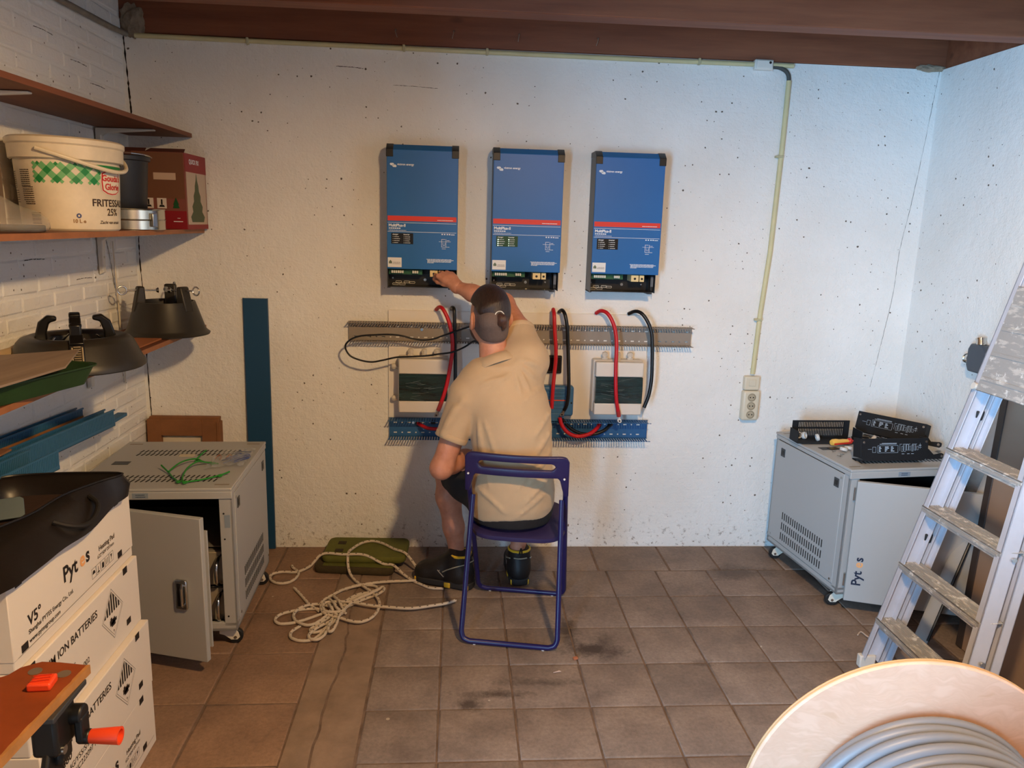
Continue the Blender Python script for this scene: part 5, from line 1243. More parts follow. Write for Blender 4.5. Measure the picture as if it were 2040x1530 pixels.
R_a=[(-0.042,3.207),(-0.100,3.213),(-0.138,3.243),(-0.183,3.285),(-0.228,3.328),(-0.279,3.371),(-0.328,3.388),(-0.417,3.411),(-0.515,3.417),(-0.612,3.423),(-0.665,3.402),(-0.715,3.386),(-0.736,3.377),(-0.794,3.381),(-0.831,3.360),(-0.834,3.323),(-0.809,3.281),(-0.773,3.264),(-0.739,3.275),(-0.718,3.311),(-0.713,3.364),(-0.732,3.402),(-0.751,3.424),(-0.760,3.447)]
R_b=[(-0.173,3.376),(-0.225,3.426),(-0.283,3.477),(-0.343,3.542),(-0.396,3.572),(-0.444,3.549),(-0.480,3.485),(-0.494,3.422),(-0.482,3.351),(-0.450,3.288),(-0.394,3.211),(-0.352,3.157),(-0.323,3.100),(-0.311,3.044),(-0.316,2.982),(-0.336,2.931),(-0.374,2.903),(-0.417,2.912),(-0.463,2.938),(-0.508,2.960),(-0.538,2.986),(-0.556,3.039),(-0.555,3.084),(-0.527,3.130),(-0.482,3.188),(-0.419,3.226),(-0.352,3.251),(-0.284,3.263),(-0.214,3.268),(-0.168,3.274)]
R_c=[(0.014,3.072),(-0.024,3.045),(-0.089,3.023),(-0.175,3.002),(-0.263,3.012),(-0.351,3.031),(-0.429,3.060),(-0.482,3.065),(-0.533,3.061),(-0.546,3.034),(-0.529,2.986),(-0.494,2.976),(-0.457,2.985),(-0.446,3.028)]
R_d=[(-0.523,2.999),(-0.562,3.026),(-0.613,3.026),(-0.670,3.010),(-0.714,2.980),(-0.723,2.938),(-0.698,2.908),(-0.650,2.912),(-0.605,2.936),(-0.553,2.977),(-0.523,2.999)]
R_e=[(-0.507,3.029),(-0.559,3.057),(-0.606,3.053),(-0.643,3.022),(-0.655,2.970),(-0.635,2.920),(-0.595,2.888),(-0.563,2.890),(-0.536,2.926),(-0.515,2.977),(-0.507,3.029)]
R_f=[(-0.612,2.886),(-0.636,2.847),(-0.634,2.807),(-0.606,2.780),(-0.570,2.774),(-0.537,2.790),(-0.514,2.844),(-0.500,2.909),(-0.486,2.976),(-0.466,3.047),(-0.428,3.120),(-0.380,3.167),(-0.338,3.196),(-0.313,3.225),(-0.306,3.195),(-0.329,3.156),(-0.382,3.110),(-0.429,3.064),(-0.474,3.011),(-0.511,2.951),(-0.547,2.893),(-0.566,2.861),(-0.557,2.837),(-0.530,2.841),(-0.503,2.876),(-0.479,2.934)]
R_g=[(-0.489,2.917),(-0.535,2.869),(-0.561,2.814),(-0.555,2.783),(-0.526,2.771),(-0.503,2.805),(-0.498,2.868),(-0.489,2.917)]
R_h=[(-0.497,2.892),(-0.492,2.832),(-0.475,2.828),(-0.467,2.884),(-0.466,2.933),(-0.454,2.993),(-0.422,3.073),(-0.363,3.138),(-0.323,3.186)]
R_i=[(-0.474,3.197),(-0.451,3.227),(-0.416,3.241),(-0.360,3.236),(-0.335,3.210),(-0.340,3.176),(-0.406,3.157),(-0.449,3.111),(-0.470,3.047)]
R_j=[(-0.518,3.130),(-0.479,3.047),(-0.443,2.976)]; R_k=[(-0.531,3.102),(-0.487,3.011),(-0.455,2.972)]; R_l=[(-0.536,3.075),(-0.501,2.994),(-0.474,2.959)]
R_m=[(-0.704,3.220),(-0.666,3.161),(-0.626,3.094),(-0.602,3.058),(-0.560,3.012)]
def rope_z(x, y, base):
    "the rope climbs over the kneeling pads where it crosses them"
    z = base
    if -.66 < x < -.26 and 3.36 < y < 3.58: z = max(z, .036+.007)
    if -.63 < x < -.21 and 3.41 < y < 3.66: z = max(z, .070+.007)
    return z
rp = thing('rope', 'tangled white braided rope with dark flecks on the floor beside the man', 'rope', (-.5, 3.05, 0)); ro = Vector((-.5, 3.05, 0)); rr = random.Random(9)
def rope_path(P, base):
    Z = [rope_z(x, y, base) for x, y in P]
    Z = [Z[i] if Z[i] > base+.01 else (base+(max(Z[max(i-1, 0)], Z[min(i+1, len(Z)-1)])-base)*.3) for i in range(len(Z))]
    return catmull([Vector((x, y, z))-ro for (x, y), z in zip(P, Z)], 6)
g = MB()
for k, (P, b) in enumerate(((R_a, .0065), (R_d, .0065), (R_e, .012), (R_f, .007), (R_g, .013), (R_h, .018), (R_i, .008), (R_c, .020), (R_b, .014), (R_m, .0065), (R_j, .030), (R_k, .030), (R_l, .028))):
    pts = rope_path(P, b)
    # resample evenly so the flecks repeat at a constant pitch
    L_ = [0]
    for a, b2 in zip(pts[:-1], pts[1:]): L_.append(L_[-1]+(b2-a).length)
    m = max(4, int(L_[-1]/.0065)); q = []; j = 0
    for i in range(m+1):
        s = L_[-1]*i/m
        while j < len(L_)-2 and L_[j+1] < s: j += 1
        t_ = (s-L_[j])/max(1e-9, L_[j+1]-L_[j]); q.append(pts[j].lerp(pts[j+1], t_))
    if k in (10, 11, 12): q = [p+Vector((0, 0, -.016*abs(2*i/m-1))) for i, p in enumerate(q)]
    g.tube(q, .0062, 8, mark=lambda i, c: 1 if (i % 5 == 0 and c % 8 in (1, 5)) else 0)
g.build('strand', [mat('white_rope_fibre', (206, 192, 174), .85, bump=.5, bscale=260), mat('dark_rope_fleck', (88, 78, 74), .9)], rp)
# ------------------------------------------------------------------ things on the right cabinet
ZR = .6515
M_COV = mat('black_cover_plastic', (30, 31, 34), .62, spec=.25)
def cover(label, M, printed, ear=True):
    r = thing('inverter_cover', label, 'cover', group='black inverter bottom covers'); r.matrix_world = M
    W, H, Dp = .318, .098, .085
    # face panel with chamfered ends
    MB().prism([(-W/2+.018, 0), (W/2-.018, 0), (W/2, .018), (W/2, H), (-W/2, H), (-W/2, .018)], -.0025, 0, basis((0, -.0025, 0), (1, 0, 0), (0, 0, 1))).build('face', M_COV, r, bevel=.0015)
    # grille floor: frame and bars with open slits between
    g = MB(); x0, x1 = -W/2+.045, W/2-.045
    g.bb((-W/2+.016, .0, 0), (x0, Dp, .003)).bb((x1, 0, 0), (W/2-.016, Dp, .003)).bb((x0, 0, 0), (x1, .010, .003)).bb((x0, Dp-.008, 0), (x1, Dp, .003)).bb((x0, .044, -.002), (x1, .052, .003))
    k = 27; p = (x1-x0)/k
    for i in range(k+1): g.bb((x0+i*p-.0024, .008, 0), (x0+i*p+.0024, Dp-.006, .003))
    g.build('vent_grille', M_COV, r, smooth=False)
    for s in (-1, 1):
        g = MB().bb((s*(W/2-.0025)-.0015, 0, .014), (s*(W/2-.0025)+.0015, .055, H)).build('end_cheek', M_COV, r, bevel=.001)
        MB().cyl((s*(W/2-.012), -.0025, H-.016), (s*(W/2-.012), -.006, H-.016), .0055, n=14).cyl((s*(W/2-.012), -.006, H-.016), (s*(W/2-.012), -.0066, H-.016), .003, n=6).build('screw', M_STEEL, r)
    if ear:
        e = MB().prism([(0, .0), (.075, .0), (.082, .008), (.082, .022), (.072, .026), (.035, .020), (.010, .045), (0, .045)], -.002, .002, basis((W/2-.004, .004, .004), (1, 0, 0), (0, 0, 1))).build('mounting_ear', M_COV, r, bevel=.001)
        MB().cyl((W/2+.066, -.002, .017), (W/2+.066, .004, .017), .0058, n=14).build('ear_screw', M_STEEL, e)
    if printed:
        g = MB(); F = basis((-W/2, -.0058, 0), (1, 0, 0), (0, 0, 1)); rr = random.Random(4)
        def ln(x0, x1, z0, z1): g.add([(x0, z0, 0), (x1, z0, 0), (x1, z1, 0), (x0, z1, 0)], [(0, 1, 2, 3)], F)
        def frame(x0, x1, z0, z1, t=.0008): ln(x0, x1, z0, z0+t); ln(x0, x1, z1-t, z1); ln(x0, x0+t, z0, z1); ln(x1-t, x1, z0, z1)
        ln(.085, .165, .073, .0744); ln(.095, .165, .077, .0782)
        frame(.076, .172, .036, .068); frame(.052, .068, .038, .062)
        for x in (.082, .110, .138):
            for q in range(4): l = rr.uniform(.006, .020); ln(x, x+l, .042+q*.006, .0448+q*.006)
        for x in (.188, .200, .212, .224, .236, .248, .260): frame(x, x+.008, .038+rr.uniform(0, .01), .068+rr.uniform(-.006, .006), .0007)
        for x in (.180, .196, .210, .222, .240, .254): ln(x, x+rr.uniform(.006, .014), .072, .0728); ln(x, x+.0008, .044, .074)
        ln(.270, .282, .066, .068); ln(.268, .284, .058, .0588); ln(.276, .2768, .052, .076); ln(.030, .048, .052, .0528)
        for x in (.19, .215, .235): ln(x, x+.012, .030, .0315)
        g.build('printed_diagram', mat('pale_blue_print', (196, 214, 232), .5), r, smooth=False)
    return r
cover('black slotted cover lying grille up at the wall end of the right cabinet', TR((1.748, 3.455, ZR+.006), rx=PI/2, rz=.03), False)
cover('black printed cover propped at the back corner of the right cabinet', TR((2.050, 3.395, ZR+.026), rz=-.92) @ rotm(-.30), True)
cover('black printed cover lying at the front edge of the right cabinet', TR((1.893, 3.060, ZR+.014), rz=.08) @ rotm(-.16), True)
sc = thing('screwdriver', 'screwdriver with yellow and red insulated handle on the right cabinet', 'screwdriver', (1.795, 3.335, ZR+.019), rz=.26)
MB().lathe([(.001, -.058), (.012, -.057), (.0155, -.050), (.016, -.030), (.0125, -.012), (.0130, .010), (.0105, .030), (.0095, .038)], 20, rotm(0, PI/2, 0)).build('handle', mat('yellow_handle', (238, 186, 84), .35), sc)
MB().lathe([(.0097, .036), (.0145, .042), (.0145, .052), (.010, .056), (.001, .057)], 20, rotm(0, PI/2, 0)).build('collar', mat('red_collar', (196, 48, 34), .4), sc)
MB().prism([(-.052, -.004), (.03, -.004), (.03, .004), (-.052, .004)], .0, .0022, basis((0, -.0145, -.004), (1, 0, 0), (0, 0, 1))).build('red_insert', mat('red_collar', (196, 48, 34), .4), sc)
MB().cyl((.055, 0, 0), (.15, 0, -.002), .0042, n=10).build('shaft', mat('red_shaft', (190, 40, 36), .4), sc)
M_NUT = mat('grey_nylon_nut', (206, 204, 200), .4)
NUTS = [((1.633, 3.435, ZR+.022), 'grey cable gland nut in the slotted cover, leftmost of three'), ((1.66, 3.43, ZR+.022), 'grey cable gland nut in the slotted cover, middle of three'), ((1.708, 3.395, ZR+.022), 'grey cable gland nut in the slotted cover, rightmost of three'), ((1.762, 3.245, ZR+.010), 'grey cable gland nut beside the screwdriver handle, front one'), ((1.795, 3.268, ZR+.010), 'grey cable gland nut beside the screwdriver handle, rear one'), ((1.83, 3.22, ZR+.010), 'pale gland nut half behind the front black cover'), ((1.985, 3.40, ZR+.018), 'pale gland nut in front of the propped cover, left one'), ((2.015, 3.32, ZR+.018), 'pale gland nut in front of the propped cover, right one')]
for k, (p, lb) in enumerate(NUTS):
    M = TR(p, rx=(1.3 if k < 3 else .25 if k < 6 else 1.1), rz=k*.7)
    tag(MB().lathe([(.011, -.007), (.0165, -.007), (.0172, -.002), (.0172, .004), (.0150, .007), (.0115, .007), (.011, -.007)], 18, M).build('gland_nut', M_NUT), lb, 'nut', 'gland nuts on the right cabinet')
for k, (x, y, a) in enumerate(((1.707, 3.232, .3), (1.716, 3.172, 1.2), (1.703, 3.160, 2.2), (1.722, 3.186, .2))):
    t = thing('loose_screw', ('small loose screw lying alone behind the others on the right cabinet', 'small loose screw, rightmost of the cluster on the right cabinet', 'small loose screw, leftmost of the cluster on the right cabinet', 'small loose screw, rear of the cluster on the right cabinet')[k], 'screw', (x, y, ZR+.0035), a, group='loose screws on the right cabinet')
    MB().cyl((0, 0, 0), (.014, 0, 0), .0018, n=8).build('shank', M_STEEL, t); MB().cyl((-.003, 0, 0), (0, 0, 0), .0034, n=10).build('head', M_STEEL, t)
MB_ = MB().box((1.735, 3.285, ZR+.001), (.05, .03, .002), rz=.3); tag(MB_.build('black_gasket', M_BLK), 'thin black gasket plate lying under the screwdriver handle', 'gasket')

# ------------------------------------------------------------------ step ladder leaning at the right
M_ALU = mat('painted_pale_aluminium', (198, 200, 210), .38, .15, var=.05, vscale=12)
def spatter():
    t = NT('paint_spattered_aluminium'); p = t.coord('Object'); f = t.noise(p, 22, 6, .7); f2 = t.noise(p, 70, 4, .6)
    mp = t.n('ShaderNodeMapping'); mp.inputs['Scale'].default_value = (1, .25, 1); t.l(p, mp.inputs[0]); f3 = t.noise(mp.outputs[0], 60, 4, .6)
    c = t.mix(t.ramp(f3, ((.52, (0, 0, 0, 1)), (.62, (1, 1, 1, 1)))), lin((176, 173, 170)), lin((212, 207, 200)))
    c = t.mix(t.ramp(f, ((.58, (0, 0, 0, 1)), (.63, (1, 1, 1, 1)))), c, lin((236, 234, 230)))
    t.out(c, .5, t.bump(f, .5, .006)); t.b.inputs['Metallic'].default_value = .25; return t.m
M_SPAT = spatter()
lad = thing('step_ladder', 'paint-spattered folded aluminium step ladder leaning at the right edge', 'ladder', (1.75, 2.33, 0))
lo_ = Vector((1.75, 2.33, 0))
LX = lambda z: 1.548+.262*z
LN = lambda z: 2.045+.155*z          # near stile
LF = lambda z: 2.562-.004*z          # far stile
ZT = 2.05
def stile(name, yfun, dx, w, t_, z0, z1, m, side):
    "channel-section rail in the ladder plane"
    p = Vector((LX(z0)+dx, yfun(z0), z0)); q = Vector((LX(z1)+dx, yfun(z1), z1)); d = q-p
    Mx = basis(p-lo_, Vector((0, -1, 0)), d)    # local x towards the camera, z across the tread depth
    Lz = d.length
    g = MB().bb((-.003, 0, -w), (.003, Lz, 0), Mx)
    g.bb((-.003 if side > 0 else -t_, 0, -.004), (t_ if side > 0 else .003, Lz, 0), Mx).bb((-.003 if side > 0 else -t_, 0, -w), (t_ if side > 0 else .003, Lz, -w+.004), Mx)
    return g.build(name, m, lad, bevel=.001)
# direction check: local z of that basis points to -x (towards the room), so the rail depth runs to +x
for yf_, sd_ in ((LF, 1), (LN, -1)):
    stile('front_rail', yf_, 0, .058, .024, .045, ZT, M_ALU, sd_)
    stile('rear_rail', yf_, .078, .036, .020, .012, ZT-.12, M_ALU, sd_)
    p = Vector((LX(.02), yf_(.02), .0))-lo_
    MB().prism([(-.004, -.020), (.058, -.020), (.062, 0), (.058, .008), (-.004, .008)], 0, .050, TR(p+Vector((0, .006, 0)))).build('foot', mat('white_rubber_foot', (216, 210, 200), .6), lad, bevel=.005)
for z in (.204, .429, .652, .874, 1.50, 1.72):
    xf = LX(z)-.004; y0, y1 = LN(z)-.002, LF(z)+.004
    if z > 1.2: 
        MB().bb((xf+.01-lo_.x, y0-lo_.y, z-.012), (xf+.05-lo_.x, y1-lo_.y, z)).build('cross_bar', M_ALU, lad, bevel=.002); continue
    s_ = MB().bb((xf-lo_.x, y0-lo_.y, z-.004), (xf+.082-lo_.x, y1-lo_.y, z)).bb((xf-lo_.x, y0-lo_.y, z-.030), (xf+.004-lo_.x, y1-lo_.y, z)).bb((xf+.078-lo_.x, y0-lo_.y, z-.024), (xf+.082-lo_.x, y1-lo_.y, z)).build('step', M_SPAT, lad, bevel=.0012)
    g = MB()
    for k in range(9): g.bb((xf+.006+k*.0085-lo_.x, y0+.004-lo_.y, z), (xf+.0095+k*.0085-lo_.x, y1-.004-lo_.y, z+.0016))
    g.build('tread_ribs', M_SPAT, s_, smooth=False)
    MB().bb((xf-.003-lo_.x, y0+.01-lo_.y, z-.020), (xf+.0-lo_.x, y1-.01-lo_.y, z-.010)).build('front_bead', M_SPAT, s_, bevel=.001)
# folded platform lying in the ladder plane
z0_, z1_ = 1.095, 1.46; pz = Vector((LX(z0_)-.012, LF(z0_)-.035, z0_)); d = Vector((LX(z1_)-LX(z0_), 0, z1_-z0_)); wd = LF(z0_)-LN(z0_)-.03
Mx = basis(pz-lo_, Vector((0, -1, 0)), d)
pf = MB().bb((0, 0, -.004), (wd, d.length, 0), Mx).bb((0, 0, -.02), (wd, .004, 0), Mx).bb((0, d.length-.004, -.02), (wd, d.length, 0), Mx).build('platform', M_SPAT, lad, bevel=.0015)
g = MB()
for k in range(4): g.bb((.01, .04+k*.09, 0), (wd-.01, .052+k*.09, .003), Mx)
g.build('platform_ribs', M_SPAT, pf)
MB().cyl(Mx @ Vector((-.012, .012, -.03)), Mx @ Vector((-.012, .012, .006)), .012, n=20).build('platform_pivot', mat('white_rubber_foot', (216, 210, 200), .6), pf)
for z in (.99, .52): MB().bb((LX(z)+.055-lo_.x, LF(z)-.012-lo_.y, z-.012), (LX(z)+.082-lo_.x, LF(z)+.010-lo_.y, z+.022)).build('spacer', M_BLK, lad, bevel=.003)
for z in (.30, .63): MB().cyl((LX(z)+.045-lo_.x, LN(z)-.004-lo_.y, z), (LX(z)+.045-lo_.x, LN(z)-.010-lo_.y, z), .008, n=12).build('rivet', M_STEEL, lad)
# ------------------------------------------------------------------ boards leaning on the right wall
gp = thing('grey_side_panel', 'grey metal cabinet panel leaning between the ladder and right cabinet', 'panel', (1.905, 2.74, 0))
a, b, c, d_ = Vector((1.913, 2.705, .002)), Vector((1.895, 2.765, .002)), Vector((2.200, 2.915, .655)), Vector((2.225, 2.865, .655)); oo = Vector((1.905, 2.74, 0))
nn = (b-a).cross(d_-a).normalized()*.006
q = [p-oo for p in (a, b, c, d_)]; q2 = [p+nn for p in q]
MB().add([tuple(p) for p in q+q2], [(0, 1, 2, 3), (7, 6, 5, 4), (0, 4, 5, 1), (1, 5, 6, 2), (2, 6, 7, 3), (3, 7, 4, 0)]).build('sheet', M_CAB, gp, bevel=.002)
MB().tube([q[0].lerp(q[3], .02), q[0].lerp(q[3], .98)], .006, 8).build('black_edging', M_BLK, gp)
bd = thing('brown_board', 'large beige-brown board with a dark frame leaning on the right wall behind the ladder', 'board', (2.04, 2.70, 0))
p0 = Vector((2.035, 2.70, .002)); p1 = Vector((2.205, 2.88, 1.12)); up = Vector((p1.x-p0.x, 0, p1.z)); sdv = Vector((0, -1, 0)); sl = (p1.y-p0.y)/(p1-p0).length
Mb = basis((0, 0, .002), Vector((0, -1, 0)), Vector((.168, 0, 1.12)))
Lb = Vector((.168, 0, 1.12)).length
def sk(x, y): return (x-y*.16, y)
MB().prism([sk(0, 0), sk(1.05, 0), sk(1.05, Lb), sk(0, Lb)], -.02, 0, Mb).build('panel', mat('beige_brown_laminate', (150, 126, 108), .5, var=.05, vscale=3), bd, bevel=.001)
MB().prism([sk(-.006, 0), sk(.030, 0), sk(.030, Lb), sk(-.006, Lb)], -.022, .004, Mb).build('frame_edge', mat('dark_bronze_edge', (62, 52, 48), .4), bd, bevel=.002)
wf_ = thing('wall_fitting', 'dark grey fitting with two chrome knobs on the right wall behind the ladder', 'fitting', (XR, 3.075, 1.115))
MB().prism([(-.045, -.06), (.03, -.06), (.055, -.035), (.055, .035), (.03, .06), (-.045, .06), (-.06, .035), (-.06, -.035)], 0, .055, basis((0, 0, 0), (0, -1, 0), (0, 0, 1))).build('housing', mat('blue_grey_housing', (66, 74, 84), .4), wf_, bevel=.006)
for y, z in ((.085, -.012), (.02, .075)):
    dv = Vector((0, y, z)).normalized(); s_ = Vector((-.028, 0, 0)); p = s_+Vector((0, y, z))-dv*.03
    MB().cyl(p, p+dv*.012, .016, n=20).cyl(p+dv*.012, p+dv*.018, .021, n=24).cyl(p+dv*.018, p+dv*.036, .019, n=12).cyl(p+dv*.036, p+dv*.042, .021, n=24).build('chrome_knob', M_CHROME, wf_)
# ------------------------------------------------------------------ cable drum in the foreground
SP = Vector((1.01, 1.40, .37)); th = .10
dr = thing('cable_drum', 'plywood cable drum standing on its rim at the lower right corner', 'cable drum', SP)
dr.rotation_euler = (0, 0, -th)      # local -y points towards the photographer
def ply():
    t = NT('birch_plywood_face'); p = t.coord('Object'); mp = t.n('ShaderNodeMapping'); mp.inputs['Scale'].default_value = (1.0, 1.0, 3.2); t.l(p, mp.inputs[0])
    f0 = t.noise(p, 3.0, 4, .55); wv = t.n('ShaderNodeVectorMath'); wv.operation = 'MULTIPLY_ADD'; cb_ = t.n('ShaderNodeCombineXYZ'); t.l(f0, cb_.inputs[2]); t.l(cb_.outputs[0], wv.inputs[0]); wv.inputs[1].default_value = (0, 0, .9); t.l(mp.outputs[0], wv.inputs[2])
    f = t.noise(wv.outputs[0], 14, 3, .5)
    c = t.ramp(f, ((.30, lin((206, 160, 130))), (.42, lin((214, 170, 142))), (.5, lin((210, 165, 137))), (.62, lin((218, 175, 148)))))
    return t.out(c, .45, None)
M_PLY = ply()
yx = basis((0, 0, 0), (1, 0, 0), (0, 0, 1))     # local z -> -y
def disc(z0, z1, R_, r_in): return MB().lathe([(r_in, z0), (R_-.004, z0), (R_, z0+.004), (R_, z1-.004), (R_-.004, z1), (r_in, z1), (r_in, z0)], 96, yx)
f1 = disc(-.018, 0, .37, .03).build('rear_flange', M_PLY, dr)
MB().lathe([(.3705, -.0150), (.3712, -.0145), (.3712, -.0115), (.3705, -.011)], 96, yx).lathe([(.3705, -.0080), (.3712, -.0075), (.3712, -.0045), (.3705, -.004)], 96, yx).build('ply_edge_lines', mat('ply_edge_dark', (206, 168, 120), .6), f1)
disc(.37, .388, .37, .03).build('front_flange', M_PLY, dr)
MB().lathe([(.15, 0), (.15, .37)], 48, yx).build('core', mat('drum_core_board', (186, 150, 116), .7), dr)
gc = thing('grey_cable', 'thick grey cable wound loosely on the plywood cable drum', 'cable', SP); gc.rotation_euler = (0, 0, -th)
pts = []; rr = random.Random(12); turns = 12; N = 72; jit = [rr.uniform(-.010, .008) for _ in range(turns+2)]
base = [.252, .246, .256, .243, .250, .240, .250, .244, .249, .243, .25, .245, .25]
for i in range(turns*N+1):
    u = i/N; k = int(u); f = u-k; a = 2*PI*u-PI/2
    s = f*f*(3-2*f); r_ = base[min(k, turns)]*(1-s)+base[min(k+1, turns)]*s+.004*math.sin(a*2+k*1.7)
    yy = .0145+u*.0285+.003*math.sin(a+k*2.1)
    pts.append(yx @ Vector((r_*math.cos(a), r_*math.sin(a), yy)))
MB().tube(pts, .0138, 12).build('outer_turns', mat('grey_pvc_sheath', (118, 120, 126), .45), gc)
pts = []
for i in range(11*48+1):
    u = i/48; a = 2*PI*u; pts.append(yx @ Vector(((.218+.003*math.sin(a*3))*math.cos(a), (.218+.003*math.sin(a*3))*math.sin(a), .030+u*.0285)))
MB().tube(pts, .0138, 10).build('inner_turns', mat('grey_pvc_sheath', (118, 120, 126), .45), gc)
pts = []
for i in range(11*48+1):
    u = i/48; a = 2*PI*u; pts.append(yx @ Vector((.188*math.cos(a), .188*math.sin(a), .018+u*.0285)))
MB().tube(pts, .0138, 8).build('inner_turns', mat('grey_pvc_sheath', (118, 120, 126), .45), gc)
tag(MB().tube(catmull([(1.665, 2.78, .004), (1.69, 2.80, .007), (1.70, 2.76, .006), (1.735, 2.745, .004)], 5), .003, 6).build('wire_offcut', mat('pale_offcut', (190, 168, 148), .6)), 'short pale wire offcut on the floor left of the ladder foot', 'offcut')
tag(MB().prism([(.375, 2.545), (.405, 2.552), (.398, 2.558)], .0, .002).build('paper_scrap', mat('pale_scrap', (214, 190, 176), .8)), 'tiny pale paper scrap on the floor in front of the chair', 'scrap')
tag(MB().box((.47, 2.632, .005), (.018, .014, .008), rz=.4).build('wood_chip', mat('chip_orange', (176, 106, 72), .8), bevel=.002), 'small orange wood chip on the dark stain beside the chair', 'chip')
# ------------------------------------------------------------------ folding chair
M_NAVY = mat('navy_plastic', (36, 28, 74), .36)
M_NAVYT = mat('navy_tube_enamel', (32, 28, 82), .3)
ch = thing('folding_chair', 'navy blue plastic folding chair the man sits on', 'chair', (.220, 2.723, 0), -.1868)
def bow(x): return .105-.020*(1-(x/.2)**2)          # the back bows away from the sitter
def lean(z): return (.757-z)*.10
n = 48; vs = []; fs = []
for i in range(n+1):
    x = -.202+.404*i/n; ax = abs(x)
    ztop = .757-.010*max(0, (ax-.165)/.037)**2*1.0-.002*math.cos(x*8)
    if ax > .19: ztop -= .012*((ax-.19)/.012)**2
    zbot = .668 if ax < .160 else .668-.075*min(1, ((ax-.160)/.022))**2
    s = max(0, 1-max(0, ax-.138)/.010); hh = .0135*math.sqrt(max(0, 1-(max(0, ax-.134)/.0135)**2)) if ax < .1475 else 0
    zm = .713
    for z in (zbot, (zbot+zm-hh)/2, zm-hh, zm+hh, (zm+hh+ztop)/2, ztop): vs.append((x, bow(x)+lean(z), z))
for i in range(n):
    for q in (0, 1, 3, 4): a = i*6+q; fs.append((a, a+6, a+7, a+1))
    if abs(vs[i*6+2][2]-vs[i*6+3][2]) < 1e-4 and abs(vs[i*6+8][2]-vs[i*6+9][2]) < 1e-4: pass
bk_ = MB().add(vs, fs)
bkm = bk_.build('backrest', M_NAVY, ch, angle=60)
bm_ = bmesh.new(); bm_.from_mesh(bkm.data); bmesh.ops.remove_doubles(bm_, verts=bm_.verts, dist=.0003); bm_.to_mesh(bkm.data); bm_.free(); bkm.data.set_sharp_from_angle(angle=1.0)
so_ = bkm.modifiers.new('thick', 'SOLIDIFY'); so_.thickness = .016; so_.offset = 0; bv = bkm.modifiers.new('soft', 'BEVEL'); bv.width = .004; bv.segments = 2; bv.limit_method = 'ANGLE'
for s in (-1, 1): MB().cyl((s*.186, .088, .672), (s*.186, .084, .672), .004, n=10).build('back_rivet', M_WHP, bkm)
def bentframe(name, top, foot, r, m):
    (tx, ty, tz), (fx, fy, fz) = top, foot; c = .035; P = []
    d = (Vector((fx, fy, fz))-Vector((tx, ty, tz))).normalized()
    for s in (-1, 1):
        leg = [Vector((s*tx, ty, tz)), Vector((s*fx, fy, fz))-Vector((s*d.x, d.y, d.z))*c, Vector((s*(fx-c*.3), fy, fz))-Vector((0, d.y, d.z))*c*.3, Vector((s*(fx-c), fy, fz))]
        P += leg if s < 0 else leg[::-1]
    return MB().tube(P[:1]+catmull(P[1:4], 5)+catmull(P[4:7], 5)+P[7:], r, 10).build(name, m, ch)
bentframe('front_leg_frame', (.190, .118, .645), (.192, .456, .0125), .0105, M_NAVYT)
bentframe('rear_leg_frame', (.176, .150, .565), (.190, .0, .0125), .0105, M_NAVYT)
for x, y in ((-.14, .456), (.14, .456), (-.135, 0), (.135, 0)): MB().cyl((x, y, .0), (x, y, .006), .006, n=10).build('foot_pad', M_WHP, ch)
for s in (-1, 1): MB().cyl((s*.172, .30, .402), (s*.205, .30, .402), .005, n=8).build('hinge_pin', M_STEEL, ch)
# seat: rounded plate, a little dished
o_ = []
for i in range(40):
    a = 2*PI*i/40; ca, sa_ = math.cos(a), math.sin(a); e = .42
    x = math.copysign(abs(ca)**e, ca); y = math.copysign(abs(sa_)**e, sa_); wd_ = .192-.030*max(0, y)
    yb_ = .342+.190*y+(-.012*(1-abs(ca)**2) if y < 0 else 0)
    o_.append((x*wd_, yb_))
def seat_z(x, y): return .404+.052*(y-.15)-.004*(1-(x/.2)**2)
vs = []; fs = []; N = len(o_)
for sc_, dz in ((1, -.020), (1.01, -.016), (1.01, -.003), (.985, 0), (.6, -.003), (.25, -.004)):
    for x, y in o_:
        X_, Y_ = x*sc_, .342+(y-.342)*sc_; vs.append((X_, Y_, seat_z(X_, Y_)+dz))
for a in range(5):
    for i in range(N): fs.append((a*N+i, a*N+(i+1) % N, (a+1)*N+(i+1) % N, (a+1)*N+i))
fs += [tuple(range(N-1, -1, -1)), tuple(5*N+i for i in range(N))]
MB().add(vs, fs).build('seat', mat('navy_seat_plastic', (48, 40, 82), .45, bump=.15, bscale=300), ch, angle=50)

# ------------------------------------------------------------------ the man
def skin():
    t = NT('skin'); p = t.coord('World'); f = t.noise(p, 30, 4, .6); f2 = t.noise(p, 5, 3, .5)
    c = t.ramp(f, ((.3, lin((184, 124, 96))), (.7, lin((206, 148, 120)))))
    t.out(t.mix(t.math('MULTIPLY', f2, .3), c, lin((190, 116, 92))), .55, t.bump(t.noise(p, 240, 3, .6), .15, .002))
    t.b.inputs['Subsurface Weight'].default_value = .06; t.b.inputs['Subsurface Radius'].default_value = (.01, .004, .002); return t.m
M_SKIN = skin()
PO = (.23, 3.05, 0)
man = thing('person', 'man in beige polo shirt and black shorts sitting with his back turned, reaching up', 'person', PO)
RSH, REL, RWR = (.295, 3.085, 1.10), (.204, 3.335, 1.280), (.000, 3.492, 1.335)
LSH, LEL, LWR = (.065, 3.03, .975), (-.053, 2.985, .645), (.085, 3.195, .632)
b = SDF((-.22, 2.86, .10), (.46, 3.60, 1.42), .0062)
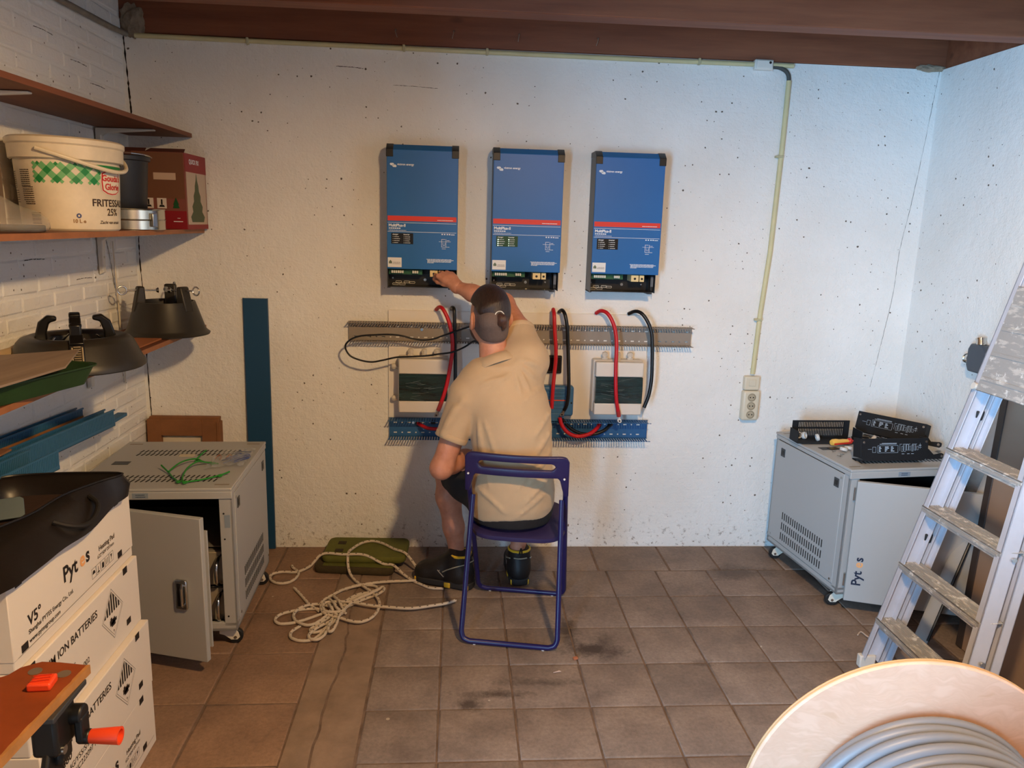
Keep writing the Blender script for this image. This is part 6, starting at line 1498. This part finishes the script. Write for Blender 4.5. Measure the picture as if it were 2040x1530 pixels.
# trunk, neck, head
b.cone((.235, 3.02, .49), (.222, 3.03, .70), .115, .105, .04).cone((.222, 3.03, .70), (.20, 3.05, .95), .105, .10, .04).cone(LSH, RSH, .055, .055, .05)
b.cone((.158, 3.062, 1.03), (.143, 3.092, 1.19), .062, .053, .03)
HA = .40                                        # the head is turned a little to his left
HC = Vector((.139, 3.095, 0)); HRM = rotm(0, 0, HA)
def HP(x, y, z): v = HRM @ (Vector((x, y, z))-HC)+HC; return (v.x, v.y, v.z)
b.ell(HP(.137, 3.105, 1.262), (.0735, .094, .110), HRM, k=.02).ell(HP(.135, 3.150, 1.195), (.054, .062, .058), HRM, k=.03)
b.cone(HP(.136, 3.192, 1.262), HP(.136, 3.212, 1.232), .009, .014, .012).ell(HP(.136, 3.198, 1.192), (.022, .010, .008), HRM, k=.008)       # nose, lips
for s in (-1, 1):
    b.ell(HP(.137+s*.032, 3.188, 1.262), (.014, .010, .010), HRM, k=.006)                                                         # eyes
    b.ell(HP(.137+s*.080, 3.098, 1.236), (.009, .027, .036), HRM @ rotm(.25, 0, s*.45), k=.010); b.ell(HP(.137+s*.079, 3.106, 1.212), (.008, .014, .016), k=.008)   # ears
# right arm, raised behind the head to the first inverter
b.chain([(RSH, .056), ((.262, 3.185, 1.175), .054), (REL, .043)], .03).chain([(REL, .043), ((.150, 3.385, 1.292), .045), ((.07, 3.445, 1.312), .036), (RWR, .0265)], .025)
# left arm, elbow out, forearm across the thigh
b.chain([(LSH, .056), ((.005, 3.01, .81), .050), (LEL, .043)], .03).chain([(LEL, .043), ((-.012, 3.06, .646), .045), ((.045, 3.14, .638), .036), (LWR, .0265)], .025)
# legs
LKN, LAN = (-.028, 3.30, .535), (.016, 3.285, .145); RKN, RAN = (.352, 3.385, .505), (.292, 3.300, .150)
b.chain([((.165, 3.03, .49), .088), ((.06, 3.17, .525), .078), (LKN, .058)], .04).chain([(LKN, .056), ((-.024, 3.285, .415), .054), ((.0, 3.28, .27), .044), (LAN, .034)], .03)
b.chain([((.30, 3.01, .49), .088), ((.33, 3.20, .51), .078), (RKN, .058)], .04).chain([(RKN, .056), ((.335, 3.345, .40), .054), ((.315, 3.32, .27), .044), (RAN, .034)], .03)
V, F = b.mesh(); parts_ = [(V, F)]
# hands at a finer grain, rooted in the wrists
def hand(lo, hi, wrist, knuckles, curls, thumb, r=.0088):
    h = SDF(lo, hi, .0030); w_ = np.array(wrist); K = [np.array(k) for k in knuckles]
    for k in K: h.cone(w_, w_*.35+k*.65, .0245, .017, .016).cone(w_*.35+k*.65, k, .017, .0125, .012)
    for k, c in zip(K, curls):
        p = k; rr_ = r*1.12
        for d in c: q = p+np.array(d); h.cone(p, q, rr_, rr_*.93, .0035); p = q; rr_ *= .93
    h.chain([(tuple(p), q) for p, q in thumb], .008)
    return h.mesh()
kr = [(-.086, 3.524, 1.378), (-.066, 3.530, 1.388), (-.044, 3.534, 1.391), (-.024, 3.534, 1.387)]
cr = [[(-.012, .026, .002), (-.002, .016, -.020), (.010, -.006, -.014)]]*1+[[(-.008, .028, .004), (0, .016, -.024), (.008, -.010, -.014)], [(-.004, .026, .004), (.002, .014, -.024), (.006, -.012, -.012)], [(0, .022, .002), (.004, .010, -.020), (.004, -.010, -.010)]]
parts_.append(hand((-.15, 3.46, 1.28), (.05, 3.61, 1.43), RWR, kr, cr, [((-.018, 3.503, 1.340), .015), ((-.058, 3.520, 1.345), .0125), ((-.088, 3.545, 1.352), .0105), ((-.104, 3.566, 1.362), .0088)]))
kl = [(.110, 3.285, .634), (.132, 3.278, .632), (.150, 3.265, .628), (.163, 3.248, .622)]
cl = [[(.006, .036, -.010), (.004, .018, -.020), (.0, .004, -.018)], [(.010, .038, -.010), (.006, .020, -.022), (0, .004, -.018)], [(.014, .034, -.012), (.008, .018, -.022), (0, .003, -.016)], [(.016, .026, -.012), (.008, .014, -.018), (0, .002, -.012)]]
parts_.append(hand((.03, 3.15, .54), (.25, 3.39, .70), LWR, kl, cl, [((.09, 3.215, .640), .015), ((.078, 3.250, .632), .0125), ((.082, 3.282, .620), .0105), ((.092, 3.308, .608), .009)]))
VV = []; FF = []; o = 0
for v, f in parts_: VV.append(v-np.array(PO)); FF.append(f+o); o += len(v)
me = bpy.data.meshes.new('body'); me.from_pydata(np.concatenate(VV).tolist(), [], np.concatenate(FF).tolist()); me.materials.append(M_SKIN)
bm_ = bmesh.new(); bm_.from_mesh(me); bmesh.ops.recalc_face_normals(bm_, faces=bm_.faces); bm_.to_mesh(me); bm_.free()
me.polygons.foreach_set('use_smooth', [True]*len(me.polygons)); body = bpy.data.objects.new('body', me); COL.objects.link(body); body.parent = man

# polo shirt
TT = [(.440, .232, 3.000, .158, .122, -.10), (.50, .238, 2.996, .174, .132, -.08), (.56, .240, 2.990, .172, .130, -.06), (.64, .237, 2.985, .164, .122, -.02), (.72, .232, 2.985, .162, .120, .02), (.80, .226, 2.995, .166, .122, .08), (.88, .220, 3.01, .168, .122, .14), (.95, .212, 3.028, .160, .118, .20), (1.005, .200, 3.042, .140, .108, .24), (1.035, .186, 3.050, .112, .096, .22), (1.055, .174, 3.057, .086, .082, .15)]
A_ = np.array(TT)
def back_y(x, z, out=.0):
    I = lambda c: float(np.interp(z, A_[:, 0], A_[:, c])); cx, cy, a, bb = I(1), I(2), I(3), I(4)
    q = max(0, 1-((x-cx)/a)**2); return cy-bb*math.sqrt(q)-out
s = SDF((-.14, 2.82, .40), (.46, 3.30, 1.25), .0068)
s.stack(TT, .02)
s.cone((.085, 3.03, .975), (.052, 3.022, .940), .084, .080, .04).cone((.052, 3.022, .940), (-.018, 2.992, .762), .078, .064, .012, cut=True)
s.cone((.235, 3.065, 1.02), (.285, 3.082, 1.075), .088, .090, .06).cone((.285, 3.082, 1.075), (.256, 3.195, 1.180), .090, .070, .03, cut=True)
s.cone((.13, 3.045, 1.01), (.24, 3.07, 1.04), .080, .085, .06)
rid = [((.388, .82), (.29, .69), .007), ((.392, .75), (.30, .62), .007), ((.385, .89), (.31, .80), .006), ((.385, .64), (.27, .53), .007), ((.36, .57), (.25, .48), .006), ((.33, .72), (.25, .60), .005), ((.092, .86), (.10, .74), .007), ((.10, .80), (.14, .60), .006), ((.115, .86), (.17, .70), .005), ((.10, .58), (.20, .50), .006),
       ((.235, 1.085), (.315, 1.02), .007), ((.230, 1.078), (.290, .975), .007), ((.222, 1.066), (.255, .965), .006), ((.245, 1.095), (.335, 1.065), .006), ((.210, 1.045), (.14, .985), .005), ((.20, 1.03), (.10, 1.0), .005), ((.34, .98), (.25, .93), .005)]
for (x0, z0), (x1, z1), r_ in rid:
    pts_ = []
    for i in range(7):
        t_ = i/6; x = x0+(x1-x0)*t_; z = z0+(z1-z0)*t_+.006*math.sin(PI*t_); pts_.append(((x, s.front(x, z, -.0015), z), r_*(.25+.75*math.sin(PI*(.12+.76*t_)))))
    s.chain(pts_, .011)
# folds on the sleeves
for p, q in (((.03, 2.945, .93), (-.03, 2.94, .84)), ((.0, 2.95, .90), (-.05, 2.945, .80)), ((.26, 3.0, 1.10), (.20, 3.06, 1.10)), ((.305, 3.01, 1.08), (.27, 3.10, 1.17)), ((.335, 3.02, 1.05), (.315, 3.11, 1.15))): s.cone(p, q, .010, .006, .025)
s.plane((.23, 2.9, .452), (.05, -.35, -1))
M_SHIRT = mat('beige_pique_cotton', (190, 162, 128), .85, var=.05, vscale=7, bump=.25, bscale=420, kind='World', sheen=.15)
shirt = s.obj('polo_shirt', M_SHIRT, man, PO, 1)
# collar: folded band standing round the neck
cs = []; N = 36
c0 = Vector((.160, 3.062, 1.062)); nrm = Vector((-.34, .34, .87)).normalized(); ux = Vector((1, 0, 0)); ux = (ux-nrm*ux.dot(nrm)).normalized(); uy = nrm.cross(ux)
rings = [(.104, -.014), (.105, -.004), (.092, .016), (.078, .030), (.072, .029), (.066, .002)]
vs = []; fs = []
for rr_, h in rings:
    for i in range(N):
        a = 2*PI*i/N; p = c0+ux*(rr_*math.cos(a))+uy*(rr_*math.sin(a))+nrm*h; vs.append(tuple(p-Vector(PO)))
for a in range(len(rings)-1):
    for i in range(N): fs.append((a*N+i, a*N+(i+1) % N, (a+1)*N+(i+1) % N, (a+1)*N+i))
MB().add(vs, fs).build('collar', M_SHIRT, shirt, angle=80)
# ribbed sleeve hem on the left sleeve
ax = (Vector((-.018, 2.992, .762))-Vector((.052, 3.022, .94))).normalized(); x_, y_ = frame_z(ax); c0 = Vector((-.018, 2.992, .762)); vs = []; fs = []; rings = [(.0655, -.024), (.0672, -.022), (.0668, -.002), (.0645, .0005), (.050, .0005)]
for rr_, h in rings:
    for i in range(N):
        a = 2*PI*i/N; vs.append(tuple(c0+x_*(rr_*math.cos(a))+y_*(rr_*math.sin(a))+ax*h-Vector(PO)))
for a in range(len(rings)-1):
    for i in range(N): fs.append((a*N+i, a*N+(i+1) % N, (a+1)*N+(i+1) % N, (a+1)*N+i))
MB().add(vs, fs).build('sleeve_hem', M_SHIRT, shirt, angle=50)
# hem of the raised right sleeve
ax = (Vector((.256, 3.195, 1.180))-Vector((.285, 3.082, 1.075))).normalized(); x_, y_ = frame_z(ax); c0 = Vector((.256, 3.195, 1.180)); vs = []; fs = []; rings = [(.0730, -.022), (.0745, -.020), (.0725, .0), (.0700, .001), (.052, -.002)]
for rr_, h_ in rings:
    for i in range(N):
        a = 2*PI*i/N; vs.append(tuple(c0+x_*(rr_*math.cos(a))+y_*(rr_*math.sin(a))+ax*h_-Vector(PO)))
for a in range(len(rings)-1):
    for i in range(N): fs.append((a*N+i, a*N+(i+1) % N, (a+1)*N+(i+1) % N, (a+1)*N+i))
MB().add(vs, fs).build('sleeve_hem', M_SHIRT, shirt, angle=50)
# shorts
h = SDF((-.14, 2.82, .36), (.48, 3.48, .66), .0075)
h.stack([(.418, .236, 3.02, .162, .135, -.1), (.46, .238, 3.015, .172, .140, -.1), (.54, .238, 3.0, .160, .120, -.1)], .02)
h.chain([((.160, 3.04, .50), .098), ((.06, 3.17, .528), .092)], .03).cone((.06, 3.17, .528), (.005, 3.25, .535), .092, .082, .02, cut=True)
h.chain([((.305, 3.02, .50), .098), ((.33, 3.20, .515), .092)], .03).cone((.33, 3.20, .515), (.345, 3.31, .508), .092, .080, .02, cut=True)
h.plane((.23, 3.0, .4145), (0, -.05, -1)) if False else h.plane((.23, 2.9, .411), (0, .052, -1))
M_SHORT = mat('black_work_fabric', (30, 28, 29), .8, bump=.3, bscale=300)
sho = h.obj('shorts', M_SHORT, man, PO, 1)
MB().mesh(text_me('Craft', .022, .0006), basis(Vector((-.010, 3.155, .535))-Vector(PO), (.25, .0, -1), (.85, .5, .2))).build('yellow_lettering', mat('yellow_print', (226, 196, 60), .5), sho, smooth=False)
# hair
hd = SDF((.02, 2.94, 1.12), (.26, 3.24, 1.42), .0042)
hd.ell(HP(.137, 3.103, 1.276), (.0812, .1010, .1065), HRM, k=.01)
hd.plane((.137, 3.05, 1.264), (-.42, .16, -1))
hd.cone((.142, 3.035, 1.285), (.166, 3.012, 1.250), .046, .018, .03).cone((.185, 3.05, 1.265), (.170, 3.014, 1.248), .022, .014, .02)
hd.cone((.105, 3.028, 1.285), (.162, 3.010, 1.262), .018, .016, .02)
def hair_mat(name, c1, c2):
    t = NT(name); p = t.coord('World'); mp = t.n('ShaderNodeMapping'); mp.inputs['Scale'].default_value = (60, 10, 10); mp.inputs['Rotation'].default_value = (.3, .5, .4); t.l(p, mp.inputs[0])
    f = t.noise(mp.outputs[0], 6, 4, .6); t.out(t.ramp(f, ((.3, lin(c1)), (.7, lin(c2)))), .42, t.bump(f, .6, .004)); return t.m
M_HAIR = hair_mat('dark_brown_hair', (26, 17, 14), (58, 38, 30))
ho = hd.obj('hair', M_HAIR, man, PO, 1)
bu = SDF((.12, 2.93, 1.16), (.24, 3.05, 1.30), .0032)
bu.cone((.160, 3.010, 1.252), (.176, 2.988, 1.246), .018, .016, .01).ell((.180, 2.978, 1.240), (.019, .017, .021), k=.008).ell((.170, 2.984, 1.226), (.013, .012, .014), k=.006).ell((.187, 2.983, 1.222), (.011, .012, .018), k=.006).cone((.184, 2.986, 1.212), (.180, 2.992, 1.196), .007, .003, .008)
for q_ in (0,): bu.lo[2] += .013
bun = bu.obj('hair_bun', hair_mat('bun_hair', (44, 28, 22), (92, 62, 50)), man, PO)
ring = [Vector((.1675, 2.993, 1.264))+Vector((.0190*math.cos(t_), .004*math.sin(t_)+.007*math.cos(t_), .0200*math.sin(t_))) for t_ in [2*PI*i/20 for i in range(20)]]
MB().tube([p-Vector(PO) for p in ring], .0021, 7, True).build('hair_tie', mat('white_elastic', (222, 218, 210), .6), bun)
sv = SDF((.02, 2.94, 1.10), (.26, 3.24, 1.40), .0045)
sv.ell(HP(.137, 3.104, 1.262), (.0772, .0975, .112), HRM, k=.01).cone((.148, 3.055, 1.20), (.140, 3.03, 1.24), .060, .055, .02)
sv.plane((.137, 3.05, 1.165), (0, .30, -1)).plane(HP(.137, 3.112, 1.2), tuple(HRM.to_3x3() @ Vector((0, 1, .15))))
sv.obj('shaved_hair', mat('close_cropped_hair', (100, 84, 78), .7, bump=.5, bscale=500, kind='World', var=.12, vscale=120), man, PO, 1)
bd_ = SDF((.0, 3.06, 1.10), (.24, 3.28, 1.26), .0045)
bd_.ell(HP(.135, 3.152, 1.193), (.0575, .064, .060), HRM, k=.01).plane((.13, 3.15, 1.205), (0, .3, 1)).plane(HP(.13, 3.105, 1.18), tuple(HRM.to_3x3() @ Vector((0, -1, .2))))
bd_.obj('beard', mat('short_beard', (84, 58, 48), .75, bump=.5, bscale=400, kind='World'), man, PO)
# safety shoes
M_SHOE = mat('black_shoe_leather', (30, 26, 25), .5, bump=.2, bscale=120)
M_YEL = mat('yellow_shoe_trim', (226, 182, 48), .5)
def shoe(M):
    k = SDF((-.14, -.075, -.005), (.20, .075, .19), .0048)
    k.ell((.125, .0, .038), (.052, .046, .044), k=.02).ell((.065, 0, .052), (.075, .045, .046), k=.03).ell((-.005, 0, .060), (.080, .042, .055), k=.03).ell((-.072, 0, .050), (.040, .038, .052), k=.03)
    k.cone((-.045, 0, .06), (-.048, 0, .145), .050, .049, .03, cut=True).cone((.06, 0, .07), (-.01, 0, .125), .030, .030, .03)
    k.plane((0, 0, .026), (0, 0, -1))
    up_ = k.obj('shoe', M_SHOE, man, (0, 0, 0), 1)
    T = Matrix.Translation([-c for c in PO]) @ M @ Matrix.Diagonal((1, 1.06, 1.12, 1)); up_.matrix_local = T
    out = [(.172, 0), (.165, .028), (.135, .046), (.06, .047), (-.01, .042), (-.075, .043), (-.105, .030), (-.113, 0)]; out = out+[(x, -y) for x, y in out[-2:0:-1]]
    pol = [(p.x, p.y) for p in catmull([(x, y, 0) for x, y in out], 4, True)]
    MB().prism(pol, .004, .030).build('sole', mat('dark_rubber_sole', (38, 36, 36), .7), up_, bevel=.004)
    g = MB()
    for (x, y, sx, sy) in ((.150, .030, .03, .016), (.150, -.030, .03, .016), (.0, .041, .03, .010), (.0, -.041, .03, .010), (-.09, .034, .02, .012), (-.09, -.034, .02, .012)): g.box((x, y, .014), (sx, sy, .022))
    g.build('yellow_lug', M_YEL, up_, bevel=.003)
    MB().lathe([(.049, .138), (.0505, .1445), (.046, .1475), (.041, .144)], 28, TR((-.047, 0, 0))).build('yellow_lining', M_YEL, up_)
    g = MB()
    for y in (-1, 1):
        g.tube(catmull([(-.085, y*.044, .115), (-.05, y*.054, .105), (-.005, y*.052, .085), (.02, y*.048, .07)], 5), .0025, 6)
    g.tube(catmull([(-.095, -.028, .118), (-.108, 0, .120), (-.095, .028, .118)], 5), .0028, 6)
    g.build('grey_piping', mat('grey_reflective_piping', (150, 146, 128), .5), up_)
    g = MB()
    for i in range(5):
        x = .085-i*.020; z = .088+i*.011; s_ = .022+.002*i; g.tube(catmull([(x, -s_, z-.010), (x+.006, 0, z+.002), (x-.008, s_, z-.006)], 4), .0018, 6)
    g.build('shoe_laces', mat('grey_lace', (150, 146, 140), .7), up_)
    g = MB().box((.05, .044, .062), (.04, .004, .003), ry=.7).box((.03, .046, .062), (.04, .004, .003), ry=-.7).box((.05, -.044, .062), (.04, .004, .003), ry=.7).box((.03, -.046, .062), (.04, .004, .003), ry=-.7).build('side_stripe', mat('grey_lace', (150, 146, 140), .7), up_)
    MB().box((.156, .0, .062), (.010, .03, .010), ry=.6).build('toe_tab', M_YEL, up_)
    MB().tube(catmull([(-.098, -.006, .135), (-.108, 0, .165), (-.098, .006, .135)], 5), .003, 6).build('pull_loop', M_SHOE, up_)
    return up_
shoe(TR((-.010, 3.262, 0), rz=PI-.39))
shoe(TR((.300, 3.345, 0), rz=PI/2+.05))
